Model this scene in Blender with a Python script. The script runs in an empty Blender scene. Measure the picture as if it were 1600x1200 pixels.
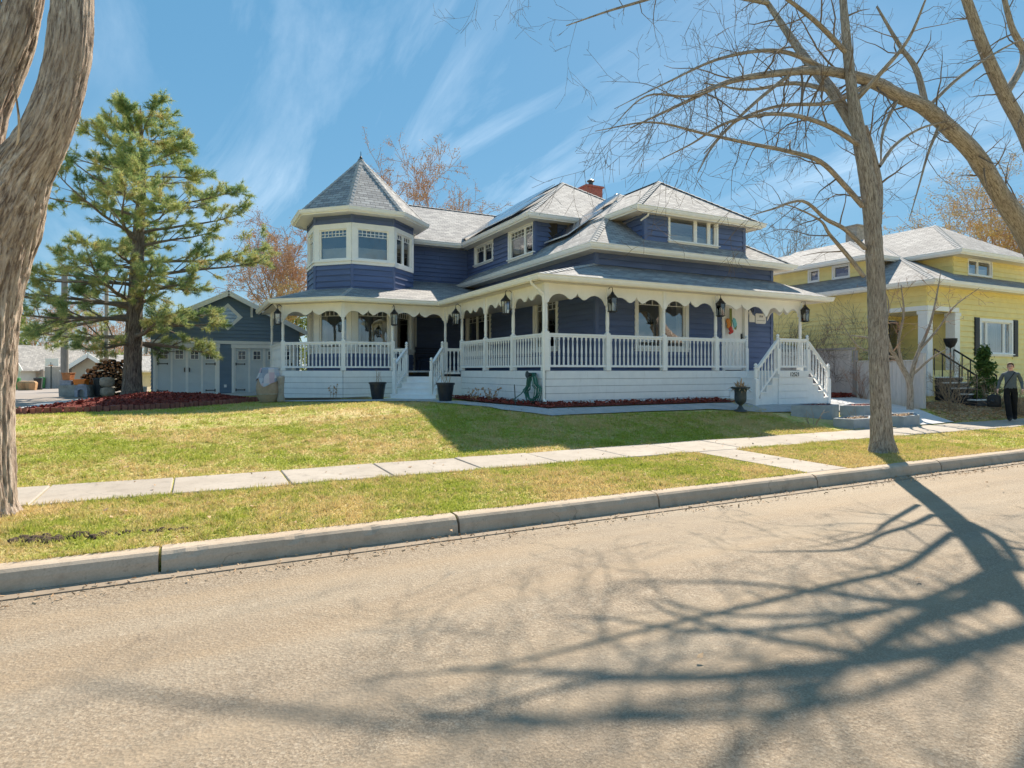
import bpy, bmesh, math, random
import numpy as np
from mathutils import Vector, Matrix, noise

R = math.radians
scene = bpy.context.scene
COL = scene.collection
random.seed(7)
# ------------------------------------------------------------------ camera, sky, sun, exposure
YAW = R(27.2)
EYE = 1.70
F = 965.0
cam_d = bpy.data.cameras.new('camera')
cam = bpy.data.objects.new('camera', cam_d)
COL.objects.link(cam)
cam.location = (0, 0, EYE)
cam.rotation_euler = (R(90), 0, -YAW)
cam_d.sensor_width = 36.0
cam_d.lens = 36.0 * F / 1600.0
cam_d.shift_y = -21.0 / 1600.0
cam_d.clip_start = 0.05
cam_d.clip_end = 4000
scene.camera = cam

SUN_AZ, SUN_EL = R(48.0), R(41.5)
SUN = Vector((math.sin(SUN_AZ) * math.cos(SUN_EL), math.cos(SUN_AZ) * math.cos(SUN_EL), math.sin(SUN_EL)))
sl = bpy.data.lights.new('sun', 'SUN')
sl.energy = 3.45
sl.angle = R(0.55)
sl.color = (1.0, 0.90, 0.76)
so = bpy.data.objects.new('sun', sl)
COL.objects.link(so)
so.rotation_euler = (-SUN).to_track_quat('-Z', 'Y').to_euler()
so.location = (30, 30, 40)

world = bpy.data.worlds.new('World')
scene.world = world
world.use_nodes = True
wn, wl = world.node_tree.nodes, world.node_tree.links
wn.clear()
w_out = wn.new('ShaderNodeOutputWorld')
w_bg = wn.new('ShaderNodeBackground')
w_bg.inputs['Strength'].default_value = 0.15
w_sky = wn.new('ShaderNodeTexSky')
w_sky.sky_type = 'NISHITA'
w_sky.sun_disc = False
w_sky.sun_elevation = SUN_EL
w_sky.sun_rotation = SUN_AZ
w_sky.altitude = 650
w_sky.air_density = 1.0
w_sky.dust_density = 0.15
w_sky.ozone_density = 1.6
# thin cirrus streaks, laid out on the dome by direction
w_tc = wn.new('ShaderNodeTexCoord')
w_sep = wn.new('ShaderNodeSeparateXYZ')
wl.new(w_tc.outputs['Generated'], w_sep.inputs[0])
def wmath(op, a, b=None):
    m = wn.new('ShaderNodeMath'); m.operation = op
    for i, x in enumerate((a, b)):
        if x is None: continue
        if isinstance(x, (int, float)): m.inputs[i].default_value = x
        else: wl.new(x, m.inputs[i])
    return m.outputs[0]
zc = wmath('ADD', wmath('MAXIMUM', w_sep.outputs['Z'], 0.02), 0.12)
px_, py_ = wmath('DIVIDE', w_sep.outputs['X'], zc), wmath('DIVIDE', w_sep.outputs['Y'], zc)
w_cmb = wn.new('ShaderNodeCombineXYZ')
wl.new(px_, w_cmb.inputs[0]); wl.new(py_, w_cmb.inputs[1])
w_map = wn.new('ShaderNodeMapping')
w_map.inputs['Rotation'].default_value = (0, 0, R(22))
w_map.inputs['Scale'].default_value = (1.9, 0.42, 1.0)
w_map.inputs['Location'].default_value = (2.3, 0.4, 0)
wl.new(w_cmb.outputs[0], w_map.inputs[0])
w_n1 = wn.new('ShaderNodeTexNoise')
w_n1.inputs['Scale'].default_value = 1.5
w_n1.inputs['Detail'].default_value = 9
w_n1.inputs['Roughness'].default_value = 0.62
w_n1.inputs['Distortion'].default_value = 0.7
wl.new(w_map.outputs[0], w_n1.inputs['Vector'])
w_n2 = wn.new('ShaderNodeTexNoise')
w_n2.inputs['Scale'].default_value = 0.55
w_n2.inputs['Detail'].default_value = 3
wl.new(w_cmb.outputs[0], w_n2.inputs['Vector'])
w_r1 = wn.new('ShaderNodeMapRange'); w_r1.inputs[1].default_value = 0.46; w_r1.inputs[2].default_value = 0.92
wl.new(w_n1.outputs['Fac'], w_r1.inputs[0])
w_r2 = wn.new('ShaderNodeMapRange'); w_r2.inputs[1].default_value = 0.40; w_r2.inputs[2].default_value = 0.62
wl.new(w_n2.outputs['Fac'], w_r2.inputs[0])
cl = wmath('MULTIPLY', wmath('MULTIPLY', w_r1.outputs[0], w_r2.outputs[0]), 0.46)
w_hsv = wn.new('ShaderNodeHueSaturation')
w_hsv.inputs['Hue'].default_value = 0.490
w_hsv.inputs['Saturation'].default_value = 1.8
w_hsv.inputs['Value'].default_value = 0.70
w_gam = wn.new('ShaderNodeGamma'); w_gam.inputs['Gamma'].default_value = 0.52
wl.new(w_sky.outputs[0], w_gam.inputs['Color']); wl.new(w_gam.outputs[0], w_hsv.inputs['Color'])
w_mix = wn.new('ShaderNodeMix'); w_mix.data_type = 'RGBA'
w_mix.inputs[7].default_value = (4.6, 4.9, 5.2, 1)
w_even = wn.new('ShaderNodeMix'); w_even.data_type = 'RGBA'; w_even.inputs[0].default_value = 0.40
w_even.inputs[7].default_value = (0.50, 1.28, 2.10, 1)
wl.new(w_hsv.outputs[0], w_even.inputs[6])
wl.new(cl, w_mix.inputs[0]); wl.new(w_even.outputs[2], w_mix.inputs[6])
wl.new(w_mix.outputs[2], w_bg.inputs['Color'])
wl.new(w_bg.outputs[0], w_out.inputs['Surface'])

scene.view_settings.view_transform = 'Standard'
scene.view_settings.look = 'None'
scene.view_settings.exposure = 1.32
scene.view_settings.gamma = 1.0
scene.view_settings.use_curve_mapping = False
scene.cycles.max_bounces = 8
scene.cycles.diffuse_bounces = 5
scene.cycles.glossy_bounces = 3
scene.cycles.transparent_max_bounces = 16
scene.cycles.use_denoising = True

# ------------------------------------------------------------------ where a point of the street lies
SA, CA = math.cos(YAW), math.sin(YAW)
def ray(px, py=579):
    X, Z = (px - 800) / F, (579 - py) / F
    return Vector((SA * X + CA, -CA * X + SA, Z))
def at_d(px, py, D): return Vector((0, 0, EYE)) + ray(px, py) * D
def at_v(px, v, py=579): r = ray(px, py); return Vector((0, 0, EYE)) + r * (v / r.y)
def at_u(px, u, py=579): r = ray(px, py); return Vector((0, 0, EYE)) + r * (u / r.x)
def at_z(px, py, z): r = ray(px, py); return Vector((0, 0, EYE)) + r * ((z - EYE) / r.z)

def sstep(a, b, x):
    t = min(1.0, max(0.0, (x - a) / (b - a))); return t * t * (3 - 2 * t)
def lerp(a, b, t): return a + (b - a) * t

KV, WV0, WV1 = 5.95, 8.45, 9.65          # kerb face, near and far edge of the sidewalk
def gz(u, v):
    """height of the ground"""
    if v < -6.4: return 0.12
    if v < KV + 0.09: return -0.06
    if v < WV1:
        return 0.165 + 0.055 * (v - KV) / (WV1 - KV)
    t = sstep(1.0, 8.0, u)
    ve = lerp(15.2, 13.0, t)
    ve = lerp(ve, 13.6, sstep(17.0, 20.0, u))
    top = lerp(0.68, 0.82, sstep(-1.0, 6.0, u))
    top = lerp(top, 0.74, sstep(17.0, 19.0, u))
    q = min(1.0, (v - WV1) / (ve - WV1))
    h = 0.22 + (top - 0.22) * (0.55 * q + 0.45 * (q * q * (3 - 2 * q)))
    h += 0.012 * noise.noise(Vector((u * 0.7, v * 0.7, 0)))
    far = sstep(30, 62, v)
    return lerp(h, 0.0, far)

# ------------------------------------------------------------------ mesh helpers
ORG = {}
def org(o): return ORG.get(o.name, Vector((0, 0, 0))) if o else Vector((0, 0, 0))
def place(name, data, parent=None, loc=(0, 0, 0), rot=None, scale=None):
    o = bpy.data.objects.new(name, data)
    COL.objects.link(o)
    ORG[o.name] = Vector(loc)
    if parent is not None: o.parent = parent
    o.location = Vector(loc) - org(parent)
    if rot is not None: o.rotation_euler = rot
    if scale is not None: o.scale = scale
    return o
def thing(name, label, cat, loc=(0, 0, 0), group=None):
    o = place(name, None, None, loc)
    o.empty_display_size = 0.2
    return tag(o, label, cat, group)
def tag(o, label=None, cat=None, group=None, kind=None):
    if label: o['label'] = label
    if cat: o['category'] = cat
    if group: o['group'] = group
    if kind: o['kind'] = kind
    return o
def empty(name, parent, loc=None):
    return place(name, None, parent, org(parent) if loc is None else loc)

class Fr:
    """a wall's frame: s along the wall (left to right seen from outside), o outwards, z up"""
    def __init__(self, p0, p1):
        self.p = Vector((p0[0], p0[1], 0)); d = Vector((p1[0] - p0[0], p1[1] - p0[1], 0))
        self.L = d.length; self.t = d.normalized(); self.n = Vector((self.t.y, -self.t.x, 0))
    def P(self, s, o, z): return self.p + self.t * s + self.n * o + Vector((0, 0, z))

BOXF = [(0, 3, 2, 1), (4, 5, 6, 7), (0, 1, 5, 4), (1, 2, 6, 5), (2, 3, 7, 6), (3, 0, 4, 7)]
class MB:
    def __init__(s): s.v, s.f, s.m, s.uv, s.att = [], [], [], None, None
    def add(s, vs, fs, mi=0):
        b = len(s.v); s.v += [tuple(x) for x in vs]
        for f in fs: s.f.append(tuple(b + i for i in f)); s.m.append(mi)
        return s
    def box(s, x0, x1, y0, y1, z0, z1, mi=0):
        return s.add([(x0, y0, z0), (x1, y0, z0), (x1, y1, z0), (x0, y1, z0), (x0, y0, z1), (x1, y0, z1), (x1, y1, z1), (x0, y1, z1)], BOXF, mi)
    def fbox(s, fr, s0, s1, o0, o1, z0, z1, mi=0):
        P = fr.P
        return s.add([P(s0, o1, z0), P(s1, o1, z0), P(s1, o0, z0), P(s0, o0, z0), P(s0, o1, z1), P(s1, o1, z1), P(s1, o0, z1), P(s0, o0, z1)], BOXF, mi)
    def beam(s, a, b, w, h, mi=0, up=Vector((0, 0, 1))):
        a, b = Vector(a), Vector(b); t = (b - a).normalized()
        x = t.cross(up)
        if x.length < 1e-4: x = t.cross(Vector((0, 1, 0)))
        x = x.normalized() * w / 2; y = x.cross(t).normalized() * h / 2
        return s.add([a - x - y, a + x - y, b + x - y, b - x - y, a - x + y, a + x + y, b + x + y, b - x + y], BOXF, mi)
    def prism(s, pts, d, mi=0):
        """closed polygon pts (3D) pushed along d"""
        n = len(pts); d = Vector(d); A = [Vector(p) for p in pts]
        vs = A + [p + d for p in A]
        fs = [tuple(range(n)), tuple(range(2 * n - 1, n - 1, -1))] + [(i, i + n, (i + 1) % n + n, (i + 1) % n) for i in range(n)]
        return s.add(vs, fs, mi)
    def tube(s, pts, rad, n=6, mi=0, cap=True):
        pts = [Vector(p) for p in pts]
        if isinstance(rad, (int, float)): rad = [rad] * len(pts)
        vs, fs = [], []
        x = None
        for i, p in enumerate(pts):
            t = (pts[min(i + 1, len(pts) - 1)] - pts[max(i - 1, 0)])
            t = t.normalized() if t.length > 1e-7 else Vector((0, 0, 1))
            if x is None: x = t.cross(Vector((0, 0, 1)) if abs(t.z) < 0.9 else Vector((1, 0, 0))).normalized()
            else:
                x = x - t * x.dot(t)
                x = x.normalized() if x.length > 1e-6 else t.orthogonal().normalized()
            y = t.cross(x)
            for k in range(n):
                a = 2 * math.pi * k / n
                vs.append(p + (x * math.cos(a) + y * math.sin(a)) * rad[i])
        for i in range(len(pts) - 1):
            for k in range(n):
                a, b = i * n + k, i * n + (k + 1) % n
                fs.append((a, b, b + n, a + n))
        if cap:
            fs.append(tuple(range(n - 1, -1, -1))); fs.append(tuple(range((len(pts) - 1) * n, len(pts) * n)))
        return s.add(vs, fs, mi)
    def lathe(s, prof, n=12, c=(0, 0, 0), mi=0, cap=True, rot=0.0):
        vs, fs = [], []
        for r, z in prof:
            for k in range(n):
                a = 2 * math.pi * (k + rot) / n
                vs.append((c[0] + r * math.cos(a), c[1] + r * math.sin(a), c[2] + z))
        for i in range(len(prof) - 1):
            for k in range(n):
                a, b = i * n + k, i * n + (k + 1) % n
                fs.append((a, b, b + n, a + n))
        if cap:
            fs.append(tuple(range(n - 1, -1, -1))); fs.append(tuple(range((len(prof) - 1) * n, len(prof) * n)))
        return s.add(vs, fs, mi)
    def mesh(s, name, mats, off=Vector((0, 0, 0)), smooth=False):
        me = bpy.data.meshes.new(name)
        me.from_pydata([(v[0] - off[0], v[1] - off[1], v[2] - off[2]) for v in s.v], [], s.f)
        for m in (mats if isinstance(mats, (list, tuple)) else [mats]): me.materials.append(m)
        if isinstance(mats, (list, tuple)) and len(mats) > 1: me.polygons.foreach_set('material_index', s.m)
        if smooth: me.polygons.foreach_set('use_smooth', [True] * len(me.polygons))
        if s.uv:
            l = me.uv_layers.new(name='UVMap'); l.data.foreach_set('uv', s.uv)
        if s.att and len(s.att) == len(s.v):
            at = me.attributes.new('bark_co', 'FLOAT_VECTOR', 'POINT'); at.data.foreach_set('vector', [c for q in s.att for c in q])
        me.update()
        return me
    def build(s, name, mats, parent=None, loc=None, smooth=False):
        loc = Vector(loc) if loc is not None else org(parent)
        return place(name, s.mesh(name, mats, loc, smooth), parent, loc)

def np_mesh(name, verts, tris, mat, loc=(0, 0, 0), parent=None, midx=None):
    """large triangle soups"""
    me = bpy.data.meshes.new(name)
    n, k = len(tris), tris.shape[1]
    me.vertices.add(len(verts)); me.vertices.foreach_set('co', (verts - np.array(loc)).astype(np.float32).ravel())
    me.loops.add(n * k); me.loops.foreach_set('vertex_index', tris.astype(np.int32).ravel())
    me.polygons.add(n)
    me.polygons.foreach_set('loop_start', np.arange(0, n * k, k, dtype=np.int32))
    for m in (mat if isinstance(mat, (list, tuple)) else [mat]): me.materials.append(m)
    if midx is not None: me.polygons.foreach_set('material_index', midx.astype(np.int32))
    me.update(calc_edges=True)
    return place(name, me, parent, loc)

# ------------------------------------------------------------------ materials
class NT:
    def __init__(s, name):
        s.m = bpy.data.materials.new(name); s.m.use_nodes = True
        s.n, s.l = s.m.node_tree.nodes, s.m.node_tree.links
        s.b = s.n['Principled BSDF']
    def new(s, t, **kw):
        x = s.n.new(t)
        for k, v in kw.items():
            if k in x.inputs: x.inputs[k].default_value = v
            else: setattr(x, k, v)
        return x
    def noise(s, vec, scale, detail=4, rough=0.55, dist=0.0):
        x = s.new('ShaderNodeTexNoise'); x.inputs['Scale'].default_value = scale; x.inputs['Detail'].default_value = detail
        x.inputs['Roughness'].default_value = rough; x.inputs['Distortion'].default_value = dist
        if vec is not None: s.l.new(vec, x.inputs['Vector'])
        return x.outputs['Fac']
    def pos(s, scale=(1, 1, 1), obj=False, rot=(0, 0, 0)):
        if obj: o = s.new('ShaderNodeTexCoord').outputs['Object']
        else: o = s.new('ShaderNodeNewGeometry').outputs['Position']
        mp = s.new('ShaderNodeMapping'); mp.inputs['Scale'].default_value = scale; mp.inputs['Rotation'].default_value = rot
        s.l.new(o, mp.inputs[0]); return mp.outputs[0]
    def ramp(s, fac, stops):
        r = s.new('ShaderNodeValToRGB'); e = r.color_ramp.elements
        while len(e) < len(stops): e.new(0.5)
        for i, (p, c) in enumerate(stops): e[i].position = p; e[i].color = (*c, 1) if len(c) == 3 else c
        s.l.new(fac, r.inputs[0]); return r.outputs[0]
    def mix(s, fac, a, b, mode='MIX'):
        x = s.new('ShaderNodeMix'); x.data_type = 'RGBA'; x.blend_type = mode
        for i, q in ((0, fac), (6, a), (7, b)):
            if isinstance(q, (int, float)): x.inputs[i].default_value = q
            elif isinstance(q, tuple): x.inputs[i].default_value = (*q, 1) if len(q) == 3 else q
            else: s.l.new(q, x.inputs[i])
        return x.outputs[2]
    def rng(s, f, a, b, c=0.0, d=1.0):
        x = s.new('ShaderNodeMapRange')
        for i, q in ((1, a), (2, b), (3, c), (4, d)): x.inputs[i].default_value = q
        s.l.new(f, x.inputs[0]); return x.outputs[0]
    def math(s, op, a, b=None):
        m = s.new('ShaderNodeMath'); m.operation = op
        for i, x in enumerate((a, b)):
            if x is None: continue
            if isinstance(x, (int, float)): m.inputs[i].default_value = x
            else: s.l.new(x, m.inputs[i])
        return m.outputs[0]
    def color(s, c): s.l.new(c, s.b.inputs['Base Color'])
    def bump(s, h, strength=0.4, dist=0.02):
        x = s.new('ShaderNodeBump'); x.inputs['Strength'].default_value = strength; x.inputs['Distance'].default_value = dist
        s.l.new(h, x.inputs['Height']); s.l.new(x.outputs[0], s.b.inputs['Normal'])
    def rough(s, r, spec=0.5):
        s.b.inputs['Roughness'].default_value = r; s.b.inputs['Specular IOR Level'].default_value = spec
    def rnd(s): return s.new('ShaderNodeObjectInfo').outputs['Random']

M = {}
def plain(name, col, rough=0.6, var=0.12, scale=6.0, metal=0.0, spec=0.4, bump=0.0, perobj=0.0, stretch=(1, 1, 1)):
    t = NT(name); p = t.pos(stretch)
    n = t.noise(p, scale, 5, 0.6)
    d = tuple(c * (1 - var) for c in col); l = tuple(min(1, c * (1 + var)) for c in col)
    c = t.ramp(n, [(0.3, d), (0.7, l)])
    if perobj: c = t.mix(t.rng(t.rnd(), 0, 1, 0, perobj), c, tuple(x * 0.55 for x in col))
    t.color(c); t.rough(rough, spec); t.b.inputs['Metallic'].default_value = metal
    if bump: t.bump(t.noise(p, scale * 6, 4, 0.7), bump, 0.01)
    M[name] = t.m
    return t.m

plain('navy', (0.112, 0.156, 0.30), 0.55, 0.16, 2.2, perobj=0.22, bump=0.12, stretch=(0.5, 0.5, 3))
plain('navy_trim', (0.106, 0.148, 0.285), 0.5, 0.08, 3)
plain('garage_blue', (0.18, 0.255, 0.35), 0.55, 0.10, 2.2, perobj=0.15, bump=0.1, stretch=(0.5, 0.5, 3))
t = NT('white_paint'); p = t.pos()
c = t.ramp(t.noise(p, 5, 4), [(0.3, (0.86, 0.86, 0.86)), (0.7, (0.93, 0.93, 0.92))])
c = t.mix(t.rng(t.rnd(), 0, 1, 0, 0.10), c, (0.62, 0.62, 0.60))
c = t.mix(t.rng(t.noise(t.pos((9, 9, 1.2)), 1.3, 5, .7), 0.58, 0.78, 0, 0.35), c, (0.52, 0.49, 0.44))
c = t.mix(t.rng(t.noise(p, 40, 4, .75), 0.66, 0.74, 0, 0.5), c, (0.45, 0.42, 0.38))
t.color(c); t.rough(0.5, 0.35); t.bump(t.noise(p, 30, 4, .7), 0.08, 0.01); M['white_paint'] = t.m
plain('white_trim', (0.92, 0.91, 0.88), 0.42, 0.04, 5)
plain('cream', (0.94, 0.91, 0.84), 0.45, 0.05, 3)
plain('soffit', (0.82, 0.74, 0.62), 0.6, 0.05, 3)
plain('yellow', (0.95, 0.79, 0.33), 0.55, 0.07, 3, perobj=0.14, bump=0.08)
plain('pale_door', (0.66, 0.71, 0.74), 0.45, 0.05, 3)
plain('black_metal', (0.018, 0.020, 0.024), 0.4, 0.2, 10, spec=0.5)
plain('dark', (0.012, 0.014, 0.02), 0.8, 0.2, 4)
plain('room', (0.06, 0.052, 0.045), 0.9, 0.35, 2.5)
plain('blind_or_glare', (0.62, 0.60, 0.56), 0.8, 0.1, 4)
plain('curtain', (0.45, 0.42, 0.38), 0.9, 0.3, 9, stretch=(6, 6, 0.3))
plain('black_pot', (0.022, 0.026, 0.034), 0.4, 0.3, 6)
plain('tan_pot', (0.42, 0.30, 0.21), 0.7, 0.15, 8, bump=0.2)
plain('green_hose', (0.035, 0.17, 0.125), 0.35, 0.2, 8)
plain('iron', (0.05, 0.065, 0.07), 0.45, 0.3, 8, bump=0.2)
plain('brick_red', (0.30, 0.115, 0.09), 0.85, 0.3, 14, perobj=0.6, bump=0.4)
plain('old_wood', (0.40, 0.375, 0.355), 0.8, 0.18, 7, perobj=0.35, bump=0.3, stretch=(3, 3, 0.4))
plain('log_bark', (0.055, 0.038, 0.028), 0.95, 0.4, 14, bump=0.5)
plain('log_end', (0.34, 0.16, 0.07), 0.85, 0.4, 9, perobj=0.8)
plain('orange', (0.75, 0.22, 0.035), 0.5, 0.1, 6)
plain('terracotta', (0.50, 0.20, 0.08), 0.7, 0.25, 6)
plain('paper_bag', (0.50, 0.29, 0.14), 0.85, 0.2, 9, bump=0.3)
plain('bin_green', (0.07, 0.26, 0.075), 0.45, 0.15, 4)
plain('bin_dark', (0.03, 0.035, 0.04), 0.5, 0.2, 4)
plain('stone_grey', (0.30, 0.315, 0.30), 0.85, 0.25, 7, bump=0.5)
plain('boulder', (0.30, 0.33, 0.40), 0.9, 0.3, 7, bump=0.6)
plain('boulder_tan', (0.40, 0.34, 0.28), 0.9, 0.3, 7, bump=0.6)
plain('pole_wood', (0.27, 0.25, 0.23), 0.9, 0.25, 8, bump=0.5, stretch=(4, 4, 0.4))
plain('far_siding', (0.62, 0.60, 0.54), 0.8, 0.1, 1)
plain('far_siding_tan', (0.55, 0.48, 0.38), 0.8, 0.1, 1)
plain('far_fence', (0.45, 0.38, 0.32), 0.85, 0.25, 2, perobj=0.3)
plain('planter_grey', (0.30, 0.335, 0.36), 0.8, 0.15, 5, bump=0.3)
plain('sweater', (0.115, 0.14, 0.155), 0.9, 0.15, 30, bump=0.2)
plain('trousers', (0.008, 0.008, 0.010), 0.85, 0.3, 20)
plain('skin', (0.80, 0.48, 0.38), 0.55, 0.06, 12)
plain('hair', (0.42, 0.32, 0.24), 0.7, 0.3, 60)
plain('shoe', (0.05, 0.045, 0.045), 0.6, 0.3, 20)
plain('bag', (0.012, 0.014, 0.018), 0.55, 0.4, 14, bump=0.5)
plain('dry_stem', (0.36, 0.26, 0.17), 0.9, 0.3, 20)
plain('dry_leaf', (0.50, 0.33, 0.19), 0.9, 0.4, 20)
plain('solar', (0.035, 0.05, 0.085), 0.12, 0.15, 5, spec=0.8)
plain('solar_frame', (0.72, 0.74, 0.76), 0.35, 0.05, 5, metal=0.6)
plain('shutter_black', (0.014, 0.018, 0.03), 0.5, 0.2, 5)
plain('sign_white', (0.80, 0.79, 0.77), 0.5, 0.04, 5)
plain('ink', (0.012, 0.012, 0.014), 0.6, 0.1, 5)
plain('wr_green', (0.22, 0.26, 0.08), 0.8, 0.3, 30)
plain('wr_red', (0.62, 0.07, 0.06), 0.7, 0.3, 30)
plain('wr_orange', (0.75, 0.28, 0.06), 0.7, 0.3, 30)
plain('wr_blue', (0.22, 0.60, 0.68), 0.7, 0.2, 30)
plain('deck_wood', (0.52, 0.51, 0.50), 0.7, 0.2, 3)
plain('bench_blue', (0.045, 0.06, 0.11), 0.6, 0.2, 5)
plain('asphalt_far', (0.36, 0.31, 0.27), 0.9, 0.15, 0.4)
plain('bulb', (0.9, 0.88, 0.8), 0.3, 0.02, 5)

def glass_mat(name, tint, gl=0.0):
    t = NT(name); t.n.remove(t.b)
    fr = t.new('ShaderNodeFresnel'); fr.inputs['IOR'].default_value = 1.75
    tr = t.new('ShaderNodeBsdfTransparent'); tr.inputs['Color'].default_value = (*tint, 1)
    gs = t.new('ShaderNodeBsdfGlossy'); gs.inputs['Roughness'].default_value = 0.015; gs.inputs['Color'].default_value = (0.95, 0.97, 1, 1)
    bp = t.new('ShaderNodeBump'); bp.inputs['Strength'].default_value = 0.05; bp.inputs['Distance'].default_value = 0.02
    t.l.new(t.noise(t.pos(), 1.7, 2), bp.inputs['Height']); t.l.new(bp.outputs[0], gs.inputs['Normal'])
    mx = t.new('ShaderNodeMixShader')
    t.l.new(t.math('MINIMUM', t.math('ADD', t.math('MULTIPLY', fr.outputs[0], 1.5), gl), 1.0), mx.inputs[0]); t.l.new(tr.outputs[0], mx.inputs[1]); t.l.new(gs.outputs[0], mx.inputs[2])
    t.l.new(mx.outputs[0], t.n['Material Output'].inputs[0])
    M[name] = t.m
glass_mat('glass', (0.80, 0.84, 0.84), 0.10)
glass_mat('lamp_glass', (0.9, 0.92, 0.92), 0.0)

def shingle_mat(name, dark, light):
    t = NT(name)
    uv = t.new('ShaderNodeUVMap').outputs[0]
    br = t.new('ShaderNodeTexBrick'); br.offset = 0.5; br.squash = 1.0
    t.l.new(uv, br.inputs['Vector'])
    br.inputs['Scale'].default_value = 1.0; br.inputs['Brick Width'].default_value = 0.33; br.inputs['Row Height'].default_value = 0.15
    br.inputs['Mortar Size'].default_value = 0.012; br.inputs['Mortar Smooth'].default_value = 0.1; br.inputs['Bias'].default_value = 0.0
    br.inputs['Color1'].default_value = (*dark, 1); br.inputs['Color2'].default_value = (*light, 1)
    br.inputs['Mortar'].default_value = tuple(c * 0.35 for c in dark) + (1,)
    n = t.noise(uv, 26, 4, 0.7); n2 = t.noise(uv, 0.6, 3)
    c = t.mix(0.4, br.outputs['Color'], t.ramp(n, [(0.3, tuple(x * 0.5 for x in dark)), (0.7, tuple(min(1, x * 1.25) for x in light))]))
    c = t.mix(t.rng(n2, 0.35, 0.7, 0, 0.3), c, tuple(x * 0.7 for x in dark))
    t.color(c); t.rough(0.9, 0.25)
    # each course lies over the one below: a saw-tooth along the slope
    sx = t.new('ShaderNodeSeparateXYZ'); t.l.new(uv, sx.inputs[0])
    saw = t.math('SUBTRACT', 1.0, t.math('FRACT', t.math('DIVIDE', sx.outputs['Y'], 0.15)))
    h = t.math('ADD', t.math('MULTIPLY', saw, 1.0), t.math('ADD', t.math('MULTIPLY', br.outputs['Fac'], -0.5), t.math('MULTIPLY', n, 0.35)))
    t.bump(h, 1.0, 0.03)
    M[name] = t.m
shingle_mat('shingle', (0.20, 0.20, 0.21), (0.58, 0.56, 0.53))
plain('cap_shingle', (0.40, 0.39, 0.38), 0.9, 0.25, 9, bump=.4)
shingle_mat('shingle_light', (0.24, 0.235, 0.235), (0.52, 0.50, 0.48))

# road: worn warm-grey asphalt with fine aggregate, wheel wear and sand by the kerb
t = NT('asphalt'); p = t.pos()
agg = t.noise(p, 80, 4, 0.8); med = t.noise(p, 9, 5, 0.65); big = t.noise(t.pos((0.12, 0.9, 1)), 1.1, 4, 0.6)
vor = t.new('ShaderNodeTexVoronoi'); vor.inputs['Scale'].default_value = 46; t.l.new(p, vor.inputs['Vector'])
c = t.ramp(agg, [(0.32, (0.12, 0.088, 0.06)), (0.52, (0.32, 0.245, 0.168)), (0.70, (0.58, 0.485, 0.365))])
c = t.mix(t.rng(vor.outputs['Color'], 0.62, 0.95, 0, 0.5), c, (0.50, 0.42, 0.325))
c = t.mix(t.rng(med, 0.35, 0.72, 0, 0.35), c, (0.21, 0.158, 0.108))
streak = t.noise(t.pos((0.045, 1.5, 1)), 1.0, 5, 0.6)
c = t.mix(t.rng(streak, 0.45, 0.62, 0, 0.6), c, (0.38, 0.28, 0.18))
c = t.mix(t.rng(big, 0.44, 0.66, 0, 0.45), c, (0.43, 0.36, 0.27))
c = t.mix(t.rng(t.noise(t.pos((.5, .8, 1)), .55, 5, .65), 0.50, 0.64, 0, 0.45), c, (0.235, 0.195, 0.15))
c = t.mix(t.rng(t.noise(p, 2.3, 6, .7), 0.63, 0.70, 0, 0.5), c, (0.16, 0.125, 0.095))
ck = t.new('ShaderNodeTexVoronoi'); ck.feature = 'DISTANCE_TO_EDGE'; ck.inputs['Scale'].default_value = 0.42
dv = t.new('ShaderNodeVectorMath'); dv.operation = 'ADD'; nz = t.new('ShaderNodeTexNoise'); nz.inputs['Scale'].default_value = 2.2; nz.inputs['Detail'].default_value = 6; t.l.new(p, nz.inputs['Vector'])
t.l.new(p, dv.inputs[0]); t.l.new(nz.outputs['Color'], dv.inputs[1]); t.l.new(dv.outputs[0], ck.inputs['Vector'])
cm_ = t.math('MULTIPLY', t.rng(ck.outputs['Distance'], 0.006, 0.0, 0, 1), t.rng(t.noise(p, .8, 3), 0.50, 0.58, 0, 0.30))
c = t.mix(cm_, c, (0.06, 0.048, 0.04))
t.color(c); t.rough(0.85, 0.3)
t.bump(t.math('ADD', agg, t.math('MULTIPLY', vor.outputs['Distance'], 0.8)), 0.55, 0.012)
M['asphalt'] = t.m

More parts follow.
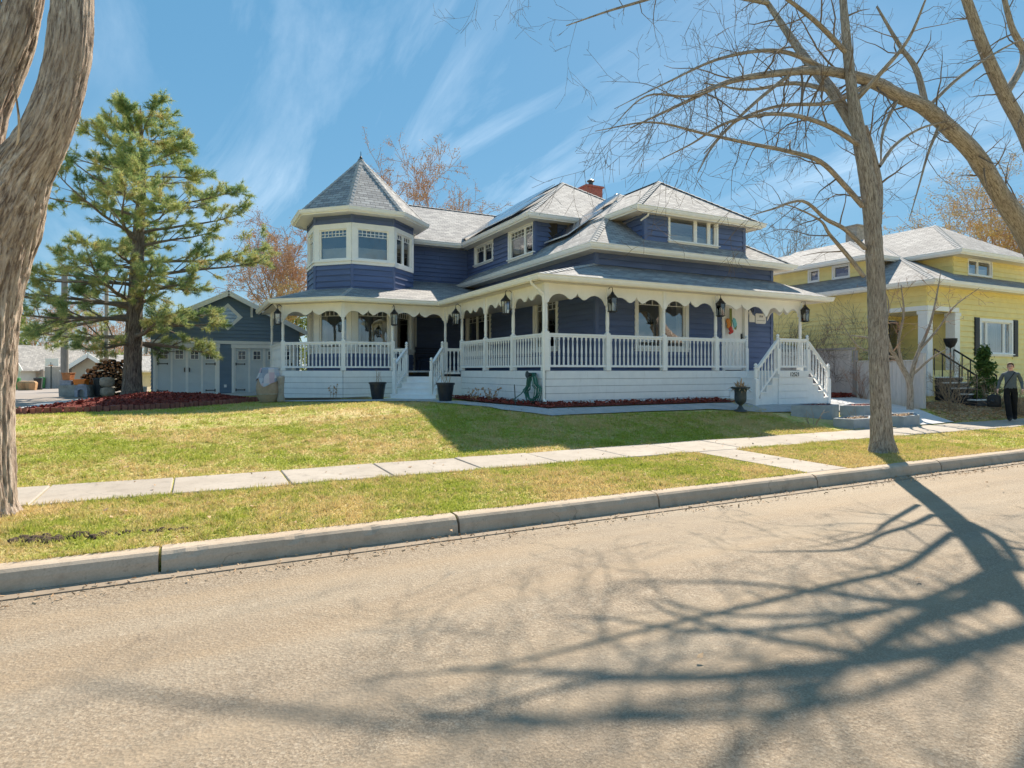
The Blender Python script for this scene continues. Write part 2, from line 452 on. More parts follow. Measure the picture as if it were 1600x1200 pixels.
def concrete(name, a, b, joint=0.0):
    t = NT(name); p = t.pos()
    n1, n2, n3 = t.noise(p, 1.6, 5, 0.65), t.noise(p, 60, 3, 0.7), t.noise(p, 6, 4, 0.6)
    c = t.ramp(n1, [(0.3, a), (0.7, b)])
    c = t.mix(t.rng(n2, 0.4, 0.75, 0, 0.35), c, tuple(x * 0.6 for x in a))
    c = t.mix(t.rng(n3, 0.52, 0.72, 0, 0.45), c, tuple(x * 0.6 for x in a))
    c = t.mix(t.rng(t.noise(p, 15, 5, 0.75), 0.60, 0.72, 0, 0.5), c, tuple(x * 0.45 for x in a))
    c = t.mix(t.rng(t.rnd(), 0, 1, 0, 0.16), c, tuple(x * 0.6 for x in a))
    ck = t.new('ShaderNodeTexVoronoi'); ck.feature = 'DISTANCE_TO_EDGE'; ck.inputs['Scale'].default_value = 0.5
    dv = t.new('ShaderNodeVectorMath'); dv.operation = 'ADD'; nz = t.new('ShaderNodeTexNoise'); nz.inputs['Scale'].default_value = 2.2; nz.inputs['Detail'].default_value = 6; t.l.new(p, nz.inputs['Vector'])
    t.l.new(p, dv.inputs[0]); t.l.new(nz.outputs['Color'], dv.inputs[1]); t.l.new(dv.outputs[0], ck.inputs['Vector'])
    cm_ = t.math('MULTIPLY', t.rng(ck.outputs['Distance'], 0.005, 0.0, 0, 1), t.rng(t.noise(p, .8, 3), 0.52, 0.58, 0, 0.7))
    c = t.mix(cm_, c, tuple(x * 0.3 for x in a))
    t.color(c); t.rough(0.9, 0.25); t.bump(n2, 0.3, 0.008)
    M[name] = t.m
concrete('walk', (0.42, 0.362, 0.30), (0.535, 0.472, 0.40))
concrete('kerb', (0.47, 0.365, 0.265), (0.60, 0.485, 0.37))
concrete('gutter_conc', (0.30, 0.235, 0.17), (0.40, 0.32, 0.24))
concrete('path_grey', (0.40, 0.40, 0.40), (0.52, 0.52, 0.52))
concrete('slab_white', (0.62, 0.61, 0.60), (0.78, 0.77, 0.76))

# turf: green patches in straw-coloured spring grass; the same patches colour soil and blades
def turf(name, blade):
    t = NT(name); p = t.pos()
    big, mid, fine = t.noise(p, 0.55, 4, 0.6), t.noise(p, 2.6, 5, 0.65, 0.4), t.noise(p, 34, 4, 0.75)
    g = t.math('ADD', t.math('MULTIPLY', big, 0.55), t.math('MULTIPLY', mid, 0.45))
    straw_d, straw_l = (0.46, 0.34, 0.13), (0.88, 0.71, 0.36)
    gr_d, gr_l = (0.20, 0.25, 0.03), (0.62, 0.64, 0.13)
    if blade: f = t.math('ADD', t.math('MULTIPLY', fine, 0.7), t.math('MULTIPLY', t.noise(p, 150, 2), 0.3))
    else: f = fine
    cs = t.ramp(f, [(0.32, straw_d), (0.68, straw_l)]); cg = t.ramp(f, [(0.32, gr_d), (0.68, gr_l)])
    k = t.rng(t.math('ADD', g, t.math('MULTIPLY', t.math('SUBTRACT', t.noise(p, 11, 3, 0.7), 0.5), 0.5)), 0.425, 0.575, 0, 1)
    c = t.mix(k, cs, cg)
    if not blade:
        c = t.mix(t.rng(t.noise(p, 4.2, 5, 0.7), 0.60, 0.70, 0, 0.65), c, (0.36, 0.24, 0.13))
        t.bump(fine, 0.8, 0.04)
    t.color(c); t.rough(0.8, 0.2)
    if blade:
        t.b.inputs['Subsurface Weight'].default_value = 0.0
        tr = t.new('ShaderNodeBsdfTranslucent'); t.l.new(c, tr.inputs['Color'])
        mx = t.new('ShaderNodeMixShader'); mx.inputs[0].default_value = 0.35
        t.l.new(t.b.outputs[0], mx.inputs[1]); t.l.new(tr.outputs[0], mx.inputs[2]); t.l.new(mx.outputs[0], t.n['Material Output'].inputs[0])
    M[name] = t.m
turf('turf', False); turf('blade', True)

def bark(name, dark, mid, light, sc=1.0, bump=1.0, dist=0.05):
    """furrows run along each limb: bark_co holds (around, around, along)"""
    t = NT(name); at = t.new('ShaderNodeAttribute'); at.attribute_name = 'bark_co'
    def co(k):
        mp = t.new('ShaderNodeMapping'); mp.inputs['Scale'].default_value = k; t.l.new(at.outputs['Vector'], mp.inputs[0]); return mp.outputs[0]
    p = co((15 * sc, 15 * sc, 2.0 * sc)); p2 = co((38 * sc, 38 * sc, 7 * sc))
    n = t.noise(p, 1.6, 7, 0.7, 0.9); m = t.noise(co((2, 2, 1.2)), 1.5, 4); fi = t.noise(p2, 1.5, 5, 0.75, .5)
    vo = t.new('ShaderNodeTexVoronoi'); vo.feature = 'DISTANCE_TO_EDGE'; vo.inputs['Scale'].default_value = 1.5; t.l.new(co((11 * sc, 11 * sc, 1.0 * sc)), vo.inputs['Vector'])
    crack = t.rng(vo.outputs['Distance'], 0.0, 0.16, 0, 1)
    f = t.math('ADD', t.math('MULTIPLY', n, 0.62), t.math('ADD', t.math('MULTIPLY', fi, 0.32), t.math('MULTIPLY', crack, 0.06)))
    c = t.ramp(f, [(0.42, dark), (0.52, mid), (0.66, light)])
    c = t.mix(t.rng(m, 0.42, 0.68, 0, 0.35), c, tuple(x * 1.5 for x in dark))
    c = t.mix(t.rng(t.noise(co((5, 5, 3)), 2.0, 4), 0.62, 0.72, 0, 0.3), c, (0.30, 0.31, 0.22))
    t.color(c); t.rough(0.95, 0.15); t.bump(f, bump, dist)
    M[name] = t.m
bark('bark_elm', (0.19, 0.138, 0.108), (0.56, 0.445, 0.355), (0.88, 0.76, 0.64), 1.0, 0.9, 0.06)
bark('bark_grey', (0.16, 0.13, 0.105), (0.42, 0.355, 0.29), (0.64, 0.565, 0.475), 1.9, 0.9, 0.04)
bark('bark_pine', (0.07, 0.055, 0.048), (0.22, 0.18, 0.15), (0.42, 0.36, 0.30), 1.0, 1.0, 0.05)
plain('branch_bark', (0.20, 0.165, 0.135), 0.95, 0.3, 8, bump=.4)
plain('twig', (0.18, 0.14, 0.11), 0.9, 0.3, 3)
plain('twig_red', (0.38, 0.24, 0.17), 0.9, 0.3, 3)
plain('bud_tan', (0.55, 0.33, 0.19), 0.9, 0.3, 5)
plain('bud_gold', (0.60, 0.42, 0.18), 0.9, 0.3, 5)

def leafy(name, cols, scale=1.2, transl=0.3):
    t = NT(name); p = t.pos()
    n = t.math('ADD', t.math('MULTIPLY', t.noise(p, scale, 4, 0.6), 0.6), t.math('MULTIPLY', t.noise(p, scale * 14, 3), 0.4))
    c = t.ramp(n, [(0.34 + 0.30 * i / (len(cols) - 1), k) for i, k in enumerate(cols)])
    t.color(c); t.rough(0.6, 0.3)
    tr = t.new('ShaderNodeBsdfTranslucent'); t.l.new(c, tr.inputs['Color'])
    mx = t.new('ShaderNodeMixShader'); mx.inputs[0].default_value = transl
    t.l.new(t.b.outputs[0], mx.inputs[1]); t.l.new(tr.outputs[0], mx.inputs[2]); t.l.new(mx.outputs[0], t.n['Material Output'].inputs[0])
    M[name] = t.m
leafy('needles', [(0.075, 0.18, 0.09), (0.22, 0.34, 0.13), (0.60, 0.63, 0.25), (0.55, 0.40, 0.18)], 1.3)
leafy('cedar', [(0.035, 0.085, 0.022), (0.09, 0.17, 0.04), (0.17, 0.24, 0.06)], 3)
leafy('far_leaf', [(0.10, 0.16, 0.05), (0.22, 0.28, 0.08), (0.34, 0.34, 0.14)], 1)

# red bark mulch
t = NT('mulch'); p = t.pos()
n = t.noise(p, 26, 4, 0.7)
t.color(t.ramp(n, [(0.3, (0.05, 0.014, 0.012)), (0.5, (0.17, 0.035, 0.026)), (0.72, (0.34, 0.085, 0.055))])); t.rough(0.85, 0.2); t.bump(n, 1.0, 0.05)
M['mulch'] = t.m
t = NT('mulch_chip')
t.color(t.ramp(t.noise(t.pos(), 17, 3, 0.8), [(0.32, (0.06, 0.013, 0.012)), (0.5, (0.22, 0.04, 0.03)), (0.66, (0.42, 0.13, 0.085))])); t.rough(0.8, 0.2)
M['mulch_chip'] = t.m
# patchwork quilt
t = NT('quilt'); ck = t.new('ShaderNodeTexVoronoi'); ck.distance = 'CHEBYCHEV'; ck.inputs['Scale'].default_value = 6.5; ck.inputs['Randomness'].default_value = 0.25
t.l.new(t.pos(), ck.inputs['Vector'])
sp = t.new('ShaderNodeSeparateColor'); t.l.new(ck.outputs['Color'], sp.inputs[0])
t.color(t.ramp(sp.outputs[0], [(0.0, (0.16, 0.19, 0.26)), (0.35, (0.42, 0.45, 0.52)), (0.6, (0.62, 0.60, 0.60)), (0.85, (0.55, 0.40, 0.44)), (1.0, (0.22, 0.28, 0.36))])); t.rough(0.95, 0.1)
M['quilt'] = t.m
# ================================================================== the setting: ground, road, kerb, sidewalk, paths
def axis(segs):
    out = []
    for a, b, st in segs:
        n = max(1, int(round((b - a) / st)))
        out += [a + (b - a) * i / n for i in range(n)]
    return out + [segs[-1][1]]
US = axis([(-600, -60, 60), (-60, -12, 4), (-12, 30, 0.5), (30, 60, 3), (60, 600, 60)])
VS = axis([(-200, -20, 20), (-20, -6.4, 4), (-6.4, -6.35, 1), (-6.35, KV + 0.085, 3), (KV + 0.085, KV + 0.095, 1), (KV + 0.095, 16, 0.3), (16, 32, 0.8), (32, 70, 3), (70, 900, 60)])
m = MB()
for v in VS:
    for u in US: m.v.append((u, v, gz(u, v)))
nu = len(US)
for j in range(len(VS) - 1):
    for i in range(nu - 1):
        a = j * nu + i; m.f.append((a, a + 1, a + nu + 1, a + nu)); m.m.append(0)
tag(m.build('ground', M['turf'], smooth=True), kind='structure', label='spring lawn ground, green and straw patches, sloping up to the houses')

m = MB()
RU = axis([(-300, -20, 40), (-20, 30, 2), (30, 300, 40)]); RV = axis([(-6.0, KV + 0.02, 1.0)])
for v in RV:
    for u in RU: m.v.append((u, v, 0.03 * (1 - ((v + 0.0) / 6.0) ** 2) - 0.0 if abs(v) < 6 else 0.0))
for j in range(len(RV) - 1):
    for i in range(len(RU) - 1):
        a = j * len(RU) + i; m.f.append((a, a + 1, a + len(RU) + 1, a + len(RU))); m.m.append(0)
tag(m.build('road', M['asphalt'], smooth=True), kind='structure', label='sunlit worn asphalt street crossed by branch shadows')

# concrete gutter strip along the kerb foot, then kerb blocks with open joints
m = MB(); m.box(-120, 120, KV - 0.19, KV + 0.01, -0.03, 0.012)
tag(m.build('gutter_strip', M['gutter_conc']), kind='structure', label='thin concrete gutter strip at the foot of the kerb')
kerb = tag(empty('kerb', None), kind='structure', label='concrete kerb between street and boulevard grass')
def kerb_block(u0, u1):
    g = 0.012; pr = [(KV - 0.01, -0.03), (KV + 0.005, 0.10), (KV + 0.022, 0.150), (KV + 0.05, 0.172), (KV + 0.09, 0.178), (KV + 0.215, 0.180), (KV + 0.215, -0.03)]
    n = max(2, int((u1 - u0) / 0.09)) if -6 < u0 < 16 else 2; m = MB(); rk = random.Random(int(u0 * 100)); k = len(pr); settle = rk.uniform(-.006, .006)
    for i in range(n + 1):
        x = lerp(u0 + g, u1 - g, i / n); chip = rk.uniform(.004, .012) if rk.random() < .06 or i in (0, n) and rk.random() < .6 else 0
        for j, (y, z) in enumerate(pr):
            q = noise.noise(Vector((x * 3, y * 20, z * 20))) * .005
            m.v.append((x, y + (abs(q) + chip if j in (2, 3) else q * .4), z + settle + (-chip * .8 if j in (2, 3) else q * .5)))
    for i in range(n):
        for j in range(k - 1): a = i * k + j; m.f.append((a, a + 1, a + k + 1, a + k)); m.m.append(0)
    m.f.append(tuple(range(k - 1, -1, -1))); m.m.append(0); m.f.append(tuple(range(n * k, n * k + k))); m.m.append(0)
    o = m.build('kerb_block', M['kerb'], kerb); bmx = bmesh.new(); bmx.from_mesh(o.data); bmesh.ops.recalc_face_normals(bmx, faces=bmx.faces); bmx.to_mesh(o.data); bmx.free()
KJ = [-0.26, 2.44, 5.10, 8.05, 11.2]
kj = [KJ[0] - 2.86 * k for k in range(8, 0, -1)] + KJ + [KJ[-1] + 2.86 * k for k in range(1, 16)]
for a, b in zip(kj[:-1], kj[1:]): kerb_block(a, b)

walk = tag(empty('sidewalk', None), kind='structure', label='pale concrete sidewalk of square slabs')
rs = random.Random(3)
for k in range(-9, 34):
    u0 = -0.25 + 1.37 * k; u1 = u0 + 1.37
    m = MB(); g = 0.008
    z = [gz(u, v) + 0.022 + rs.uniform(-0.007, 0.007) for u, v in ((u0, WV0), (u1, WV0), (u1, WV1), (u0, WV1))]
    b = 0.012
    vs = [(u0 + g, WV0, z[0] - 0.1), (u1 - g, WV0, z[1] - 0.1), (u1 - g, WV1, z[2] - 0.1), (u0 + g, WV1, z[3] - 0.1),
          (u0 + g, WV0, z[0] - b), (u1 - g, WV0, z[1] - b), (u1 - g, WV1, z[2] - b), (u0 + g, WV1, z[3] - b),
          (u0 + g + b, WV0 + b, z[0]), (u1 - g - b, WV0 + b, z[1]), (u1 - g - b, WV1 - b, z[2]), (u0 + g + b, WV1 - b, z[3])]
    m.add(vs, [(0, 1, 5, 4), (1, 2, 6, 5), (2, 3, 7, 6), (3, 0, 4, 7), (4, 5, 9, 8), (5, 6, 10, 9), (6, 7, 11, 10), (7, 4, 8, 11), (8, 9, 10, 11)])
    m.build('slab', M['walk'], walk)
# carriage strip across the boulevard
bw = tag(empty('carriage_path', None), kind='structure', label='narrow concrete strip crossing the boulevard from sidewalk to kerb')
for k in range(2):
    a, b = lerp(KV + 0.215, WV0, k / 2), lerp(KV + 0.215, WV0, (k + 1) / 2)
    m = MB(); vs = []
    for zz in (-0.08, 0.016):
        for u, v in ((8.12, a + 0.006), (9.05, a + 0.006), (9.05, b - 0.006), (8.12, b - 0.006)): vs.append((u, v, gz(u, v) + zz))
    m.add(vs, BOXF).build('slab', M['walk'], bw)

def sheet(name, poly, off, mat, parent=None, label=None, kind='structure', sub=0.35):
    """a polygon laid over the ground, following its slope"""
    bm = bmesh.new()
    vs = [bm.verts.new((x, y, 0)) for x, y in poly]; bm.faces.new(vs)
    xs, ys = [p[0] for p in poly], [p[1] for p in poly]
    for ax, lo, hi in ((0, min(xs), max(xs)), (1, min(ys), max(ys))):
        k = lo + sub
        while k < hi:
            co = [0, 0, 0]; no = [0, 0, 0]; co[ax] = k; no[ax] = 1
            bmesh.ops.bisect_plane(bm, geom=bm.verts[:] + bm.edges[:] + bm.faces[:], plane_co=co, plane_no=no)
            k += sub
    for v in bm.verts: v.co.z = gz(v.co.x, v.co.y) + off
    me = bpy.data.meshes.new(name); bm.normal_update(); bm.to_mesh(me); bm.free()
    me.materials.append(mat)
    o = place(name, me, parent)
    if me.polygons and me.polygons[0].normal.z < 0: me.flip_normals()
    return tag(o, label, kind=kind)

# grey path round the porch foot, apron before the garage, side street
sheet('porch_path', [(13.9, 12.62), (7.45, 12.62), (6.95, 13.2), (6.75, 15.2), (6.35, 17.4), (5.2, 18.0), (2.2, 20.6), (1.7, 20.0), (4.6, 17.5), (5.7, 16.4), (6.0, 14.2), (6.35, 12.9), (7.2, 12.02), (12.0, 12.0), (13.4, 11.55), (16.4, 11.35), (17.6, 11.5), (17.6, 12.62)], 0.030, M['path_grey'], label='narrow grey concrete path curving round the porch foot')
sheet('side_street', [(-16, 21.5), (-3.9, 21.5), (-3.3, 25), (-3.3, 120), (-16, 120)], 0.012, M['asphalt_far'], label='side street beyond the big pine', sub=2.0)
sheet('garage_apron', [(-4.2, 19.0), (-3.0, 18.4), (-2.4, 20.5), (-1.9, 25.5), (5.2, 25.5), (5.2, 28.9), (-1.6, 28.9), (-3.25, 27.5), (-4.2, 24.0)], 0.020, M['slab_white'], label='pale concrete apron before the garage doors', sub=1.0)

# ------------------------------------------------------------------ grass blades on the lawns in view
rng = np.random.default_rng(5)
def inpoly(x, y, poly):
    r = np.zeros(len(x), bool); n = len(poly)
    for i in range(n):
        (x0, y0), (x1, y1) = poly[i], poly[(i + 1) % n]
        c = ((y0 > y) != (y1 > y)) & (x < (x1 - x0) * (y - y0) / (y1 - y0 + 1e-12) + x0); r ^= c
    return r
BED = [(-4.2, 18.0), (-3.4, 17.75), (-1.5, 18.35), (0.2, 19.4), (1.75, 20.9), (1.9, 22.0), (1.2, 24.2), (-0.8, 26.9), (-2.6, 26.9), (-3.2, 23.0)]
PATH_KEEP = [(13.9, 13.5), (13.9, 11.3), (18.2, 11.2), (18.2, 30), (-0.5, 30), (1.7, 20.0), (4.6, 17.5), (5.7, 16.4), (6.0, 14.2), (6.35, 12.9), (7.2, 12.02), (13.0, 11.8)]
GARDEN = [(13.7, 10.2), (18.9, 9.75), (20.3, 11.2), (23.2, 12.2), (36, 12.2), (36, 30), (13.7, 30)]
def scatter(n, u0, u1, v0, v1):
    u, v = rng.uniform(u0, u1, n), rng.uniform(v0, v1, n)
    D = u * CA + v * SA; lat = u * SA - v * CA
    X = lat / D
    k = (np.abs(X) < 0.95) & (D > 2)
    k &= ~((u > 8.08) & (u < 9.10) & (v < WV0 + 0.02))
    k &= ~((v > WV0 - 0.0) & (v < WV1 + 0.0))
    for P in (BED, PATH_KEEP, GARDEN): k &= ~inpoly(u, v, P)
    k &= ~((u < -3.6) & (v > 18.2))
    return u[k], v[k]
pts = [scatter(125000, -4.5, 14, KV + 0.2, WV0 + 0.03), scatter(26000, 14, 27, KV + 0.2, WV0 + 0.03),
       scatter(120000, -5, 14, WV1 - 0.02, 13.5), scatter(52000, -6, 8, 13.5, 21.5), scatter(16000, 18.5, 30, WV1, 12.4)]
u = np.concatenate([p[0] for p in pts]); v = np.concatenate([p[1] for p in pts]); n = len(u)
z = np.array([gz(a, b) for a, b in zip(u, v)])
clump = np.array([noise.noise(Vector((a * 2.1, b * 2.1, 4))) for a, b in zip(u, v)])
h = rng.uniform(0.02, 0.05, n) * (1 + 0.55 * clump)
w = rng.uniform(0.005, 0.011, n) * (1 + 0.06 * (u * CA + v * SA - 6).clip(0))
a = rng.uniform(0, 2 * np.pi, n); lean = rng.normal(0, 0.028, (n, 2))
# taller tufts and weeds in the turf
tu, tv = rng.uniform(-4, 14, 520), np.concatenate([rng.uniform(KV + .3, WV0 - .1, 230), rng.uniform(WV1 + .1, 16, 290)])
k = ~((tu > 8.0) & (tu < 9.2) & (tv < WV0)) & ~inpoly(tu, tv, PATH_KEEP) & ~inpoly(tu, tv, GARDEN); tu, tv = tu[k], tv[k]
ru = np.repeat(tu, 46) + rng.normal(0, .045, 46 * len(tu)); rv = np.repeat(tv, 46) + rng.normal(0, .045, 46 * len(tu)); nn = len(ru)
u, v = np.concatenate([u, ru]), np.concatenate([v, rv]); z = np.concatenate([z, np.array([gz(p_, q_) for p_, q_ in zip(ru, rv)])]); h = np.concatenate([h, rng.uniform(.04, .10, nn)]); w = np.concatenate([w, rng.uniform(.005, .009, nn)])
a = np.concatenate([a, rng.uniform(0, 6.28, nn)]); lean = np.concatenate([lean, rng.normal(0, .035, (nn, 2))]); n = len(u)
V = np.empty((n, 3, 3))
V[:, 0] = np.stack([u - np.cos(a) * w, v - np.sin(a) * w, z - 0.004], 1)
V[:, 1] = np.stack([u + np.cos(a) * w, v + np.sin(a) * w, z - 0.004], 1)
V[:, 2] = np.stack([u + lean[:, 0], v + lean[:, 1], z + h], 1)
g = np_mesh('lawn_grass', V.reshape(-1, 3), np.arange(3 * n).reshape(-1, 3), M['blade'])
tag(g, 'short patchy green and straw coloured grass of the lawns', 'grass', kind='stuff')

# small dead leaves lying on the lawn and the road
nl = 1100
u = rng.uniform(-3, 13, nl); v = rng.uniform(2.2, 17, nl); z = np.array([gz(a, b) if b > KV + .1 else 0.03 for a, b in zip(u, v)]) + 0.025
keep = ~((v > 2) & (v < KV + 0.3) & (rng.uniform(0, 1, nl) < 0.93)); u, v, z = u[keep], v[keep], z[keep]; nl = len(u)
s = rng.uniform(0.012, 0.034, nl); a = rng.uniform(0, 6.28, nl)
V = np.empty((nl, 4, 3))
for k in range(4):
    b = a + k * np.pi / 2
    V[:, k] = np.stack([u + np.cos(b) * s * (1 if k % 2 else 0.6), v + np.sin(b) * s * (1 if k % 2 else 0.6), z + rng.uniform(-0.008, 0.022, nl)], 1)
tag(np_mesh('fallen_leaves', V.reshape(-1, 3), np.arange(4 * nl).reshape(-1, 4), M['dry_leaf']), 'small brown dead leaves lying scattered over the lawn', 'leaves', kind='stuff')

# grass reaching over the kerb and the sidewalk edges
def fringe(n, v0, spread, dirn):
    u = rng.uniform(-4, 15, n); cl = np.array([max(0.0, noise.noise(Vector((a * 1.7, v0, 0))) + .35) for a in u]); k = (rng.uniform(0, 1, n) < cl) & ~((u > 8.05) & (u < 9.12)); u = u[k]; n = len(u)
    v = v0 + rng.normal(0, spread, n); z = np.array([gz(a, max(KV + .2, b)) for a, b in zip(u, v)]); h = rng.uniform(.03, .075, n); w = rng.uniform(.004, .008, n); a = rng.uniform(0, 6.28, n)
    return np.stack([np.stack([u - np.cos(a) * w, v - np.sin(a) * w, z - .004], 1), np.stack([u + np.cos(a) * w, v + np.sin(a) * w, z - .004], 1), np.stack([u + rng.normal(0, .02, n), v + dirn * rng.uniform(.0, .05, n), z + h], 1)], 1)
V = np.concatenate([fringe(9000, KV + .225, .015, -1), fringe(8000, WV0 - .01, .02, 1), fringe(8000, WV1 + .01, .02, -1)])
tag(np_mesh('edge_grass', V.reshape(-1, 3), np.arange(3 * len(V)).reshape(-1, 3), M['blade']), 'ragged grass blades hanging over kerb and sidewalk edges', 'grass', kind='stuff')

# bare churned soil by the big tree
def chips(name, poly, n, zf, mat, label, s0=0.02, s1=0.06, seed=1, cat='mulch'):
    g = np.random.default_rng(seed); xs = [p[0] for p in poly]; ys = [p[1] for p in poly]
    x, y = g.uniform(min(xs), max(xs), n), g.uniform(min(ys), max(ys), n); k = inpoly(x, y, poly); x, y = x[k], y[k]; n = len(x)
    z = np.array([zf(a, b) for a, b in zip(x, y)])
    c = np.stack([x, y, z], 1)
    t = g.normal(0, 1, (n, 3)); t[:, 2] *= 0.45; t /= np.linalg.norm(t, axis=1)[:, None]
    q = np.cross(t, g.normal(0, 1, (n, 3))); q /= np.linalg.norm(q, axis=1)[:, None]
    L = g.uniform(s0, s1, n)[:, None]; W = L * g.uniform(0.2, 0.5, (n, 1))
    V = np.stack([c - t * L - q * W * .6, c + t * L - q * W, c + t * L * .8 + q * W, c - t * L + q * W], 1)
    return tag(np_mesh(name, V.reshape(-1, 3), np.arange(4 * n).reshape(-1, 4), M[mat]), label, cat, kind='stuff')
plain('soil', (0.085, 0.055, 0.035), 0.95, 0.4, 20, bump=0.8)
m = MB(); rs = random.Random(4)
soil_pts = [at_z(px, py, 0.19) for px, py in ((15, 846), (45, 842), (80, 843), (110, 838), (145, 836), (185, 832), (240, 827), (300, 824))]
for i in range(90):
    k = rs.uniform(0, len(soil_pts) - 1.001); a, b = soil_pts[int(k)], soil_pts[int(k) + 1]; p = a.lerp(b, k - int(k)); r = rs.uniform(0.015, 0.055) * (1.0 if k < 4.5 else 0.6)
    p = p + Vector((rs.gauss(0, 0.05), rs.gauss(0, 0.035), 0)); zz = gz(p.x, p.y)
    m.lathe([(r, -0.02), (r * rs.uniform(.8, 1.1), r * 0.35), (r * 0.45, r * 0.75)], 6, (p.x, p.y, zz), rot=rs.random())
tag(m.build('bare_soil', M['soil']), 'dark churned soil showing through boulevard grass by the big tree', 'soil', kind='stuff')

chips('gutter_grit', [(-4, KV - .42), (16, KV - .42), (16, KV - .01), (-4, KV - .01)], 1500, lambda x, y: .018 + .004 * random.random(), 'dry_leaf', 'grit and leaf bits along the gutter at the kerb foot', .006, .022, 21, 'grit')
# ------------------------------------------------------------------ pine bed: mulch mound, brick edging
def bedz(x, y):
    d = 99
    for i in range(len(BED)):
        (x0, y0), (x1, y1) = BED[i], BED[(i + 1) % len(BED)]
        t = max(0, min(1, ((x - x0) * (x1 - x0) + (y - y0) * (y1 - y0)) / ((x1 - x0) ** 2 + (y1 - y0) ** 2)))
        d = min(d, math.hypot(x - x0 - t * (x1 - x0), y - y0 - t * (y1 - y0)))
    return gz(x, y) + 0.05 + 0.20 * sstep(0, 1.6, d) + 0.03 * noise.noise(Vector((x * 3, y * 3, 1)))
o = sheet('pine_bed', BED, 0.05, M['mulch'], label='red bark mulch bed under the pine', sub=0.3)
for vv in o.data.vertices: vv.co.z = bedz(vv.co.x, vv.co.y)
chips('mulch_chips', BED, 9000, bedz, 'mulch_chip', 'loose red bark chips heaped round the pine trunk', 0.03, 0.085, 2)
edg = thing('brick_edging', 'curved row of upright red bricks edging the pine bed', 'edging')
edge_path = [Vector((x, y, 0)) for x, y in ((-4.2, 18.0), (-3.4, 17.75), (-2.4, 18.0), (-1.5, 18.35), (-0.6, 18.85), (0.2, 19.4), (1.0, 20.1), (1.75, 20.9), (1.95, 21.6))]
bm_ = MB().box(-0.052, 0.052, -0.035, 0.035, -0.08, 0.14).mesh('brick', M['brick_red'])
rs = random.Random(8)
for a, b in zip(edge_path[:-1], edge_path[1:]):
    L = (b - a).length; k = int(L / 0.122)
    for i in range(k):
        p = a.lerp(b, (i + .5) / k); ang = math.atan2(b.y - a.y, b.x - a.x)
        place('brick', bm_, edg, (p.x + rs.gauss(0, .008), p.y + rs.gauss(0, .012), gz(p.x, p.y) + rs.uniform(-.015, .02)), (rs.gauss(0, .05), rs.gauss(0, .05), ang + rs.gauss(0, .07)))

# mulch strip along the porch foot
STRIP = [(13.7, 13.32), (7.78, 13.32), (7.78, 18.2), (7.0, 18.2), (6.9, 15.2), (7.05, 13.1), (7.45, 12.66), (13.7, 12.66)]
sheet('mulch_strip', STRIP, 0.045, M['mulch'], label='strip of red mulch along the porch foot', sub=0.4)
chips('mulch_bits', STRIP, 6500, lambda x, y: gz(x, y) + 0.06 + random.random() * 0.04, 'mulch_chip', 'red bark chips along the foot of the porch', 0.025, 0.06, 6)
STRIP2 = [(2.2, 21.2), (4.0, 19.5), (5.0, 19.4), (5.0, 20.0), (4.2, 20.05), (2.5, 21.85)]
sheet('soil_strip', STRIP2, 0.04, M['soil'], label='thin strip of dark soil below the turret porch')
# ================================================================== parts every house is put together from
def siding(house, fr, z0, z1, holes, mat, exp=0.175, srange=None, s0=0.0, s1=None, back=True, proud=0.04):
    """a wall with clapboards; holes are (s0, s1, z0, z1)"""
    s1 = fr.L if s1 is None else s1
    w = MB()
    zs = sorted({z0, z1} | {h[2] for h in holes if z0 < h[2] < z1} | {h[3] for h in holes if z0 < h[3] < z1})
    def spans(a, b, lo, hi):
        out, cur = [], lo
        for h in sorted(h for h in holes if h[2] < b - 1e-4 and h[3] > a + 1e-4):
            if h[0] > cur: out.append((cur, min(h[0], hi)))
            cur = max(cur, h[1])
        if cur < hi: out.append((cur, hi))
        return out
    if srange is None:
        for a, b in zip(zs[:-1], zs[1:]):
            for p, q in spans(a, b, s0, s1):
                if q - p > 0.01: w.fbox(fr, p, q, -0.14, -0.002, a, b)
    else:
        n = 24
        for i in range(n):
            a, b = lerp(z0, z1, i / n), lerp(z0, z1, (i + 1) / n); lo, hi = srange(b)
            for p, q in spans(a, b, lo, hi):
                if q - p > 0.01: w.fbox(fr, p, q, -0.14, -0.002, a, b)
    wall = w.build('wall', mat, house)
    z = z0
    while z < z1 - 0.03:
        zt = min(z + exp, z1)
        lo, hi = (s0, s1) if srange is None else srange((z + zt) / 2)
        # cut at every hole edge inside this course
        cuts = []
        for p, q in spans(z, zt, lo, hi):
            while q - p > 3.2:
                k = p + 1.0 + 2.2 * ((math.sin(z * 91.7 + p * 13.3 + fr.p.x) * 43758.5) % 1.0); k = min(k, q - .4); cuts.append((p, k - .0025)); p = k + .0025
            cuts.append((p, q))
        for p, q in cuts:
            if q - p < 0.03: continue
            P = fr.P; zo = zt + 0.012 if zt < z1 else zt
            vs = [P(p, proud, z + 0.012), P(q, proud, z + 0.012), P(q, 0.0, z + 0.012), P(p, 0.0, z + 0.012), P(p, 0.006, zo), P(q, 0.006, zo), P(q, -0.001, zo), P(p, -0.001, zo)]
            MB().add(vs, BOXF).build('siding_board', mat, wall)
        z = zt
    return wall

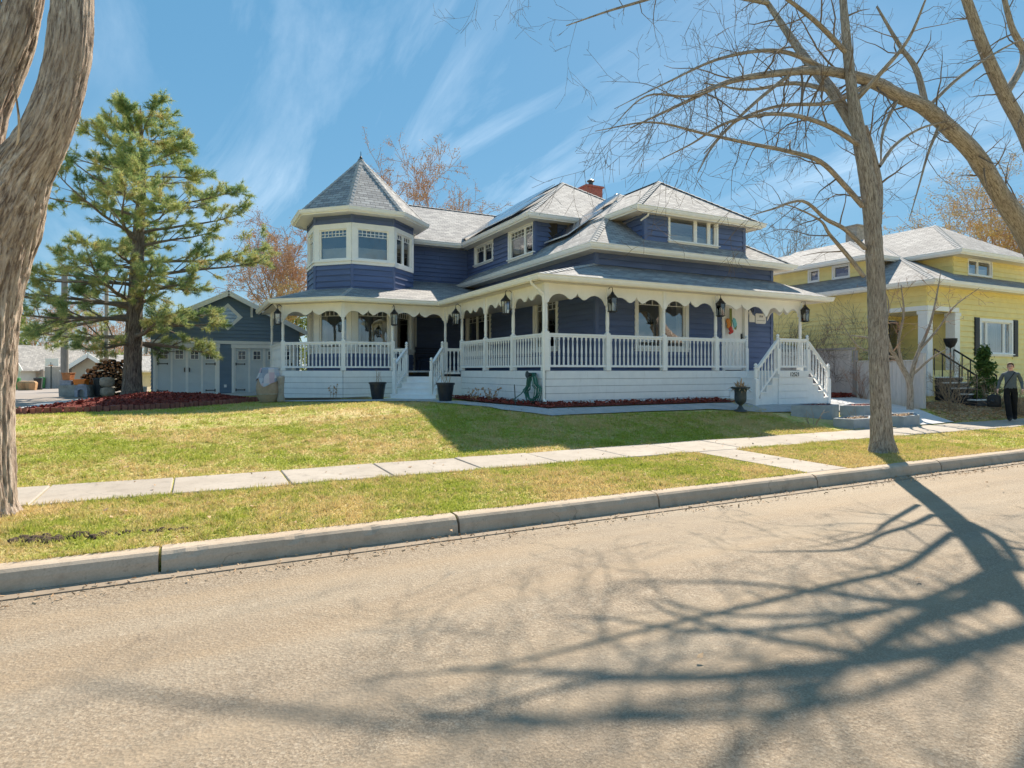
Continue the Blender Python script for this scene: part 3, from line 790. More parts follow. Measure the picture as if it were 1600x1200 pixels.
def window(house, fr, s0, s1, z0, z1, lights=1, widths=None, trans=(0, 0), transh=0.0, casing=0.10, trim='white_trim', blind_or_glare=0.0, curtain=False, sill=True, proud=0.045, split=None, name='window'):
    """(s0..s1, z0..z1) is the outside of the casing"""
    c = empty(name, house, fr.P((s0 + s1) / 2, 0, z0))
    m = MB(); cw = casing
    m.fbox(fr, s0, s0 + cw, -0.10, proud, z0, z1); m.fbox(fr, s1 - cw, s1, -0.10, proud, z0, z1)
    m.fbox(fr, s0 + cw, s1 - cw, -0.10, proud + 0.004, z1 - cw, z1); m.fbox(fr, s0 + cw, s1 - cw, -0.10, proud + 0.004, z0, z0 + cw)
    m.build('casing', M[trim], c)
    if sill: MB().fbox(fr, s0 - 0.04, s1 + 0.04, 0.01, proud + 0.05, z0 + cw * 0.55, z0 + cw * 0.9).build('sill', M[trim], c)
    a, b, lo, hi = s0 + cw, s1 - cw, z0 + cw, z1 - cw
    widths = widths or [1] * lights; tot = sum(widths); x = a; mu = 0.045
    fm = MB(); gm = MB(); panes = []
    for i, wd in enumerate(widths):
        x1 = x + (b - a) * wd / tot
        l, r = x + (mu / 2 if i else 0), x1 - (mu / 2 if i < len(widths) - 1 else 0)
        sf = 0.042
        fm.fbox(fr, l, l + sf, -0.075, -0.012, lo, hi); fm.fbox(fr, r - sf, r, -0.075, -0.012, lo, hi)
        fm.fbox(fr, l + sf, r - sf, -0.075, -0.014, lo, lo + sf); fm.fbox(fr, l + sf, r - sf, -0.075, -0.014, hi - sf, hi)
        if i < len(widths) - 1: fm.fbox(fr, x1 - mu / 2, x1 + mu / 2, -0.08, 0.0, lo, hi)
        L, Rr, B, T = l + sf, r - sf, lo + sf, hi - sf
        rows, cols = trans
        if split: fm.fbox(fr, L, Rr, -0.07, -0.016, lerp(B, T, split) - 0.02, lerp(B, T, split) + 0.02)
        if rows:
            cc = max(1, int(round(cols * wd / max(widths))))
            zb = T - transh
            for k in range(1, cc): gm.fbox(fr, lerp(L, Rr, k / cc) - 0.009, lerp(L, Rr, k / cc) + 0.009, -0.062, -0.028, zb, T)
            for k in range(rows): gm.fbox(fr, L, Rr, -0.064, -0.026, zb + transh * k / rows - 0.009, zb + transh * k / rows + 0.009)
            panes.append((L, Rr, B, zb))
            for k in range(cc):
                for j in range(rows): panes.append((lerp(L, Rr, k / cc), lerp(L, Rr, (k + 1) / cc), zb + transh * j / rows, zb + transh * (j + 1) / rows))
        else: panes.append((L, Rr, B, T))
        x = x1
    fm.build('sash', M[trim], c)
    if gm.v: gm.build('muntin_grid', M[trim], c)
    rr = random.Random(int(abs(s0 * 977 + z0 * 131 + fr.p.x * 37)))
    for (l, r, bb, t_) in panes:
        j = [rr.gauss(0, 0.0012) for _ in range(4)]; P = fr.P
        vs = [P(l, -0.045 + j[0], bb), P(r, -0.045 + j[1], bb), P(r, -0.045 + j[2], t_), P(l, -0.045 + j[3], t_)]
        MB().add(vs, [(0, 1, 2, 3)]).build('pane', M['glass'], c)
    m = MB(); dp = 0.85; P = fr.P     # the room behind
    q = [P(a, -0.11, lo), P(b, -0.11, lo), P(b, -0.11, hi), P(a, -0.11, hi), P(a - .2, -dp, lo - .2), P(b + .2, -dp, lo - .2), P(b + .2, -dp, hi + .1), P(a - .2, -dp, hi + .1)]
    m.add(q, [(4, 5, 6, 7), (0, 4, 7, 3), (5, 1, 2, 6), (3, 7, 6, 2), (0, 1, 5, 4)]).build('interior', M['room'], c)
    if blind_or_glare > 0: MB().fbox(fr, a + .02, b - .02, -0.16, -0.15, lo, lerp(lo, hi, blind_or_glare)).build('blind_or_glare', M['blind_or_glare'], c)
    if curtain:
        m = MB(); n = 26
        for s_, e_ in ((a, lerp(a, b, curtain)), (lerp(b, a, curtain), b)):
            top, bot = [], []
            for i in range(n + 1):
                x = lerp(s_, e_, i / n); o = -0.19 + 0.03 * math.sin(i * 1.9)
                bot.append(P(x, o, lo)); top.append(P(x, o, hi))
            m.add(bot + top, [(i, i + 1, i + n + 2, i + n + 1) for i in range(n)])
        m.build('curtain', M['curtain'], c, smooth=True)
    return c

def roof_plane(m, pts, thick=0.07):
    """adds a shingled polygon with thickness to MB m and its shingle coordinates to m.uv"""
    if m.uv is None: m.uv = []
    P = [Vector(p) for p in pts]
    n = Vector((0, 0, 0))
    for i in range(len(P)):
        a, b = P[i], P[(i + 1) % len(P)]
        n += Vector(((a.y - b.y) * (a.z + b.z), (a.z - b.z) * (a.x + b.x), (a.x - b.x) * (a.y + b.y)))
    if n.z < 0: P.reverse(); n = -n
    n.normalize()
    tt = Vector((0, 0, 1)).cross(n)
    tt = tt.normalized() if tt.length > 1e-4 else Vector((1, 0, 0))
    ss = n.cross(tt)
    k = len(P); b = len(m.v)
    m.v += [tuple(p) for p in P] + [(p.x, p.y, p.z - thick) for p in P]
    m.f.append(tuple(range(b, b + k))); m.m.append(0)
    for p in P: m.uv += [p.dot(tt), p.dot(ss)]
    m.f.append(tuple(range(b + 2 * k - 1, b + k - 1, -1))); m.m.append(0)
    for p in reversed(P): m.uv += [p.dot(tt), p.dot(ss)]
    for i in range(k):
        j = (i + 1) % k
        m.f.append((b + j, b + i, b + i + k, b + j + k)); m.m.append(0)
        for q, dz in ((P[j], 0), (P[i], 0), (P[i], thick), (P[j], thick)): m.uv += [q.dot(tt), q.dot(ss) - dz]

def roof(house, planes, caps=(), mat='shingle', name='roof', thick=0.07):
    m = MB()
    for p in planes: roof_plane(m, p, thick)
    r = m.build(name, M[mat], house)
    for a, b in caps:
        c = MB(); a, b = Vector(a), Vector(b); n = max(1, int((b - a).length / 0.22)); t = (b - a) / n; side = t.cross(Vector((0, 0, 1))).normalized() * 0.115
        for i in range(n):
            p, q = a + t * i, a + t * (i + 1.12); lift = Vector((0, 0, 0.035)); lo = Vector((0, 0, 0.018)); dn = Vector((0, 0, -0.055))
            c.add([p + lift, p + side + dn + lift, q + side + dn + lo, q + lo, p - side + dn + lift, q - side + dn + lo], [(0, 1, 2, 3), (4, 0, 3, 5), (1, 0, 4), (3, 2, 5)])
        c.uv = [0.0] * (2 * sum(len(f) for f in c.f))
        for i in range(0, len(c.uv), 2): c.uv[i] = 0.37 * (i % 14); c.uv[i + 1] = 0.11 * (i % 10)
        c.uv = None; c.build('ridge_cap', M['cap_shingle'], r)
    return r

def gutter(house, pts, z, mat='white_trim', name='gutter', h=0.125, w=0.11, fascia=0.17):
    """eaves gutter and fascia swept along plan points, outside on the right of the run"""
    P = [Vector((p[0], p[1], 0)) for p in pts]
    prof = [(-0.03, -fascia), (0.0, -fascia), (0.0, -h + 0.01), (w * 0.55, -h), (w * 0.8, -h * 0.55), (w * 0.82, -0.02), (w, -0.012), (w, 0.005), (w - 0.015, 0.005), (w - 0.02, -0.03), (0.005, -0.03), (-0.03, 0.0)]
    rings = []
    for i, p in enumerate(P):
        d0 = (P[i] - P[i - 1]).normalized() if i else None; d1 = (P[i + 1] - P[i]).normalized() if i < len(P) - 1 else None
        n0 = Vector((d0.y, -d0.x, 0)) if d0 else None; n1 = Vector((d1.y, -d1.x, 0)) if d1 else None
        if n0 and n1: n = (n0 + n1); n = n / (n.dot(n0))
        else: n = n0 or n1
        rings.append([p + n * o + Vector((0, 0, z + dz)) for o, dz in prof])
    m = MB(); k = len(prof)
    for r in rings: m.v += [tuple(x) for x in r]
    for i in range(len(rings) - 1):
        for j in range(k):
            a, b = i * k + j, i * k + (j + 1) % k
            m.f.append((a, a + k, b + k, b)); m.m.append(0)
    m.f.append(tuple(range(k))); m.m.append(0); m.f.append(tuple(range(len(m.v) - 1, len(m.v) - 1 - k, -1))); m.m.append(0)
    return m.build(name, M[mat], house)

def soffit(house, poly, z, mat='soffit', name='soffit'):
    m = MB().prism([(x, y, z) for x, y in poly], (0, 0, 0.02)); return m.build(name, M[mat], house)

# turned baluster and porch post
_b = MB(); H = 0.80
_b.lathe([(0.026, 0), (0.026, 0.24), (0.015, 0.262), (0.026, 0.285), (0.020, 0.31), (0.028, 0.36), (0.023, 0.50), (0.014, 0.66), (0.020, 0.70), (0.026, 0.72), (0.026, 0.80)], 8, rot=0.5)
BAL = _b.mesh('baluster', M['white_paint'])
def railing(house, p0, p1, zb0, zb1=None, h=0.95, gap=0.142, name='railing', clear=0.06):
    zb1 = zb0 if zb1 is None else zb1
    a, b = Vector((p0[0], p0[1], zb0)), Vector((p1[0], p1[1], zb1)); up = Vector((0, 0, 1)); t = (b - a).normalized()
    m = MB(); A, B = a + t * clear, b - t * clear
    m.beam(A + up * (h - 0.03), B + up * (h - 0.03), 0.085, 0.05); m.beam(A + up * (h - 0.075), B + up * (h - 0.075), 0.045, 0.05)
    m.beam(A + up * 0.115, B + up * 0.115, 0.06, 0.055)
    r = m.build(name, M['white_paint'], house)
    L = math.hypot(b.x - a.x, b.y - a.y); n = max(1, int(round((L - 0.12) / gap)))
    ang = math.atan2(b.y - a.y, b.x - a.x)
    for i in range(n):
        f = (0.06 + (L - 0.12) * (i + 0.5) / n) / L; p = a.lerp(b, f)
        place('baluster', BAL, r, p + up * 0.13, (0, 0, ang), (1, 1, (h - 0.21) / 0.80))
    return r
def post_mesh(H, low, rs=0.062):
    m = MB(); q = rs
    def sq(z0, z1, r): m.box(-r, r, -r, r, z0, z1)
    sq(0, low, q); sq(0, 0.10, q + 0.012)
    m.lathe([(q * 0.98, low), (q * 0.62, low + 0.05), (q * 0.80, low + 0.09), (q * 0.66, low + 0.14), (q * 0.80, low + 0.25), (q * 0.74, H - 0.75), (q * 0.62, H - 0.62), (q * 0.82, H - 0.58), (q * 0.6, H - 0.54), (q * 0.8, H - 0.50)], 12)
    sq(H - 0.50, H, q * 0.86)
    return m.mesh('post', M['white_trim'])
def fretwork(house, p0, p1, zt, n_in=0.05, th=0.035, deep=0.56):
    """scalloped board hung between two posts"""
    fr = Fr(p0, p1); L = fr.L
    half = [(0, -.56), (.05, -.56), (.055, -.50), (.09, -.49), (.13, -.42), (.20, -.345), (.30, -.295), (.42, -.275), (.54, -.29), (.64, -.335), (.71, -.385), (.77, -.405), (.83, -.395), (.88, -.36), (.93, -.335), (.965, -.30), (1.0, -.235)]
    sc = deep / 0.56; bot = [(t * L / 2, d * sc) for t, d in half] + [(L - t * L / 2, d * sc) for t, d in half[-2::-1]]
    m = MB()
    for (sa, da), (sb, db) in zip(bot[:-1], bot[1:]):
        P = fr.P
        m.add([P(sa, th / 2, zt + da), P(sb, th / 2, zt + db), P(sb, -th / 2, zt + db), P(sa, -th / 2, zt + da), P(sa, th / 2, zt), P(sb, th / 2, zt), P(sb, -th / 2, zt), P(sa, -th / 2, zt)], BOXF)
    return m.build('fretwork', M['cream'], house)
def boards(house, fr, zt, zb, hs, mat='white_paint', o0=0.0, o1=0.03, s0=0, s1=None, splits=(), name='skirting_board'):
    """wide horizontal boards one below the other, with small joints; the foot follows the ground"""
    s1 = fr.L if s1 is None else s1; z = zt
    cuts = [s0] + [x for x in splits if s0 < x < s1] + [s1]
    for i, h in enumerate(hs):
        lo = max(z - h, zb)
        for a, b in zip(cuts[:-1], cuts[1:]):
            pr = o1 + (0.012 if i == 0 else 0.0)
            MB().fbox(fr, a + 0.002, b - 0.002, o0, pr, lo + 0.008, z).build(name, M[mat], house)
        z = lo
        if z <= zb + 0.01: break
# ================================================================== the navy house with turret and wrap-around porch
DK = 1.70
NV, NT_ = M['navy'], M['navy_trim']
house = thing('blue_house', 'navy clapboard house with octagonal turret and white wrap-around porch', 'house', (10.27, 14.7, 0.8))
def u_at(px, v): return at_v(px, v).x
def v_at(px, u): return at_u(px, u).y

# --- main walls
frA = Fr((10.27, 14.7), (17.5, 14.7))
wa0, wa1 = u_at(991, 14.7) - 10.27, u_at(1075, 14.7) - 10.27
dr0, dr1 = u_at(1127, 14.7) - 10.27, u_at(1167, 14.7) - 10.27
siding(house, frA, DK - 0.1, 5.15, [(wa0, wa1, 2.28, 4.22), (dr0, dr1, DK - 0.2, 4.10)], NV)
window(house, frA, wa0, wa1, 2.28, 4.22, widths=[1, 1], trans=(2, 3), transh=0.36, casing=0.13, curtain=0.10)
frB = Fr((10.27, 24.5), (10.27, 14.7))
b1 = (24.5 - v_at(834, 10.27), 24.5 - v_at(873, 10.27)); b2 = (24.5 - v_at(728, 10.27), 24.5 - v_at(768, 10.27))
b2 = (max(b2[0], 0.25), b2[1])
siding(house, frB, DK - 0.1, 5.3, [(b1[0], b1[1], 2.32, 4.18), (b2[0], b2[1], 2.32, 4.18)], NV)
window(house, frB, b1[0], b1[1], 2.32, 4.18, widths=[1, 1], trans=(2, 2), transh=0.32, casing=0.13, curtain=0.2)
window(house, frB, b2[0], b2[1], 2.32, 4.18, widths=[1, 1.4], trans=(2, 3), transh=0.32, casing=0.14, curtain=0.15)
siding(house, Fr((17.5, 14.7), (17.5, 27)), 0.6, 5.15, [], NV)
frK = Fr((6.6, 24.5), (10.45, 24.5))
siding(house, frK, DK - 0.1, 7.0, [(0.95, 1.55, DK - .1, 3.9)], NV)
window(house, frK, 0.95, 1.55, DK - 0.05, 3.9, casing=0.09, sill=False, name='side_door')
frW = Fr((10.45, 24.5), (10.45, 18.6))
w1 = (24.5 - v_at(742, 10.45), 24.5 - v_at(771.5, 10.45)); w2 = (24.5 - v_at(795, 10.45), 24.5 - v_at(836, 10.45))
siding(house, frW, 5.3, 6.96, [(w1[0], w1[1], 6.00, 6.90), (w2[0], w2[1], 5.72, 6.92)], NV)
window(house, frW, w1[0], w1[1], 6.00, 6.90, widths=[1, 1], trans=(1, 3), transh=0.15, casing=0.10, blind_or_glare=0.0)
window(house, frW, w2[0], w2[1], 5.72, 6.92, widths=[1.7, 1], trans=(2, 4), transh=0.24, casing=0.11, curtain=0.2)
siding(house, Fr((10.45, 18.6), (13.9, 18.6)), 5.3, 6.96, [], NV)
frD = Fr((12.12, 14.8), (16.3, 14.8))
d0, d1 = u_at(1043, 14.8) - 12.12, u_at(1121, 14.8) - 12.12
siding(house, frD, 5.45, 6.56, [(d0, d1, 5.66, 6.56)], NV)
window(house, frD, d0, d1, 5.66, 6.57, widths=[1.9, 1, .5], casing=0.075, sill=True, blind_or_glare=0.3)
siding(house, Fr((12.12, 17.6), (12.12, 14.8)), 5.45, 6.56, [], NV)
siding(house, Fr((16.3, 14.8), (16.3, 17.6)), 5.45, 6.56, [], NV)
for x, y, z0, z1 in ((10.27, 14.7, 1.6, 5.15), (17.5, 14.7, 1.0, 5.15), (12.12, 14.8, 5.5, 6.55), (16.3, 14.8, 5.5, 6.55), (10.45, 18.6, 5.5, 6.95)):
    m = MB(); m.box(x - 0.046, x + 0.07, y - 0.046, y + 0.07, z0, z1) if x < 13 else m.box(x - 0.07, x + 0.046, y - 0.046, y + 0.07, z0, z1)
    m.build('corner_board', NT_, house)

# --- front door
dw = empty('front_door', house, frA.P((dr0 + dr1) / 2, 0, DK))
m = MB(); m.fbox(frA, dr0, dr0 + 0.13, -0.12, 0.05, DK, 3.98); m.fbox(frA, dr1 - 0.15, dr1, -0.12, 0.05, DK, 3.98); m.fbox(frA, dr0 - 0.05, dr1 + 0.12, -0.12, 0.08, 3.92, 4.10)
m.build('door_frame', M['white_trim'], dw)
m = MB(); a, b = dr0 + 0.14, dr1 - 0.16
m.fbox(frA, a, b, -0.09, -0.04, DK + 0.02, 3.915)
for s0_, s1_, z0_, z1_ in ((a + .1, (a + b) / 2 - .04, DK + .15, DK + .85), ((a + b) / 2 + .04, b - .1, DK + .15, DK + .85), (a + .1, (a + b) / 2 - .04, DK + 1.0, DK + 1.95), ((a + b) / 2 + .04, b - .1, DK + 1.0, DK + 1.95)):
    m.fbox(frA, s0_, s1_, -0.04, -0.03, z0_, z1_)
m.build('door_leaf', M['white_paint'], dw)
MB().fbox(frA, b - 0.09, b - 0.05, -0.04, 0.0, DK + 0.98, DK + 1.22).fbox(frA, b - 0.10, b - 0.04, 0.0, 0.03, DK + 1.08, DK + 1.11).build('door_handle', M['black_metal'], dw)

# --- turret
TC, TA = Vector((5.62, 23.5, 0)), 1.80
def octo(apo, k, c=TC):
    r = apo / math.cos(R(22.5)); a = R(247.5 + 45 * k); return (c.x + r * math.cos(a), c.y + r * math.sin(a))
for k in (-2, -1, 0, 1, 2, 3, 4, 5):
    fr = Fr(octo(TA, k), octo(TA, k + 1)); L = fr.L
    if k in (-2, -1, 0, 1):
        siding(house, fr, DK - 0.1, 2.30, [], NV); siding(house, fr, 4.22, 5.42, [], NV, exp=0.205); siding(house, fr, 6.86, 7.22, [], NV, exp=0.18)
        if k == 1:
            window(house, fr, 0, L, 5.42, 6.86, widths=[1, 1], trans=(1, 3), transh=0.16, casing=0.16, sill=False)
        else:
            window(house, fr, 0, L, 5.42, 6.86, trans=(2, 7), transh=0.21, casing=0.19, blind_or_glare=0.40, sill=True)  # pale lower panel stands in for a whitish reflection in the turret panes
        window(house, fr, 0, L, 2.30, 4.22, trans=(2, 6), transh=0.36, casing=0.19, curtain=0.16 if k < 1 else False, sill=True)
        for za, zb in ((DK - 0.1, 2.30), (4.22, 5.42), (6.86, 7.22)): MB().fbox(fr, -0.05, 0.05, -0.05, 0.046, za, zb).build('corner_board', NT_, house)
    else:
        siding(house, fr, 4.0, 7.22, [], NV, exp=0.205)
ze, zap = 7.30, 9.74
planes = [[(*octo(2.30, k), ze), (*octo(2.30, k + 1), ze), (TC.x, TC.y, zap)] for k in range(8)]
roof(house, planes, [((*octo(2.30, k), ze), (TC.x, TC.y, zap)) for k in range(-2, 3)], name='turret_roof')
gutter(house, [octo(2.30, k) for k in range(-3, 4)], ze - 0.01)
soffit(house, [octo(2.27, k) for k in range(8)], ze - 0.15, 'cream')
MB().lathe([(0.05, 0), (0.06, 0.05), (0.015, 0.12), (0.012, 0.26), (0.0, 0.30)], 8, (TC.x, TC.y, zap)).build('finial', M['black_metal'], house)

# --- main roofs
E1, RZ = 5.26, 8.14
roof(house, [[(9.77, 14.2, E1), (9.77, 24.2, E1), (10.45, 24.2, 5.736), (10.45, 18.6, 5.736), (13.885, 18.6, RZ), (13.885, 18.315, RZ)],
             [(9.77, 14.2, E1), (18.0, 14.2, E1), (13.885, 18.315, RZ)],
             [(18.0, 14.2, E1), (18.0, 27, E1), (13.885, 27, RZ), (13.885, 18.315, RZ)]],
     [((9.77, 14.2, E1), (13.885, 18.315, RZ)), ((18.0, 14.2, E1), (13.885, 18.315, RZ))], name='main_roof')
gutter(house, [(9.77, 24.2), (9.77, 14.2), (18.0, 14.2), (18.0, 25)], E1 - 0.01)
soffit(house, [(9.79, 24.2), (9.79, 14.22), (17.98, 14.22), (17.98, 20), (17.4, 20), (17.4, 14.8), (10.3, 14.8), (10.3, 24.2)], E1 - 0.16)
DE = 6.60
roof(house, [[(11.6, 14.5, DE), (16.85, 14.5, DE), (14.2, 16.6, 8.2)],
             [(11.6, 14.5, DE), (14.2, 16.6, 8.2), (14.2, 19.4, 8.2), (11.6, 17.4, DE)],
             [(16.85, 14.5, DE), (14.2, 16.6, 8.2), (14.2, 19.4, 8.2), (16.85, 17.4, DE)]],
     [((11.6, 14.5, DE), (14.2, 16.6, 8.2)), ((16.85, 14.5, DE), (14.2, 16.6, 8.2)), ((14.2, 16.6, 8.2), (14.2, 18.9, 8.2))], name='dormer_roof')
gutter(house, [(11.6, 16.0), (11.6, 14.5), (16.85, 14.5), (16.85, 16.0)], DE - 0.01)
soffit(house, [(11.62, 16.6), (11.62, 14.52), (16.83, 14.52), (16.83, 16.6)], DE - 0.15)
WE = 7.00
roof(house, [[(9.95, 18.1, WE), (13.42, 21.56, 9.39), (13.42, 29.5, 9.39), (9.95, 29.5, WE)],
             [(9.95, 18.1, WE), (16.9, 18.1, WE), (13.42, 21.56, 9.39)],
             [(16.9, 18.1, WE), (16.9, 29.5, WE), (13.42, 29.5, 9.39), (13.42, 21.56, 9.39)]],
     [((9.95, 18.1, WE), (13.42, 21.56, 9.39)), ((16.9, 18.1, WE), (13.42, 21.56, 9.39)), ((13.42, 21.56, 9.39), (13.42, 28, 9.39))], name='wing_roof')
gutter(house, [(9.95, 24.0), (9.95, 18.1), (12.6, 18.1)], WE - 0.01)
soffit(house, [(9.97, 24.4), (9.97, 18.12), (13.4, 18.12), (13.4, 18.7), (10.4, 18.7), (10.4, 24.4)], WE - 0.15)
roof(house, [[(5.6, 23.95, WE), (10.2, 23.95, WE), (14.5, 28.1, 9.50), (5.6, 28.1, 9.50)], [(5.6, 28.1, 9.50), (14.5, 28.1, 9.50), (14.5, 32, 7), (5.6, 32, 7)]],
     [((5.8, 28.1, 9.50), (13.5, 28.1, 9.50))], name='back_roof')
gutter(house, [(7.3, 23.95), (9.9, 23.95)], WE - 0.01)
soffit(house, [(6.9, 23.97), (9.97, 23.97), (10.4, 24.6), (6.9, 24.6)], WE - 0.15)
m = MB()
m.box(5.6, 5.7, 24.6, 31.4, 2, 7.0); m.box(17.3, 17.4, 20, 31, 2, 7); m.box(5.7, 17.3, 31.3, 31.4, 0.6, 7.0)
m.add([(5.65, 24.2, 7.0), (5.65, 31.8, 7.0), (5.65, 28.1, 9.4)], [(0, 1, 2)])
m.build('rear_wall', NV, house)

# --- porch roofs
G = 4.05
A_, B_, C_, D_, E_, F_, H_ = (18.2, 16.4), (18.2, 13.0), (7.43, 13.0), (7.43, 19.85), (4.10, 19.85), (2.23, 21.72), (2.23, 26.2)
t0, t1, t2, t3 = octo(TA, 0), octo(TA, 1), octo(TA, 2), octo(TA, -1)
zf = lambda v: G + 0.29 * (v - 19.85)
roof(house, [[(*B_, G), (*C_, G), (10.29, 14.72, 4.77), (17.5, 14.72, 4.77)],
             [(*A_, G), (*B_, G), (17.5, 14.72, 4.77), (17.5, 16.4, 4.77)],
             [(*C_, G), (*D_, G), (10.29, 22.33, 4.77), (10.29, 14.72, 4.77)],
             [(*D_, G), (*E_, G), (t0[0], t0[1], zf(t0[1])), (t1[0], t1[1], zf(t1[1])), (t2[0], t2[1], zf(t2[1])), (t2[0], 24.5, zf(24.5)), (10.29, 24.5, zf(24.5)), (10.29, 22.33, zf(22.33))],
             [(*E_, G), (*F_, G), (*t3, zf(t0[1])), (*t0, zf(t0[1]))],
             [(*F_, G), (*H_, G), (3.82, 26.2, zf(t0[1])), (*t3, zf(t0[1]))]],
     [((*C_, G), (10.29, 14.72, 4.77)), ((*E_, G), (*t0, zf(t0[1]))), ((*F_, G), (*t3, zf(t0[1])))], name='porch_roof', thick=0.06)
gutter(house, [H_, F_, E_, D_, C_, B_, A_], G - 0.005, 'cream', fascia=0.14)
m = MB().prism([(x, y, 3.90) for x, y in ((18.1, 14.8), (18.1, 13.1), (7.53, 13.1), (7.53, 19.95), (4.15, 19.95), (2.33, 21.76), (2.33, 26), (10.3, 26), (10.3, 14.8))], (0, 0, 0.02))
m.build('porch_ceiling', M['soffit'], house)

# --- deck, skirting, posts, rails, fretwork
PV, PU = 13.4, 7.83
uA = [PU] + [u_at(p, PV) for p in (949, 1037, 1118)]; uE = u_at(1166, PV); uP = u_at(1250, PV); uM = u_at(1197, PV)
vB = [PV] + [v_at(p, PU) for p in (802, 759, 722)]
vL = vB[3]; PR = Vector((7.15, vL, 0)); PL = PR + Vector((-0.91, 0.91, 0))
MB().prism([(x, y, DK - 0.06) for x, y in ((17.5, 14.75), (17.5, PV - .01), (PU - .01, PV - .01), (PU - .01, vL), (PU - .01, 20.24), (4.27, 20.24), (2.62, 21.89), (2.62, 26), (10.3, 26), (10.3, 14.75))], (0, 0, 0.058)).build('deck', M['deck_wood'], house)
base = empty('porch_skirt', house)
hs = [0.205] + [0.185] * 8
boards(base, Fr((PU, PV), (17.5, PV)), DK - 0.012, 0.55, hs, splits=(3.75, 6.9))
boards(base, Fr((PU, vL), (PU, PV)), DK - 0.012, 0.6, hs)
boards(base, Fr((4.27, 20.25), (6.3, 20.25)), DK - 0.012, 0.5, hs)
boards(base, Fr((2.63, 21.89), (4.27, 20.25)), DK - 0.012, 0.5, hs)
boards(base, Fr((2.63, 26.0), (2.63, 21.89)), DK - 0.012, 0.5, hs)
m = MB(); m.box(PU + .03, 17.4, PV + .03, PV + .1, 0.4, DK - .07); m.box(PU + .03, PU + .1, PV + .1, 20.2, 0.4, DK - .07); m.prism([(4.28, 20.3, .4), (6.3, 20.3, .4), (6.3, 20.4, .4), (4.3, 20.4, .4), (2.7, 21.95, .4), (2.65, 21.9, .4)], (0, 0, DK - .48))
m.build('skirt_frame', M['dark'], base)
PM = post_mesh(3.92 - DK, 0.98); PC = post_mesh(3.92 - DK, 0.98, 0.075)
posts = [(u, PV) for u in uA] + [(uP, PV)] + [(PU, v) for v in vB[1:]] + [(PU - 0.05, 20.22), (5.9, 20.25), (4.27, 20.25), (2.63, 21.89), (2.63, 25.2)]
for i, (x, y) in enumerate(posts): place('post', PC if i == 0 else PM, house, (x, y, DK))
FT = 3.93
for a, b in zip([PU] + uA[1:] + [uM], uA[1:] + [uM, uP]): fretwork(house, (a, PV), (b, PV), FT)
vv = vB + [20.22]
for a, b in zip(vv[1:], vv[:-1]): fretwork(house, (PU, a), (PU, b), FT)
for a, b in (((5.9, 20.25), (PU - .05, 20.25)), ((4.27, 20.25), (5.9, 20.25)), ((2.63, 21.89), (4.27, 20.25)), ((2.63, 25.2), (2.63, 21.89)), ((uP, PV), (uP, 14.7))): fretwork(house, a, b, FT)
m = MB()      # plain beam board behind the gutter over the fretwork
for a, b in (((PU, PV), (uP, PV)), ((PU, 20.2), (PU, PV)), ((4.27, 20.25), (PU, 20.25)), ((2.63, 21.89), (4.27, 20.25)), ((2.63, 26), (2.63, 21.89))): m.beam((*a, FT + 0.02), (*b, FT + 0.02), 0.07, 0.12)
m.build('porch_beam', M['cream'], house)
for a, b in zip(uA, uA[1:] + [uE]): railing(house, (a, PV), (b, PV), DK)
for a, b in zip(vB[1:], vB[:-1]): railing(house, (PU, a), (PU, b), DK, gap=0.15)
railing(house, (4.27, 20.25), (5.9, 20.25), DK); railing(house, (2.63, 21.89), (4.27, 20.25), DK); railing(house, (2.63, 25.2), (2.63, 21.89), DK)
NWL = MB().box(-.05, .05, -.05, .05, 0, 0.72).lathe([(.048, .72), (.03, .75), (.045, .78), (.045, .98), (.03, 1.0), (.055, 1.02), (.055, 1.04), (.022, 1.055), (.045, 1.085), (.045, 1.11), (.02, 1.145), (0.001, 1.15)], 10).mesh('newel', M['white_paint'])
place('newel', NWL, house, (uE, PV, DK), None, (1, 1, 0.93))

# --- corner stair to the turret porch
st = empty('corner_stair', house, (6.2, 19.0, 0.8))
LZ = 1.50
MB().prism([(x, y, 0.5) for x, y in ((PU - .02, vL), (7.15, vL), (PL.x, PL.y), (PL.x, 20.24), (PU - .02, 20.24))], (0, 0, LZ - 0.5)).build('landing', M['white_paint'], st)
fs = Fr(PL, PR)
for k in range(1, 4):
    zt = LZ - 0.18 * k; ex = 0.06 if k < 3 else 0.16
    m = MB(); m.fbox(fs, -ex + .02, fs.L + ex - .02, -0.02 + 0.28 * (k - 1), 0.28 * k, 0.5, zt - 0.03); m.fbox(fs, -ex, fs.L + ex, -0.02 + 0.28 * (k - 1), 0.28 * k + 0.03, zt - 0.035, zt)
    m.build('step', M['white_paint'], st)
m = MB().fbox(fs, -0.2, fs.L + 0.2, 0.8, 1.16, 0.5, LZ - 0.72 + 0.06); m.build('step', M['white_paint'], st)
for q in (PL, PR):
    t_ = q + fs.n * 0.03; b_ = q + fs.n * 0.86
    place('newel', NWL, house, (t_.x, t_.y, LZ), (0, 0, R(45))); place('newel', NWL, house, (b_.x, b_.y, LZ - 0.54), (0, 0, R(45)))
    railing(house, (b_.x, b_.y), (t_.x, t_.y), LZ - 0.52, LZ + 0.05, h=0.92, gap=0.13)
railing(house, (7.15, vL + .02), (PU, vL + .02), LZ, gap=0.13, h=0.93); railing(house, (5.9, 20.2), (PL.x, PL.y), LZ, gap=0.13, h=0.93)

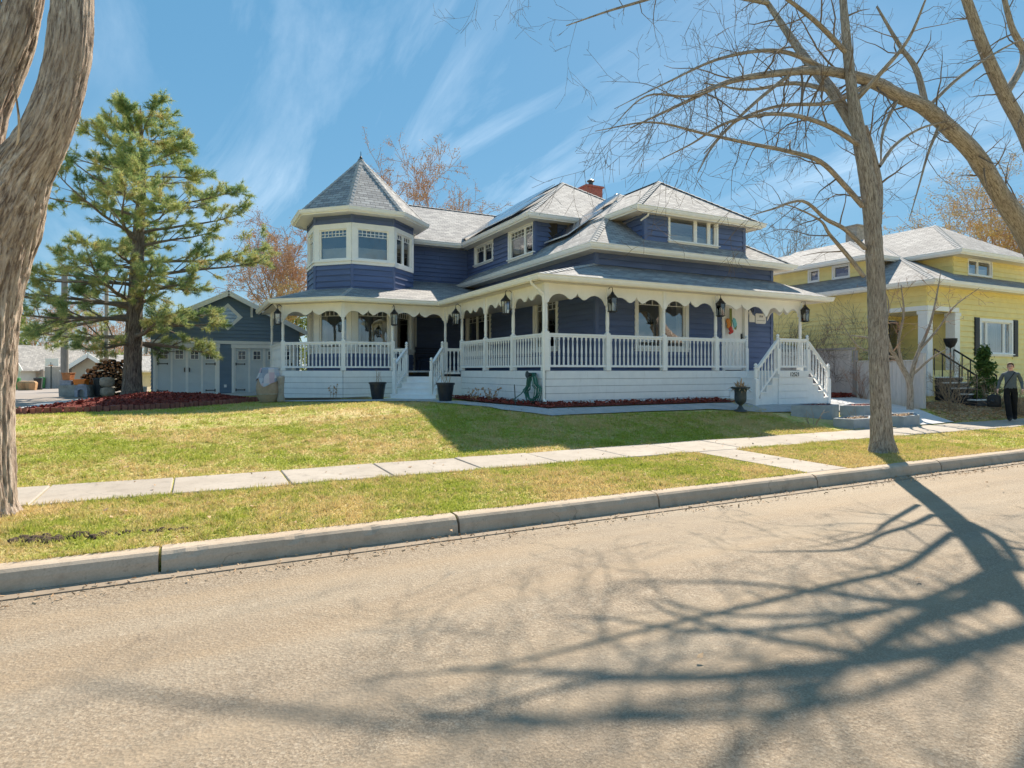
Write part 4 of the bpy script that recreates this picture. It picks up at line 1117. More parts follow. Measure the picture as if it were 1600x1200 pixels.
# --- double-flight front steps before the door
sp = empty('front_steps', house, (15.5, 12.2, 0.7))
sv = 12.2; ua, ub, uc, ud = u_at(1181, sv), u_at(1217, sv), u_at(1263, sv), u_at(1297, sv)
MB().box(ub, uc, sv + 0.035, PV, 0.4, DK - 0.002).build('landing', M['white_paint'], sp)
boards(sp, Fr((ub, sv), (uc, sv)), DK - 0.01, 0.45, [0.19] + [0.2] * 6, o0=-0.03, o1=0.0, name='skirting_board')
n = 4
for k in range(n):
    zt = DK - (k + 1) * 0.2
    for a, b, c, d in ((lerp(ub, ua, k / n), lerp(ub, ua, (k + 1) / n), -1, 0), (lerp(uc, ud, k / n), lerp(uc, ud, (k + 1) / n), 1, 0)):
        x0, x1 = min(a, b), max(a, b)
        m = MB(); m.box(x0 + .002, x1 - .002, sv + 0.03, PV - .045, 0.4, zt - 0.03); m.box(x0 - (.03 if c < 0 else 0), x1 + (.03 if c > 0 else 0), sv - 0.01, PV - .045, zt - 0.032, zt)
        m.build('step', M['white_paint'], sp)
for x, z in ((ua + .04, 0.70), (ud - .04, 0.70)): place('newel', NWL, house, (x, sv + .04, z), None, (1.15, 1.15, 1.05))
for x in (ub, uc): place('newel', NWL, house, (x, sv + .04, DK - .1), None, (1, 1, 1.0))
railing(house, (ua + .04, sv + .04), (ub, sv + .04), 0.80, DK - 0.02, h=0.93, gap=0.13); railing(house, (uc, sv + .04), (ud - .04, sv + .04), DK - 0.02, 0.80, h=0.93, gap=0.13)
railing(house, (ub, sv + .04), (uc, sv + .04), DK, h=0.93, gap=0.13)

def letters(name, body, size, loc, rot, mat, parent, ext=0.006, shear=0.0, align='CENTER'):
    cu = bpy.data.curves.new(name, 'FONT'); cu.body = body; cu.size = size; cu.extrude = ext; cu.align_x = align; cu.shear = shear; cu.resolution_u = 3; cu.offset = 0.0
    o = bpy.data.objects.new(name, cu); COL.objects.link(o)
    dg = bpy.context.evaluated_depsgraph_get(); me = bpy.data.meshes.new_from_object(o.evaluated_get(dg))
    bpy.data.objects.remove(o); me.materials.clear(); me.materials.append(mat)
    return place(name, me, parent, loc, rot)
letters('house_number', '12521', 0.165, ((ub + uc) / 2 + 0.02, sv - 0.014, DK - 0.165), (R(90), 0, 0), M['ink'], house, 0.008)

# --- downspouts
def pipe(pts, r=0.035): return MB().tube(pts, r, 8).build('downspout', M['cream'], house)
pipe([(7.36, 13.32, 3.95), (7.40, 13.36, 3.86), (7.72, 13.33, 3.62), (7.74, 13.33, 3.5), (7.74, 13.33, 1.0), (7.74, 13.25, 0.9)])
pipe([(9.75, 23.9, 5.15), (9.78, 23.9, 5.05), (10.15, 24.0, 4.95)], 0.03); pipe([(12.1, 14.55, 6.48), (12.1, 14.62, 6.36), (12.06, 14.9, 6.26)], 0.03)
pipe([(2.35, 21.85, 3.93), (2.4, 21.9, 3.85), (2.62, 21.95, 3.6)], 0.03)
MB().tube([(12.45, 18.02, 6.93), (12.45, 18.05, 6.8), (12.45, 18.3, 6.7)], 0.035, 8).build('downspout', M['cream'], house)

# --- chimney, vents, solar panels
plain('roof_red', (0.42, 0.13, 0.10), 0.85, 0.25, 12, bump=0.3)
ch = at_d(923, 300, 27.3)
c = empty('chimney', house, (ch.x, ch.y, 8.0))
MB().box(ch.x - .42, ch.x + .42, ch.y - .3, ch.y + .3, 7.6, 9.72).build('chimney_stack', M['roof_red'], c)
MB().box(ch.x - .47, ch.x + .47, ch.y - .35, ch.y + .35, 9.722, 9.80).build('chimney_cap', M['roof_red'], c)
MB().lathe([(.1, 0), (.1, .22), (.17, .25), (.17, .28), (.03, .36)], 10, (ch.x, ch.y, 9.80)).build('flue', M['iron'], c)
def panel(u0, u1, v0, v1, ue, ze, pitch, lift=0.14):
    z = lambda u: ze + pitch * (u - ue) + lift
    pn = empty('solar_panel', house, (u0, v0, z(u0)))
    MB().add([(u0, v0, z(u0)), (u1, v0, z(u1)), (u1, v1, z(u1)), (u0, v1, z(u0)), (u0, v0, z(u0) + .04), (u1, v0, z(u1) + .04), (u1, v1, z(u1) + .04), (u0, v1, z(u0) + .04)], BOXF).build('panel_frame', M['solar_frame'], pn)
    e = .035
    MB().add([(u0 + e, v0 + e, z(u0 + e) + .044), (u1 - e, v0 + e, z(u1 - e) + .044), (u1 - e, v1 - e, z(u1 - e) + .044), (u0 + e, v1 - e, z(u0 + e) + .044)], [(0, 1, 2, 3)]).build('panel_glass', M['solar'], pn)
for v0 in (19.75,): panel(10.2, 11.5, v0, v0 + 1.6, 9.95, WE, 0.69)
for v0 in (21.4, 23.05):
    panel(10.2, 11.55, v0, v0 + 1.6, 9.95, WE, 0.69); panel(11.6, 12.95, v0, v0 + 1.6, 9.95, WE, 0.69)
panel(10.75, 12.15, 17.0, 18.5, 9.77, E1, 0.70); panel(12.2, 13.45, 17.75, 18.5, 9.77, E1, 0.70)
MB().lathe([(.08, -.3), (.08, .2), (.13, .22), (.13, .3), (.02, .36)], 8, (15.2, 20.3, 8.5)).build('roof_vent', M['iron'], house)

# ================================================================== lanterns and small things on the porch
def lantern(p, arm, label, big=1.0):
    t = thing('lantern', label, 'lantern', p, 'black porch lanterns'); x, y, z = p; s = big
    m = MB(); w = 0.088 * s; h = 0.165 * s
    for sx in (-1, 1):
        for sy in (-1, 1): m.beam((x + sx * w * .82, y + sy * w * .82, z - h), (x + sx * w, y + sy * w, z + h), 0.018, 0.018)
    m.box(x - w * 1.05, x + w * 1.05, y - w * 1.05, y + w * 1.05, z - h - .025, z - h); m.box(x - w * .7, x + w * .7, y - w * .7, y + w * .7, z - h - .045, z - h - .025); m.box(x - w * 1.15, x + w * 1.15, y - w * 1.15, y + w * 1.15, z + h, z + h + .02)
    m.build('cage', M['black_metal'], t)
    MB().lathe([(w * 1.55, h + .02), (w * 1.2, h + .06), (w * .55, h + .12), (w * .5, h + .145), (w * .2, h + .17), (.012, h + .21)], 8, (x, y, z), rot=.5).build('lamp_cap', M['black_metal'], t)
    m = MB()
    for a, b in (((-1, -1), (1, -1)), ((1, -1), (1, 1)), ((1, 1), (-1, 1)), ((-1, 1), (-1, -1))):
        m.add([(x + a[0] * w * .8, y + a[1] * w * .8, z - h), (x + b[0] * w * .8, y + b[1] * w * .8, z - h), (x + b[0] * w * .95, y + b[1] * w * .95, z + h), (x + a[0] * w * .95, y + a[1] * w * .95, z + h)], [(0, 1, 2, 3)])
    m.build('lamp_glass', M['lamp_glass'], t)
    MB().lathe([(.02, -h), (.02, -h * .3), (.028, -h * .2), (.028, h * .3), (.004, h * .45)], 8, (x, y, z)).build('bulb', M['bulb'], t)
    a = Vector((arm[0], arm[1], z + h + .20)); c_ = Vector((x, y, z + h + .20))
    MB().tube([c_, c_ + Vector((0, 0, .07)), c_.lerp(a, .3) + Vector((0, 0, .12)), c_.lerp(a, .7) + Vector((0, 0, .07)), a], 0.009, 6).build('bracket', M['black_metal'], t)
    return t
def lan(px, py, D_or_v, post, label, **k):
    p = at_v(px, D_or_v, py); lantern((p.x, p.y, p.z), post, label, **k)
lan(433.5, 498, 21.62, (2.63, 21.89), 'black lantern at the outer corner post near the quilt-draped pot')
lan(616, 499, 20.0, (5.9, 20.25), 'black lantern at the left post of the corner stair, before the turret')
lan(712, 498, vL - .1, (PU, vL), 'black lantern on the post right of the corner stair')
lan(790, 480, vB[1] + .0, (PU, vB[1]), 'black lantern hanging before the side wall, left of the downspout')
lan(957, 476, 13.2, (uA[1], PV), 'black lantern on the post left of the big front window')
lan(1126, 484, 13.2, (uA[3], PV), 'black lantern on the post beside the white front door')
lan(1258, 493, 13.2, (uP, PV), 'black lantern on the end post before the yellow house')

# wreath on the door, plaque and pet figure on the wall
fx = frA.P(dr0 + 0.14 + 0.30, 0.0, 0); wx, wy = at_v(1140, 14.66).x, 14.60
t = thing('door_hanging', 'colourful bird and flower hanging on the white front door', 'wreath', (wx, wy, DK + 1.2))
MB().box(wx - .045, wx + .045, wy, wy + .03, DK + 1.28, DK + 2.02).build('sash_ribbon', M['wr_green'], t)
m = MB()
for i, (dx, dz, r) in enumerate(((-.13, 1.60, .10), (-.10, 1.50, .09), (-.14, 1.42, .06))): m.lathe([(r, 0), (r * .8, .03), (.01, .05)], 9, (0, 0, 0)); k = len(m.v) - 27; m.v[k:] = [(wx + dx + a, wy - c, DK + dz + b) for a, b, c in m.v[k:]]
m.build('orange_flower', M['wr_orange'], t)
m = MB()
for dx, dz, r in ((-.03, 1.36, .09), (.02, 1.28, .08), (-.06, 1.22, .05)): m.lathe([(r, 0), (r * .8, .03), (.01, .05)], 9); k = len(m.v) - 27; m.v[k:] = [(wx + dx + a, wy - c, DK + dz + b) for a, b, c in m.v[k:]]
m.build('red_flower', M['wr_red'], t)
MB().prism([(wx + .05, wy, DK + 1.62), (wx + .12, wy, DK + 1.40), (wx + .20, wy, DK + 1.36), (wx + .24, wy, DK + 1.52), (wx + .17, wy, DK + 1.68), (wx + .10, wy, DK + 1.72)], (0, -.03, 0)).build('blue_bird', M['wr_blue'], t)
MB().prism([(wx + .10, wy - .035, DK + 1.36), (wx + .22, wy - .035, DK + 1.46), (wx + .18, wy - .035, DK + 1.33)], (0, -.01, 0)).build('leaf_wing', M['wr_green'], t)
p0 = at_v(1180, 14.66, 505); p1 = at_v(1196, 14.66, 492)
t = thing('name_plaque', 'white rounded plaque lettered 1914 on the navy wall by the door', 'plaque', (p0.x, 14.62, p0.z))
c = .04; xa, xb, za, zb = p0.x, p1.x, p0.z - .01, p1.z + .03; yy = 14.665
MB().prism([(xa + c, yy, za), (xb - c, yy, za), (xb, yy, za + c), (xb, yy, zb - c), (xb - c, yy, zb), (xa + c, yy, zb), (xa, yy, zb - c), (xa, yy, za + c)], (0, -.025, 0)).build('board', M['sign_white'], t)
letters('lettering', '1914', 0.10, ((xa + xb) / 2, yy - .027, zb - .13), (R(90), 0, 0), M['ink'], t, 0.003)
MB().box(xa + .06, xb - .06, yy - .03, yy - .026, za + .10, za + .108).build('rule_line', M['ink'], t)
q = at_v(1174.5, 14.66, 494); t = thing('pet_ornament', 'white animal-shaped ornament with a hook, fixed left of the plaque', 'ornament', (q.x, 14.62, q.z))
m = MB(); m.prism([(q.x - .13, yy, q.z - .20), (q.x + .13, yy, q.z - .20), (q.x + .13, yy, q.z + .0), (q.x + .02, yy, q.z + .06), (q.x - .02, yy, q.z + .16), (q.x - .10, yy, q.z + .20), (q.x - .16, yy, q.z + .12), (q.x - .12, yy, q.z + .02)], (0, -.02, 0)); m.build('figure', M['sign_white'], t)
MB().tube([(q.x - .02, yy - .03, q.z + .12), (q.x - .06, yy - .03, q.z + .26), (q.x, yy - .03, q.z + .32), (q.x + .05, yy - .03, q.z + .22), (q.x + .04, yy - .03, q.z + .12)], .012, 6).build('hook', M['black_metal'], t)

# bench at the back of the porch, side wicker chair
bq = (8.5, 23.6); t = thing('porch_bench', 'dark slatted bench in the shade at the back of the porch', 'bench', (bq[0], bq[1], DK))
x, y = bq
MB().box(x - .6, x + .6, y - .22, y + .25, DK + .40, DK + .45).build('seat', M['bench_blue'], t)
for i in range(4): MB().box(x - .6, x + .6, y + .25, y + .28, DK + .55 + .1 * i, DK + .63 + .1 * i).build('slat', M['bench_blue'], t)
for sx in (-.57, .57):
    for sy in (-.2, .265): MB().box(x + sx - .03, x + sx + .03, y + sy - .03, y + sy + .03, DK, DK + (.40 if sy < 0 else .95)).build('leg', M['bench_blue'], t)

# pots, urn, hose, barrel
def ground_at(px, py, g=0.8):
    r = ray(px, py); o = Vector((0, 0, EYE)); t0 = 4.0
    while t0 < 60:
        p = o + r * t0
        if p.z <= gz(p.x, p.y) + 0.02: break
        t0 += 0.03
    return p
def pot(px, py, label, stems, seed, sc=1.0):
    p = ground_at(px, py); t = thing('planter_pot', label, 'plant pot', p, 'black pots by the corner stair'); x, y, z = p
    MB().lathe([(.17 * sc, 0), (.24 * sc, .46 * sc), (.265 * sc, .47 * sc), (.265 * sc, .52 * sc), (.235 * sc, .52 * sc), (.22 * sc, .46 * sc), (.0, .45 * sc)], 20, (x, y, z), cap=False).build('pot', M['black_pot'], t, smooth=False)
    MB().lathe([(.22 * sc, .455 * sc), (.0, .47 * sc)], 12, (x, y, z), cap=False).build('potting_soil', M['soil'], t)
    rr = random.Random(seed); m = MB()
    for _ in range(stems):
        a = rr.uniform(0, 6.28); r0 = rr.uniform(0, .12); b = Vector((x + r0 * math.cos(a), y + r0 * math.sin(a), z + .45 * sc)); d = Vector((rr.gauss(0, .10), rr.gauss(0, .10), rr.uniform(.25, .55)))
        m.tube([b, b + d * .5 + Vector((rr.gauss(0, .02), 0, 0)), b + d], [.007, .006, .003], 4)
        m.tube([b + d * .6, b + d * .85 + Vector((rr.gauss(0, .08), rr.gauss(0, .08), .05))], [.005, .003], 3)
    m.build('bare_stems', M['dry_stem'], t); return t
pot(590, 624, 'black pot with bare stems, left of the corner stair', 5, 1)
pot(696, 627, 'black pot with bare stems, right of the corner stair', 6, 2)
p = ground_at(1157, 643); x, y, z = p
t = thing('garden_urn', 'dark iron urn with dried leaves on the path before the front steps', 'urn', p)
MB().lathe([(.17, 0), (.17, .035), (.10, .06), (.045, .14), (.04, .17), (.09, .20), (.14, .26), (.155, .36), (.15, .50), (.17, .58), (.245, .62), (.25, .645), (.17, .64), (.15, .56), (0, .55)], 20, p, cap=False).build('urn_bowl', M['iron'], t, smooth=True)
m = MB(); rr = random.Random(5)
for _ in range(60):
    a = rr.uniform(0, 6.28); L = rr.uniform(.18, .36); el = rr.uniform(.1, 1.4); b = Vector((x + rr.gauss(0, .05), y + rr.gauss(0, .05), z + .56)); d = Vector((math.cos(a) * math.cos(el), math.sin(a) * math.cos(el), math.sin(el))) * L
    w = Vector((-d.y, d.x, rr.gauss(0, .05))).normalized() * .018; e = b + d + Vector((0, 0, -.10 * math.cos(el)))
    m.add([b, b + d * .6 + w, e, b + d * .6 - w], [(0, 1, 2, 3)])
m.build('dried_leaves', M['dry_leaf'], t)
# hose hung beside the downspout
hx, hy = at_u(838, PU - .06, 600).x - .04, at_u(838, PU - .06).y
t = thing('garden_hose', 'green garden hose looped over its holder on the white porch skirt', 'hose', (hx, hy, .85)); rr = random.Random(6); m = MB()
for i in range(9):
    w = rr.uniform(.16, .30); dp = rr.uniform(.58, .80); o = -.05 - .012 * i; c0 = hy + rr.gauss(.0, .05); pts = []
    for k in range(25):
        a = 2 * math.pi * k / 24; pts.append((hx + o - .03 * math.sin(a), c0 + w * math.sin(a) * (1.25 if math.cos(a) < 0 else .55), 1.62 - dp / 2 + dp / 2 * math.cos(a) + .02 * math.sin(3 * a + i)))
    m.tube(pts, .0125, 6, cap=False)
b = Vector((hx - .1, hy + .1, 1.2))
m.tube([(hx - .05, hy + .1, 1.5), (hx - .15, hy + .45, 1.1), (hx - .25, hy + .75, .92), (hx - .4, hy + .9, .90), (hx - .5, hy + .5, .90), (hx - .4, hy + .0, .905), (hx - .35, hy - .3, .9), (hx - .25, hy + .2, .92), (hx - .3, hy + .7, .93)], .0125, 6)
m.build('hose_loops', M['green_hose'], t, smooth=True)
MB().tube([(hx + .02, hy, 1.60), (hx - .22, hy, 1.60)], .05, 10).tube([(hx - .22, hy, 1.60), (hx - .235, hy, 1.60)], .09, 12).build('hose_holder', M['iron'], t)
p = ground_at(806, 634); t = thing('garden_stake', 'thin dark metal stake leaning in the mulch near the hose', 'stake', p)
MB().tube([p + Vector((0, 0, -.1)), p + Vector((-.03, 0.02, .52))], .012, 6).build('rod', M['iron'], t)
def dry_plant(px, py, label, n, hgt, spread, seed, loc=None):
    p = loc or ground_at(px, py); t = thing('dry_plant', label, 'plant', p); rr = random.Random(seed); m = MB(); lf = MB()
    for _ in range(n):
        b = p + Vector((rr.gauss(0, .04), rr.gauss(0, .04), -.02)); d = Vector((rr.gauss(0, spread), rr.gauss(0, spread), rr.uniform(.6, 1.0) * hgt)); e = b + d; mid = b.lerp(e, .5) + Vector((rr.gauss(0, .03), rr.gauss(0, .03), 0))
        m.tube([b, mid, e], [.006, .005, .003], 4)
        for _k in range(7):
            q = b.lerp(e, rr.uniform(.25, 1.0)) + Vector((rr.gauss(0, .03), rr.gauss(0, .03), rr.gauss(0, .02))); s = rr.uniform(.012, .028)
            lf.add([q + Vector((-s, 0, 0)), q + Vector((0, 0, s * 1.4)), q + Vector((s, 0, 0)), q + Vector((0, s, -s * 1.4))], [(0, 1, 2, 3)])
    m.build('stems', M['dry_stem'], t); lf.build('withered_leaves', M['dry_leaf'], t)
dry_plant(546, 620, 'tall dry stems before the turret porch skirt', 7, .8, .12, 1)
dry_plant(520, 622, 'thin low dry stalks left of the tall stems by the skirt', 3, .5, .08, 2)
dry_plant(768, 628, 'reddish withered plant in mulch between pot and hose', 7, .5, .18, 3)
dry_plant(742, 628, 'slender dry stalks in mulch beside the right black pot', 4, .6, .10, 4)
# big tan pot with quilt, shoe-shaped pale vase beside it
p = ground_at(421, 628); x, y, z = p
t = thing('clay_jar', 'big tan clay jar beside the porch skirt under a patchwork quilt', 'jar', p)
MB().lathe([(.26, 0), (.33, .12), (.375, .33), (.37, .50), (.31, .72), (.22, .90), (.20, .97), (.23, 1.0), (.2, 1.0), (.17, .95)], 24, p, cap=False).build('jar_body', M['tan_pot'], t, smooth=True)
MB().lathe([(.357, .225), (.371, .235), (.375, .25), (.366, .26)], 24, p, cap=False).build('band', M['boulder_tan'], t, smooth=True)
t2 = thing('patchwork_quilt', 'grey and blue patchwork quilt draped over the tan clay jar', 'quilt', p + Vector((0, 0, 1.0)))
def jr(h):
    pr = [(0, .30), (.12, .35), (.33, .40), (.50, .395), (.72, .335), (.90, .27), (1.0, .25)]
    for (a, ra), (b, rb) in zip(pr[:-1], pr[1:]):
        if h <= b: return lerp(ra, rb, (h - a) / (b - a))
    return .25
vs, fc = [], []; na, nr = 48, 12
for j in range(nr + 1):
    for k in range(na):
        a = 2 * math.pi * k / na; drop = (.36 + .20 * max(0, math.cos(2 * (a - R(255)))) + .05 * math.sin(5 * a)) * j / nr
        hh = 1.02 - max(0, drop - .02); r = jr(hh) + .012 + .014 * math.sin(9 * a) * j / nr if j > 1 else .25 * (j / 1.0 if j else .02)
        vs.append((x + r * math.cos(a), y + r * math.sin(a), z + hh + (.01 if j < 2 else 0)))
for j in range(nr):
    for k in range(na): a, b = j * na + k, j * na + (k + 1) % na; fc.append((a, b, b + na, a + na))
MB().add(vs, fc).build('cloth', M['quilt'], t2, smooth=True)
p = ground_at(439, 628); t = thing('stone_vase', 'slim pale stone boot-shaped ornament between the jar and porch skirt', 'ornament', p)
MB().lathe([(.10, 0), (.12, .06), (.085, .22), (.09, .5), (.11, .72), (.10, .78), (.08, .76)], 12, p).build('vase_body', M['boulder_tan'], t, smooth=True)
# ================================================================== garage
GV, GB = 28.9, 0.62
gar = thing('garage', 'blue gabled garage with pale carriage doors behind the pine', 'garage', (1.3, GV, GB))
gl, gr_, gp = -1.55, 4.15, 1.28; ZE, ZP = 3.42, 5.02; sl_ = (ZP - ZE) / (4.36 - gp)
frG = Fr((gl, GV), (gr_, GV)); gu = lambda px: u_at(px, GV) - gl
o1, o2 = (gu(239), gu(343)), (gu(362), gu(462)); DT = 2.80
gb = M['garage_blue']
siding(gar, frG, GB, ZE, [(o1[0], o1[1], GB - .1, DT), (o2[0], min(o2[1], frG.L - .1), GB - .1, DT)], gb, exp=0.155)
def grange(z): h = (ZP - z - .02) / sl_; return (max(0, gp - h - gl), min(frG.L, gp + h - gl))
siding(gar, frG, ZE, ZP - 0.1, [], gb, exp=0.155, srange=grange)
siding(gar, Fr((gl, 36), (gl, GV)), GB, ZE, [], gb, exp=0.155); siding(gar, Fr((gr_, GV), (gr_, 36)), GB, ZE, [], gb, exp=0.155)
roof(gar, [[(gp, GV - .35, ZP + .06), (4.5, GV - .35, ZE - .03), (4.5, 36.3, ZE - .03), (gp, 36.3, ZP + .06)], [(gp, GV - .35, ZP + .06), (-1.95, GV - .35, ZE - .03), (-1.95, 36.3, ZE - .03), (gp, 36.3, ZP + .06)]], mat='shingle_light')
for x1, z1 in ((4.52, ZE - .05), (-1.97, ZE - .05)):
    MB().beam((gp, GV - .37, ZP - .06), (x1, GV - .37, z1 - .06), .035, .19).build('barge_board', M['white_trim'], gar)
for px in (308, 393):
    x = u_at(px, GV); MB().beam((x, GV - .06, ZP - abs(x - gp) * sl_ - .12), (x, GV - .06, ZP - abs(x - gp) * sl_ - .55), .09, .09).beam((x, GV - .06, ZP - abs(x - gp) * sl_ - .5), (x, GV - .33, ZP - abs(x - gp) * sl_ - .12), .07, .07).build('bracket', M['white_trim'], gar)
def carriage_door(s0, s1):
    d = empty('garage_door', gar, frG.P((s0 + s1) / 2, 0, GB)); tw = .10
    m = MB(); m.fbox(frG, s0, s0 + tw, -.1, .04, GB, DT); m.fbox(frG, s1 - tw, s1, -.1, .04, GB, DT); m.fbox(frG, s0 - .02, s1 + .02, -.1, .05, DT - .14, DT + .02); m.build('door_frame', M['white_trim'], d)
    a, b = s0 + tw, s1 - tw; m = MB(); zt = DT - .14
    for k in range(4): m.fbox(frG, a, b, -.10, -.06, GB + .02 + (zt - GB - .02) * k / 4 + .006, GB + .02 + (zt - GB - .02) * (k + 1) / 4 - .004)
    m.fbox(frG, a, b, -.12, -.09, GB, zt); m.build('door_panel', M['pale_door'], d)
    m = MB()
    for k in range(5):
        x = lerp(a, b, k / 4); w = .035 if k in (0, 4) else (.05 if k == 2 else .035)
        x = min(max(x, a + w), b - w); m.fbox(frG, x - w, x + w, -.06, -.035, GB, zt)
    m.fbox(frG, a, b, -.058, -.037, GB, GB + .07); m.build('stile', M['white_trim'], d)
    for k in range(4):
        c = lerp(a, b, (k + .5) / 4); wz = zt - .30; hw = .135; hh = .17
        w_ = MB(); w_.fbox(frG, c - hw - .035, c + hw + .035, -.06, -.03, wz - hh - .035, wz + hh + .035); w_.build('window_frame', M['white_trim'], d)
        for i in (0, 1):
            for j in (0, 1): MB().fbox(frG, c - hw + i * (hw + .01), c - .01 + i * (hw + .01), -.032, -.027, wz - hh + j * (hh + .01), wz - .01 + j * (hh + .01)).build('pane', M['solar'], d)
    m = MB()
    for x, sg in ((a + .07, 1), (b - .07, -1)):
        for z in (GB + .25, zt - .68): m.fbox(frG, min(x, x + sg * .36), max(x, x + sg * .36), -.034, -.02, z - .016, z + .016); m.fbox(frG, x - .02, x + .02, -.034, -.018, z - .06, z + .06); m.fbox(frG, x + sg * .34 - .02, x + sg * .34 + .02, -.034, -.018, z - .035, z + .035)
    m.build('strap_hinge', M['black_metal'], d)
    m = MB(); c = (a + b) / 2
    for x in (c - .09, c + .09): m.fbox(frG, x - .02, x + .02, -.034, -.0, GB + 1.02, GB + 1.2)
    m.build('door_handle', M['black_metal'], d)
carriage_door(*o1); carriage_door(o2[0], min(o2[1], frG.L - .1))
MB().fbox(frG, o1[0] - .05, frG.L, .035, .06, DT + .03, DT + .16).build('belt_board', M['white_trim'], gar)
dz = at_v(356, GV, 495); r_ = .58; g_ = empty('diamond_window', gar, dz)
P_ = lambda r, y: [(dz.x + r, y, dz.z), (dz.x, y, dz.z + r), (dz.x - r, y, dz.z), (dz.x, y, dz.z - r)]
m = MB()
A_o, A_i = P_(r_, GV - .055), P_(r_ * .68, GV - .055)
for k in range(4): j = (k + 1) % 4; m.prism([A_o[k], A_o[j], A_i[j], A_i[k]], (0, .05, 0))
m.build('casing', M['white_trim'], g_); MB().prism(P_(r_ * .7, GV - .035), (0, .01, 0)).build('pane', M['glass'], g_); MB().prism(P_(r_ * .7, GV - .026), (0, .01, 0)).build('blind_or_glare', M['blind_or_glare'], g_)
q = at_v(228, GV - .1, 545); MB().lathe([(.03, -.22), (.07, -.1), (.07, .1), (.03, .16)], 8, q).build('wall_light', M['sign_white'], gar)
q = at_v(352, GV, 603); MB().fbox(frG, q.x - gl - .05, q.x - gl + .05, .03, .05, q.z - .06, q.z + .06).build('outlet', M['sign_white'], gar)

# ================================================================== yellow house next door
yel = thing('yellow_house', 'pale yellow clapboard house with hip roof and corner porch', 'house', (23.0, 12.7, 0.75))
Y = M['yellow']; YU, YV, YB, YE = 23.0, 12.7, 0.55, 4.82
frL = Fr((YU, 25.0), (YU, YV)); frF = Fr((YU, YV), (34.0, YV))
lv0 = 25.0 - 14.75; OT = 3.82; OB = 1.72
siding(yel, frL, YB, YE, [(lv0, 25 - YV + .01, OB, OT), (4.6, 5.7, 2.55, 3.35)], Y, exp=0.2)
fw0, fw1 = u_at(1520, YV) - YU, u_at(1592, YV) - YU; s_w0, s_w1 = u_at(1529, YV) - YU, u_at(1581, YV) - YU
siding(yel, frF, YB, YE, [(-.01, 1.9, OB, OT), (s_w0, s_w1, 2.25, 3.68)], Y, exp=0.2)
window(yel, frF, s_w0, s_w1, 2.25, 3.68, widths=[.55, 1.5, .55], casing=.11, curtain=.5, proud=.05)
window(yel, frL, 4.6, 5.7, 2.55, 3.35, casing=.09, widths=[1, 1])
for a, b in ((s_w0 - .36, s_w0 - .03), (s_w1 + .03, s_w1 + .36)):
    s_ = empty('shutter', yel, frF.P(a, 0, 2.25)); MB().fbox(frF, a, b, .03, .06, 2.25, 3.70).build('shutter_board', M['shutter_black'], s_)
    for k in range(14): MB().fbox(frF, a + .04, b - .04, .06, .072, 2.33 + k * .095, 2.40 + k * .095).build('slat', M['shutter_black'], s_)
# recessed corner porch
m = MB(); m.box(YU + .02, YU + 1.92, YV + .02, YV + 2.07, OB - .14, OB - .02); m.build('porch_floor', M['deck_wood'], yel)
siding(yel, Fr((YU + .15, YV + 2.05), (YU + 1.9, YV + 2.05)), OB, OT, [(.95, 1.70, OB - .1, OB + 1.95)], Y, exp=.2)
siding(yel, Fr((YU + 1.9, YV + 2.05), (YU + 1.9, YV + .15)), OB, OT, [], Y, exp=.2)
MB().box(YU + .02, YU + 1.92, YV + .02, YV + 2.07, OT, OT + .03).build('porch_ceiling', M['soffit'], yel)
dY = empty('door', yel, (YU + 1.4, YV + 2.05, OB)); MB().box(YU + 1.12, YU + 1.83, YV + 2.07, YV + 2.12, OB, OB + 1.93).build('door_leaf', M['shutter_black'], dY); MB().box(YU + 1.24, YU + 1.71, YV + 2.055, YV + 2.068, OB + .3, OB + 1.8).build('pane', M['glass'], dY)
for x, y in ((YU + .12, YV + .12), (YU + .12, YV + 1.95), (YU + 1.85, YV + .12)):
    MB().box(x - .16, x + .16, y - .16, y + .16, OB - .9, OT).box(x - .19, x + .19, y - .19, y + .19, OT - .12, OT - .002).box(x - .19, x + .19, y - .19, y + .19, OB - .92, OB - .75).build('porch_post', M['white_trim'], yel)
MB().beam((YU - .02, YV + 2.0, OT + .1), (YU - .02, YV, OT + .1), .06, .16).beam((YU - .02, YV - .02, OT + .1), (YU + 1.95, YV - .02, OT + .1), .06, .162).build('porch_beam', M['white_trim'], yel)
# steps down to the front, black risers
sx0, sx1 = YU + .45, YU + 1.7
for k in range(5):
    zt = OB - .05 - .19 * (k + 1); y1 = YV - .27 * k; y0 = y1 - .27
    MB().box(sx0, sx1, y0, y1 - .002, .5, zt - .04).build('riser', M['shutter_black'], yel); MB().box(sx0 - .04, sx1 + .04, y0 - .03, y1 - .002, zt - .038, zt).build('tread', M['white_paint'], yel)
for x in (sx0, sx1):
    m = MB(); m.beam((x, YV, OB + .75), (x, YV - 1.35, OB - .2), .05, .05)
    for k in range(6): f = k / 5; m.beam((x, YV - 1.35 * f, OB - .2 - .95 * f), (x, YV - 1.35 * f, OB + .75 - .95 * f), .03, .03)
    m.build('stair_rail', M['black_metal'], yel)
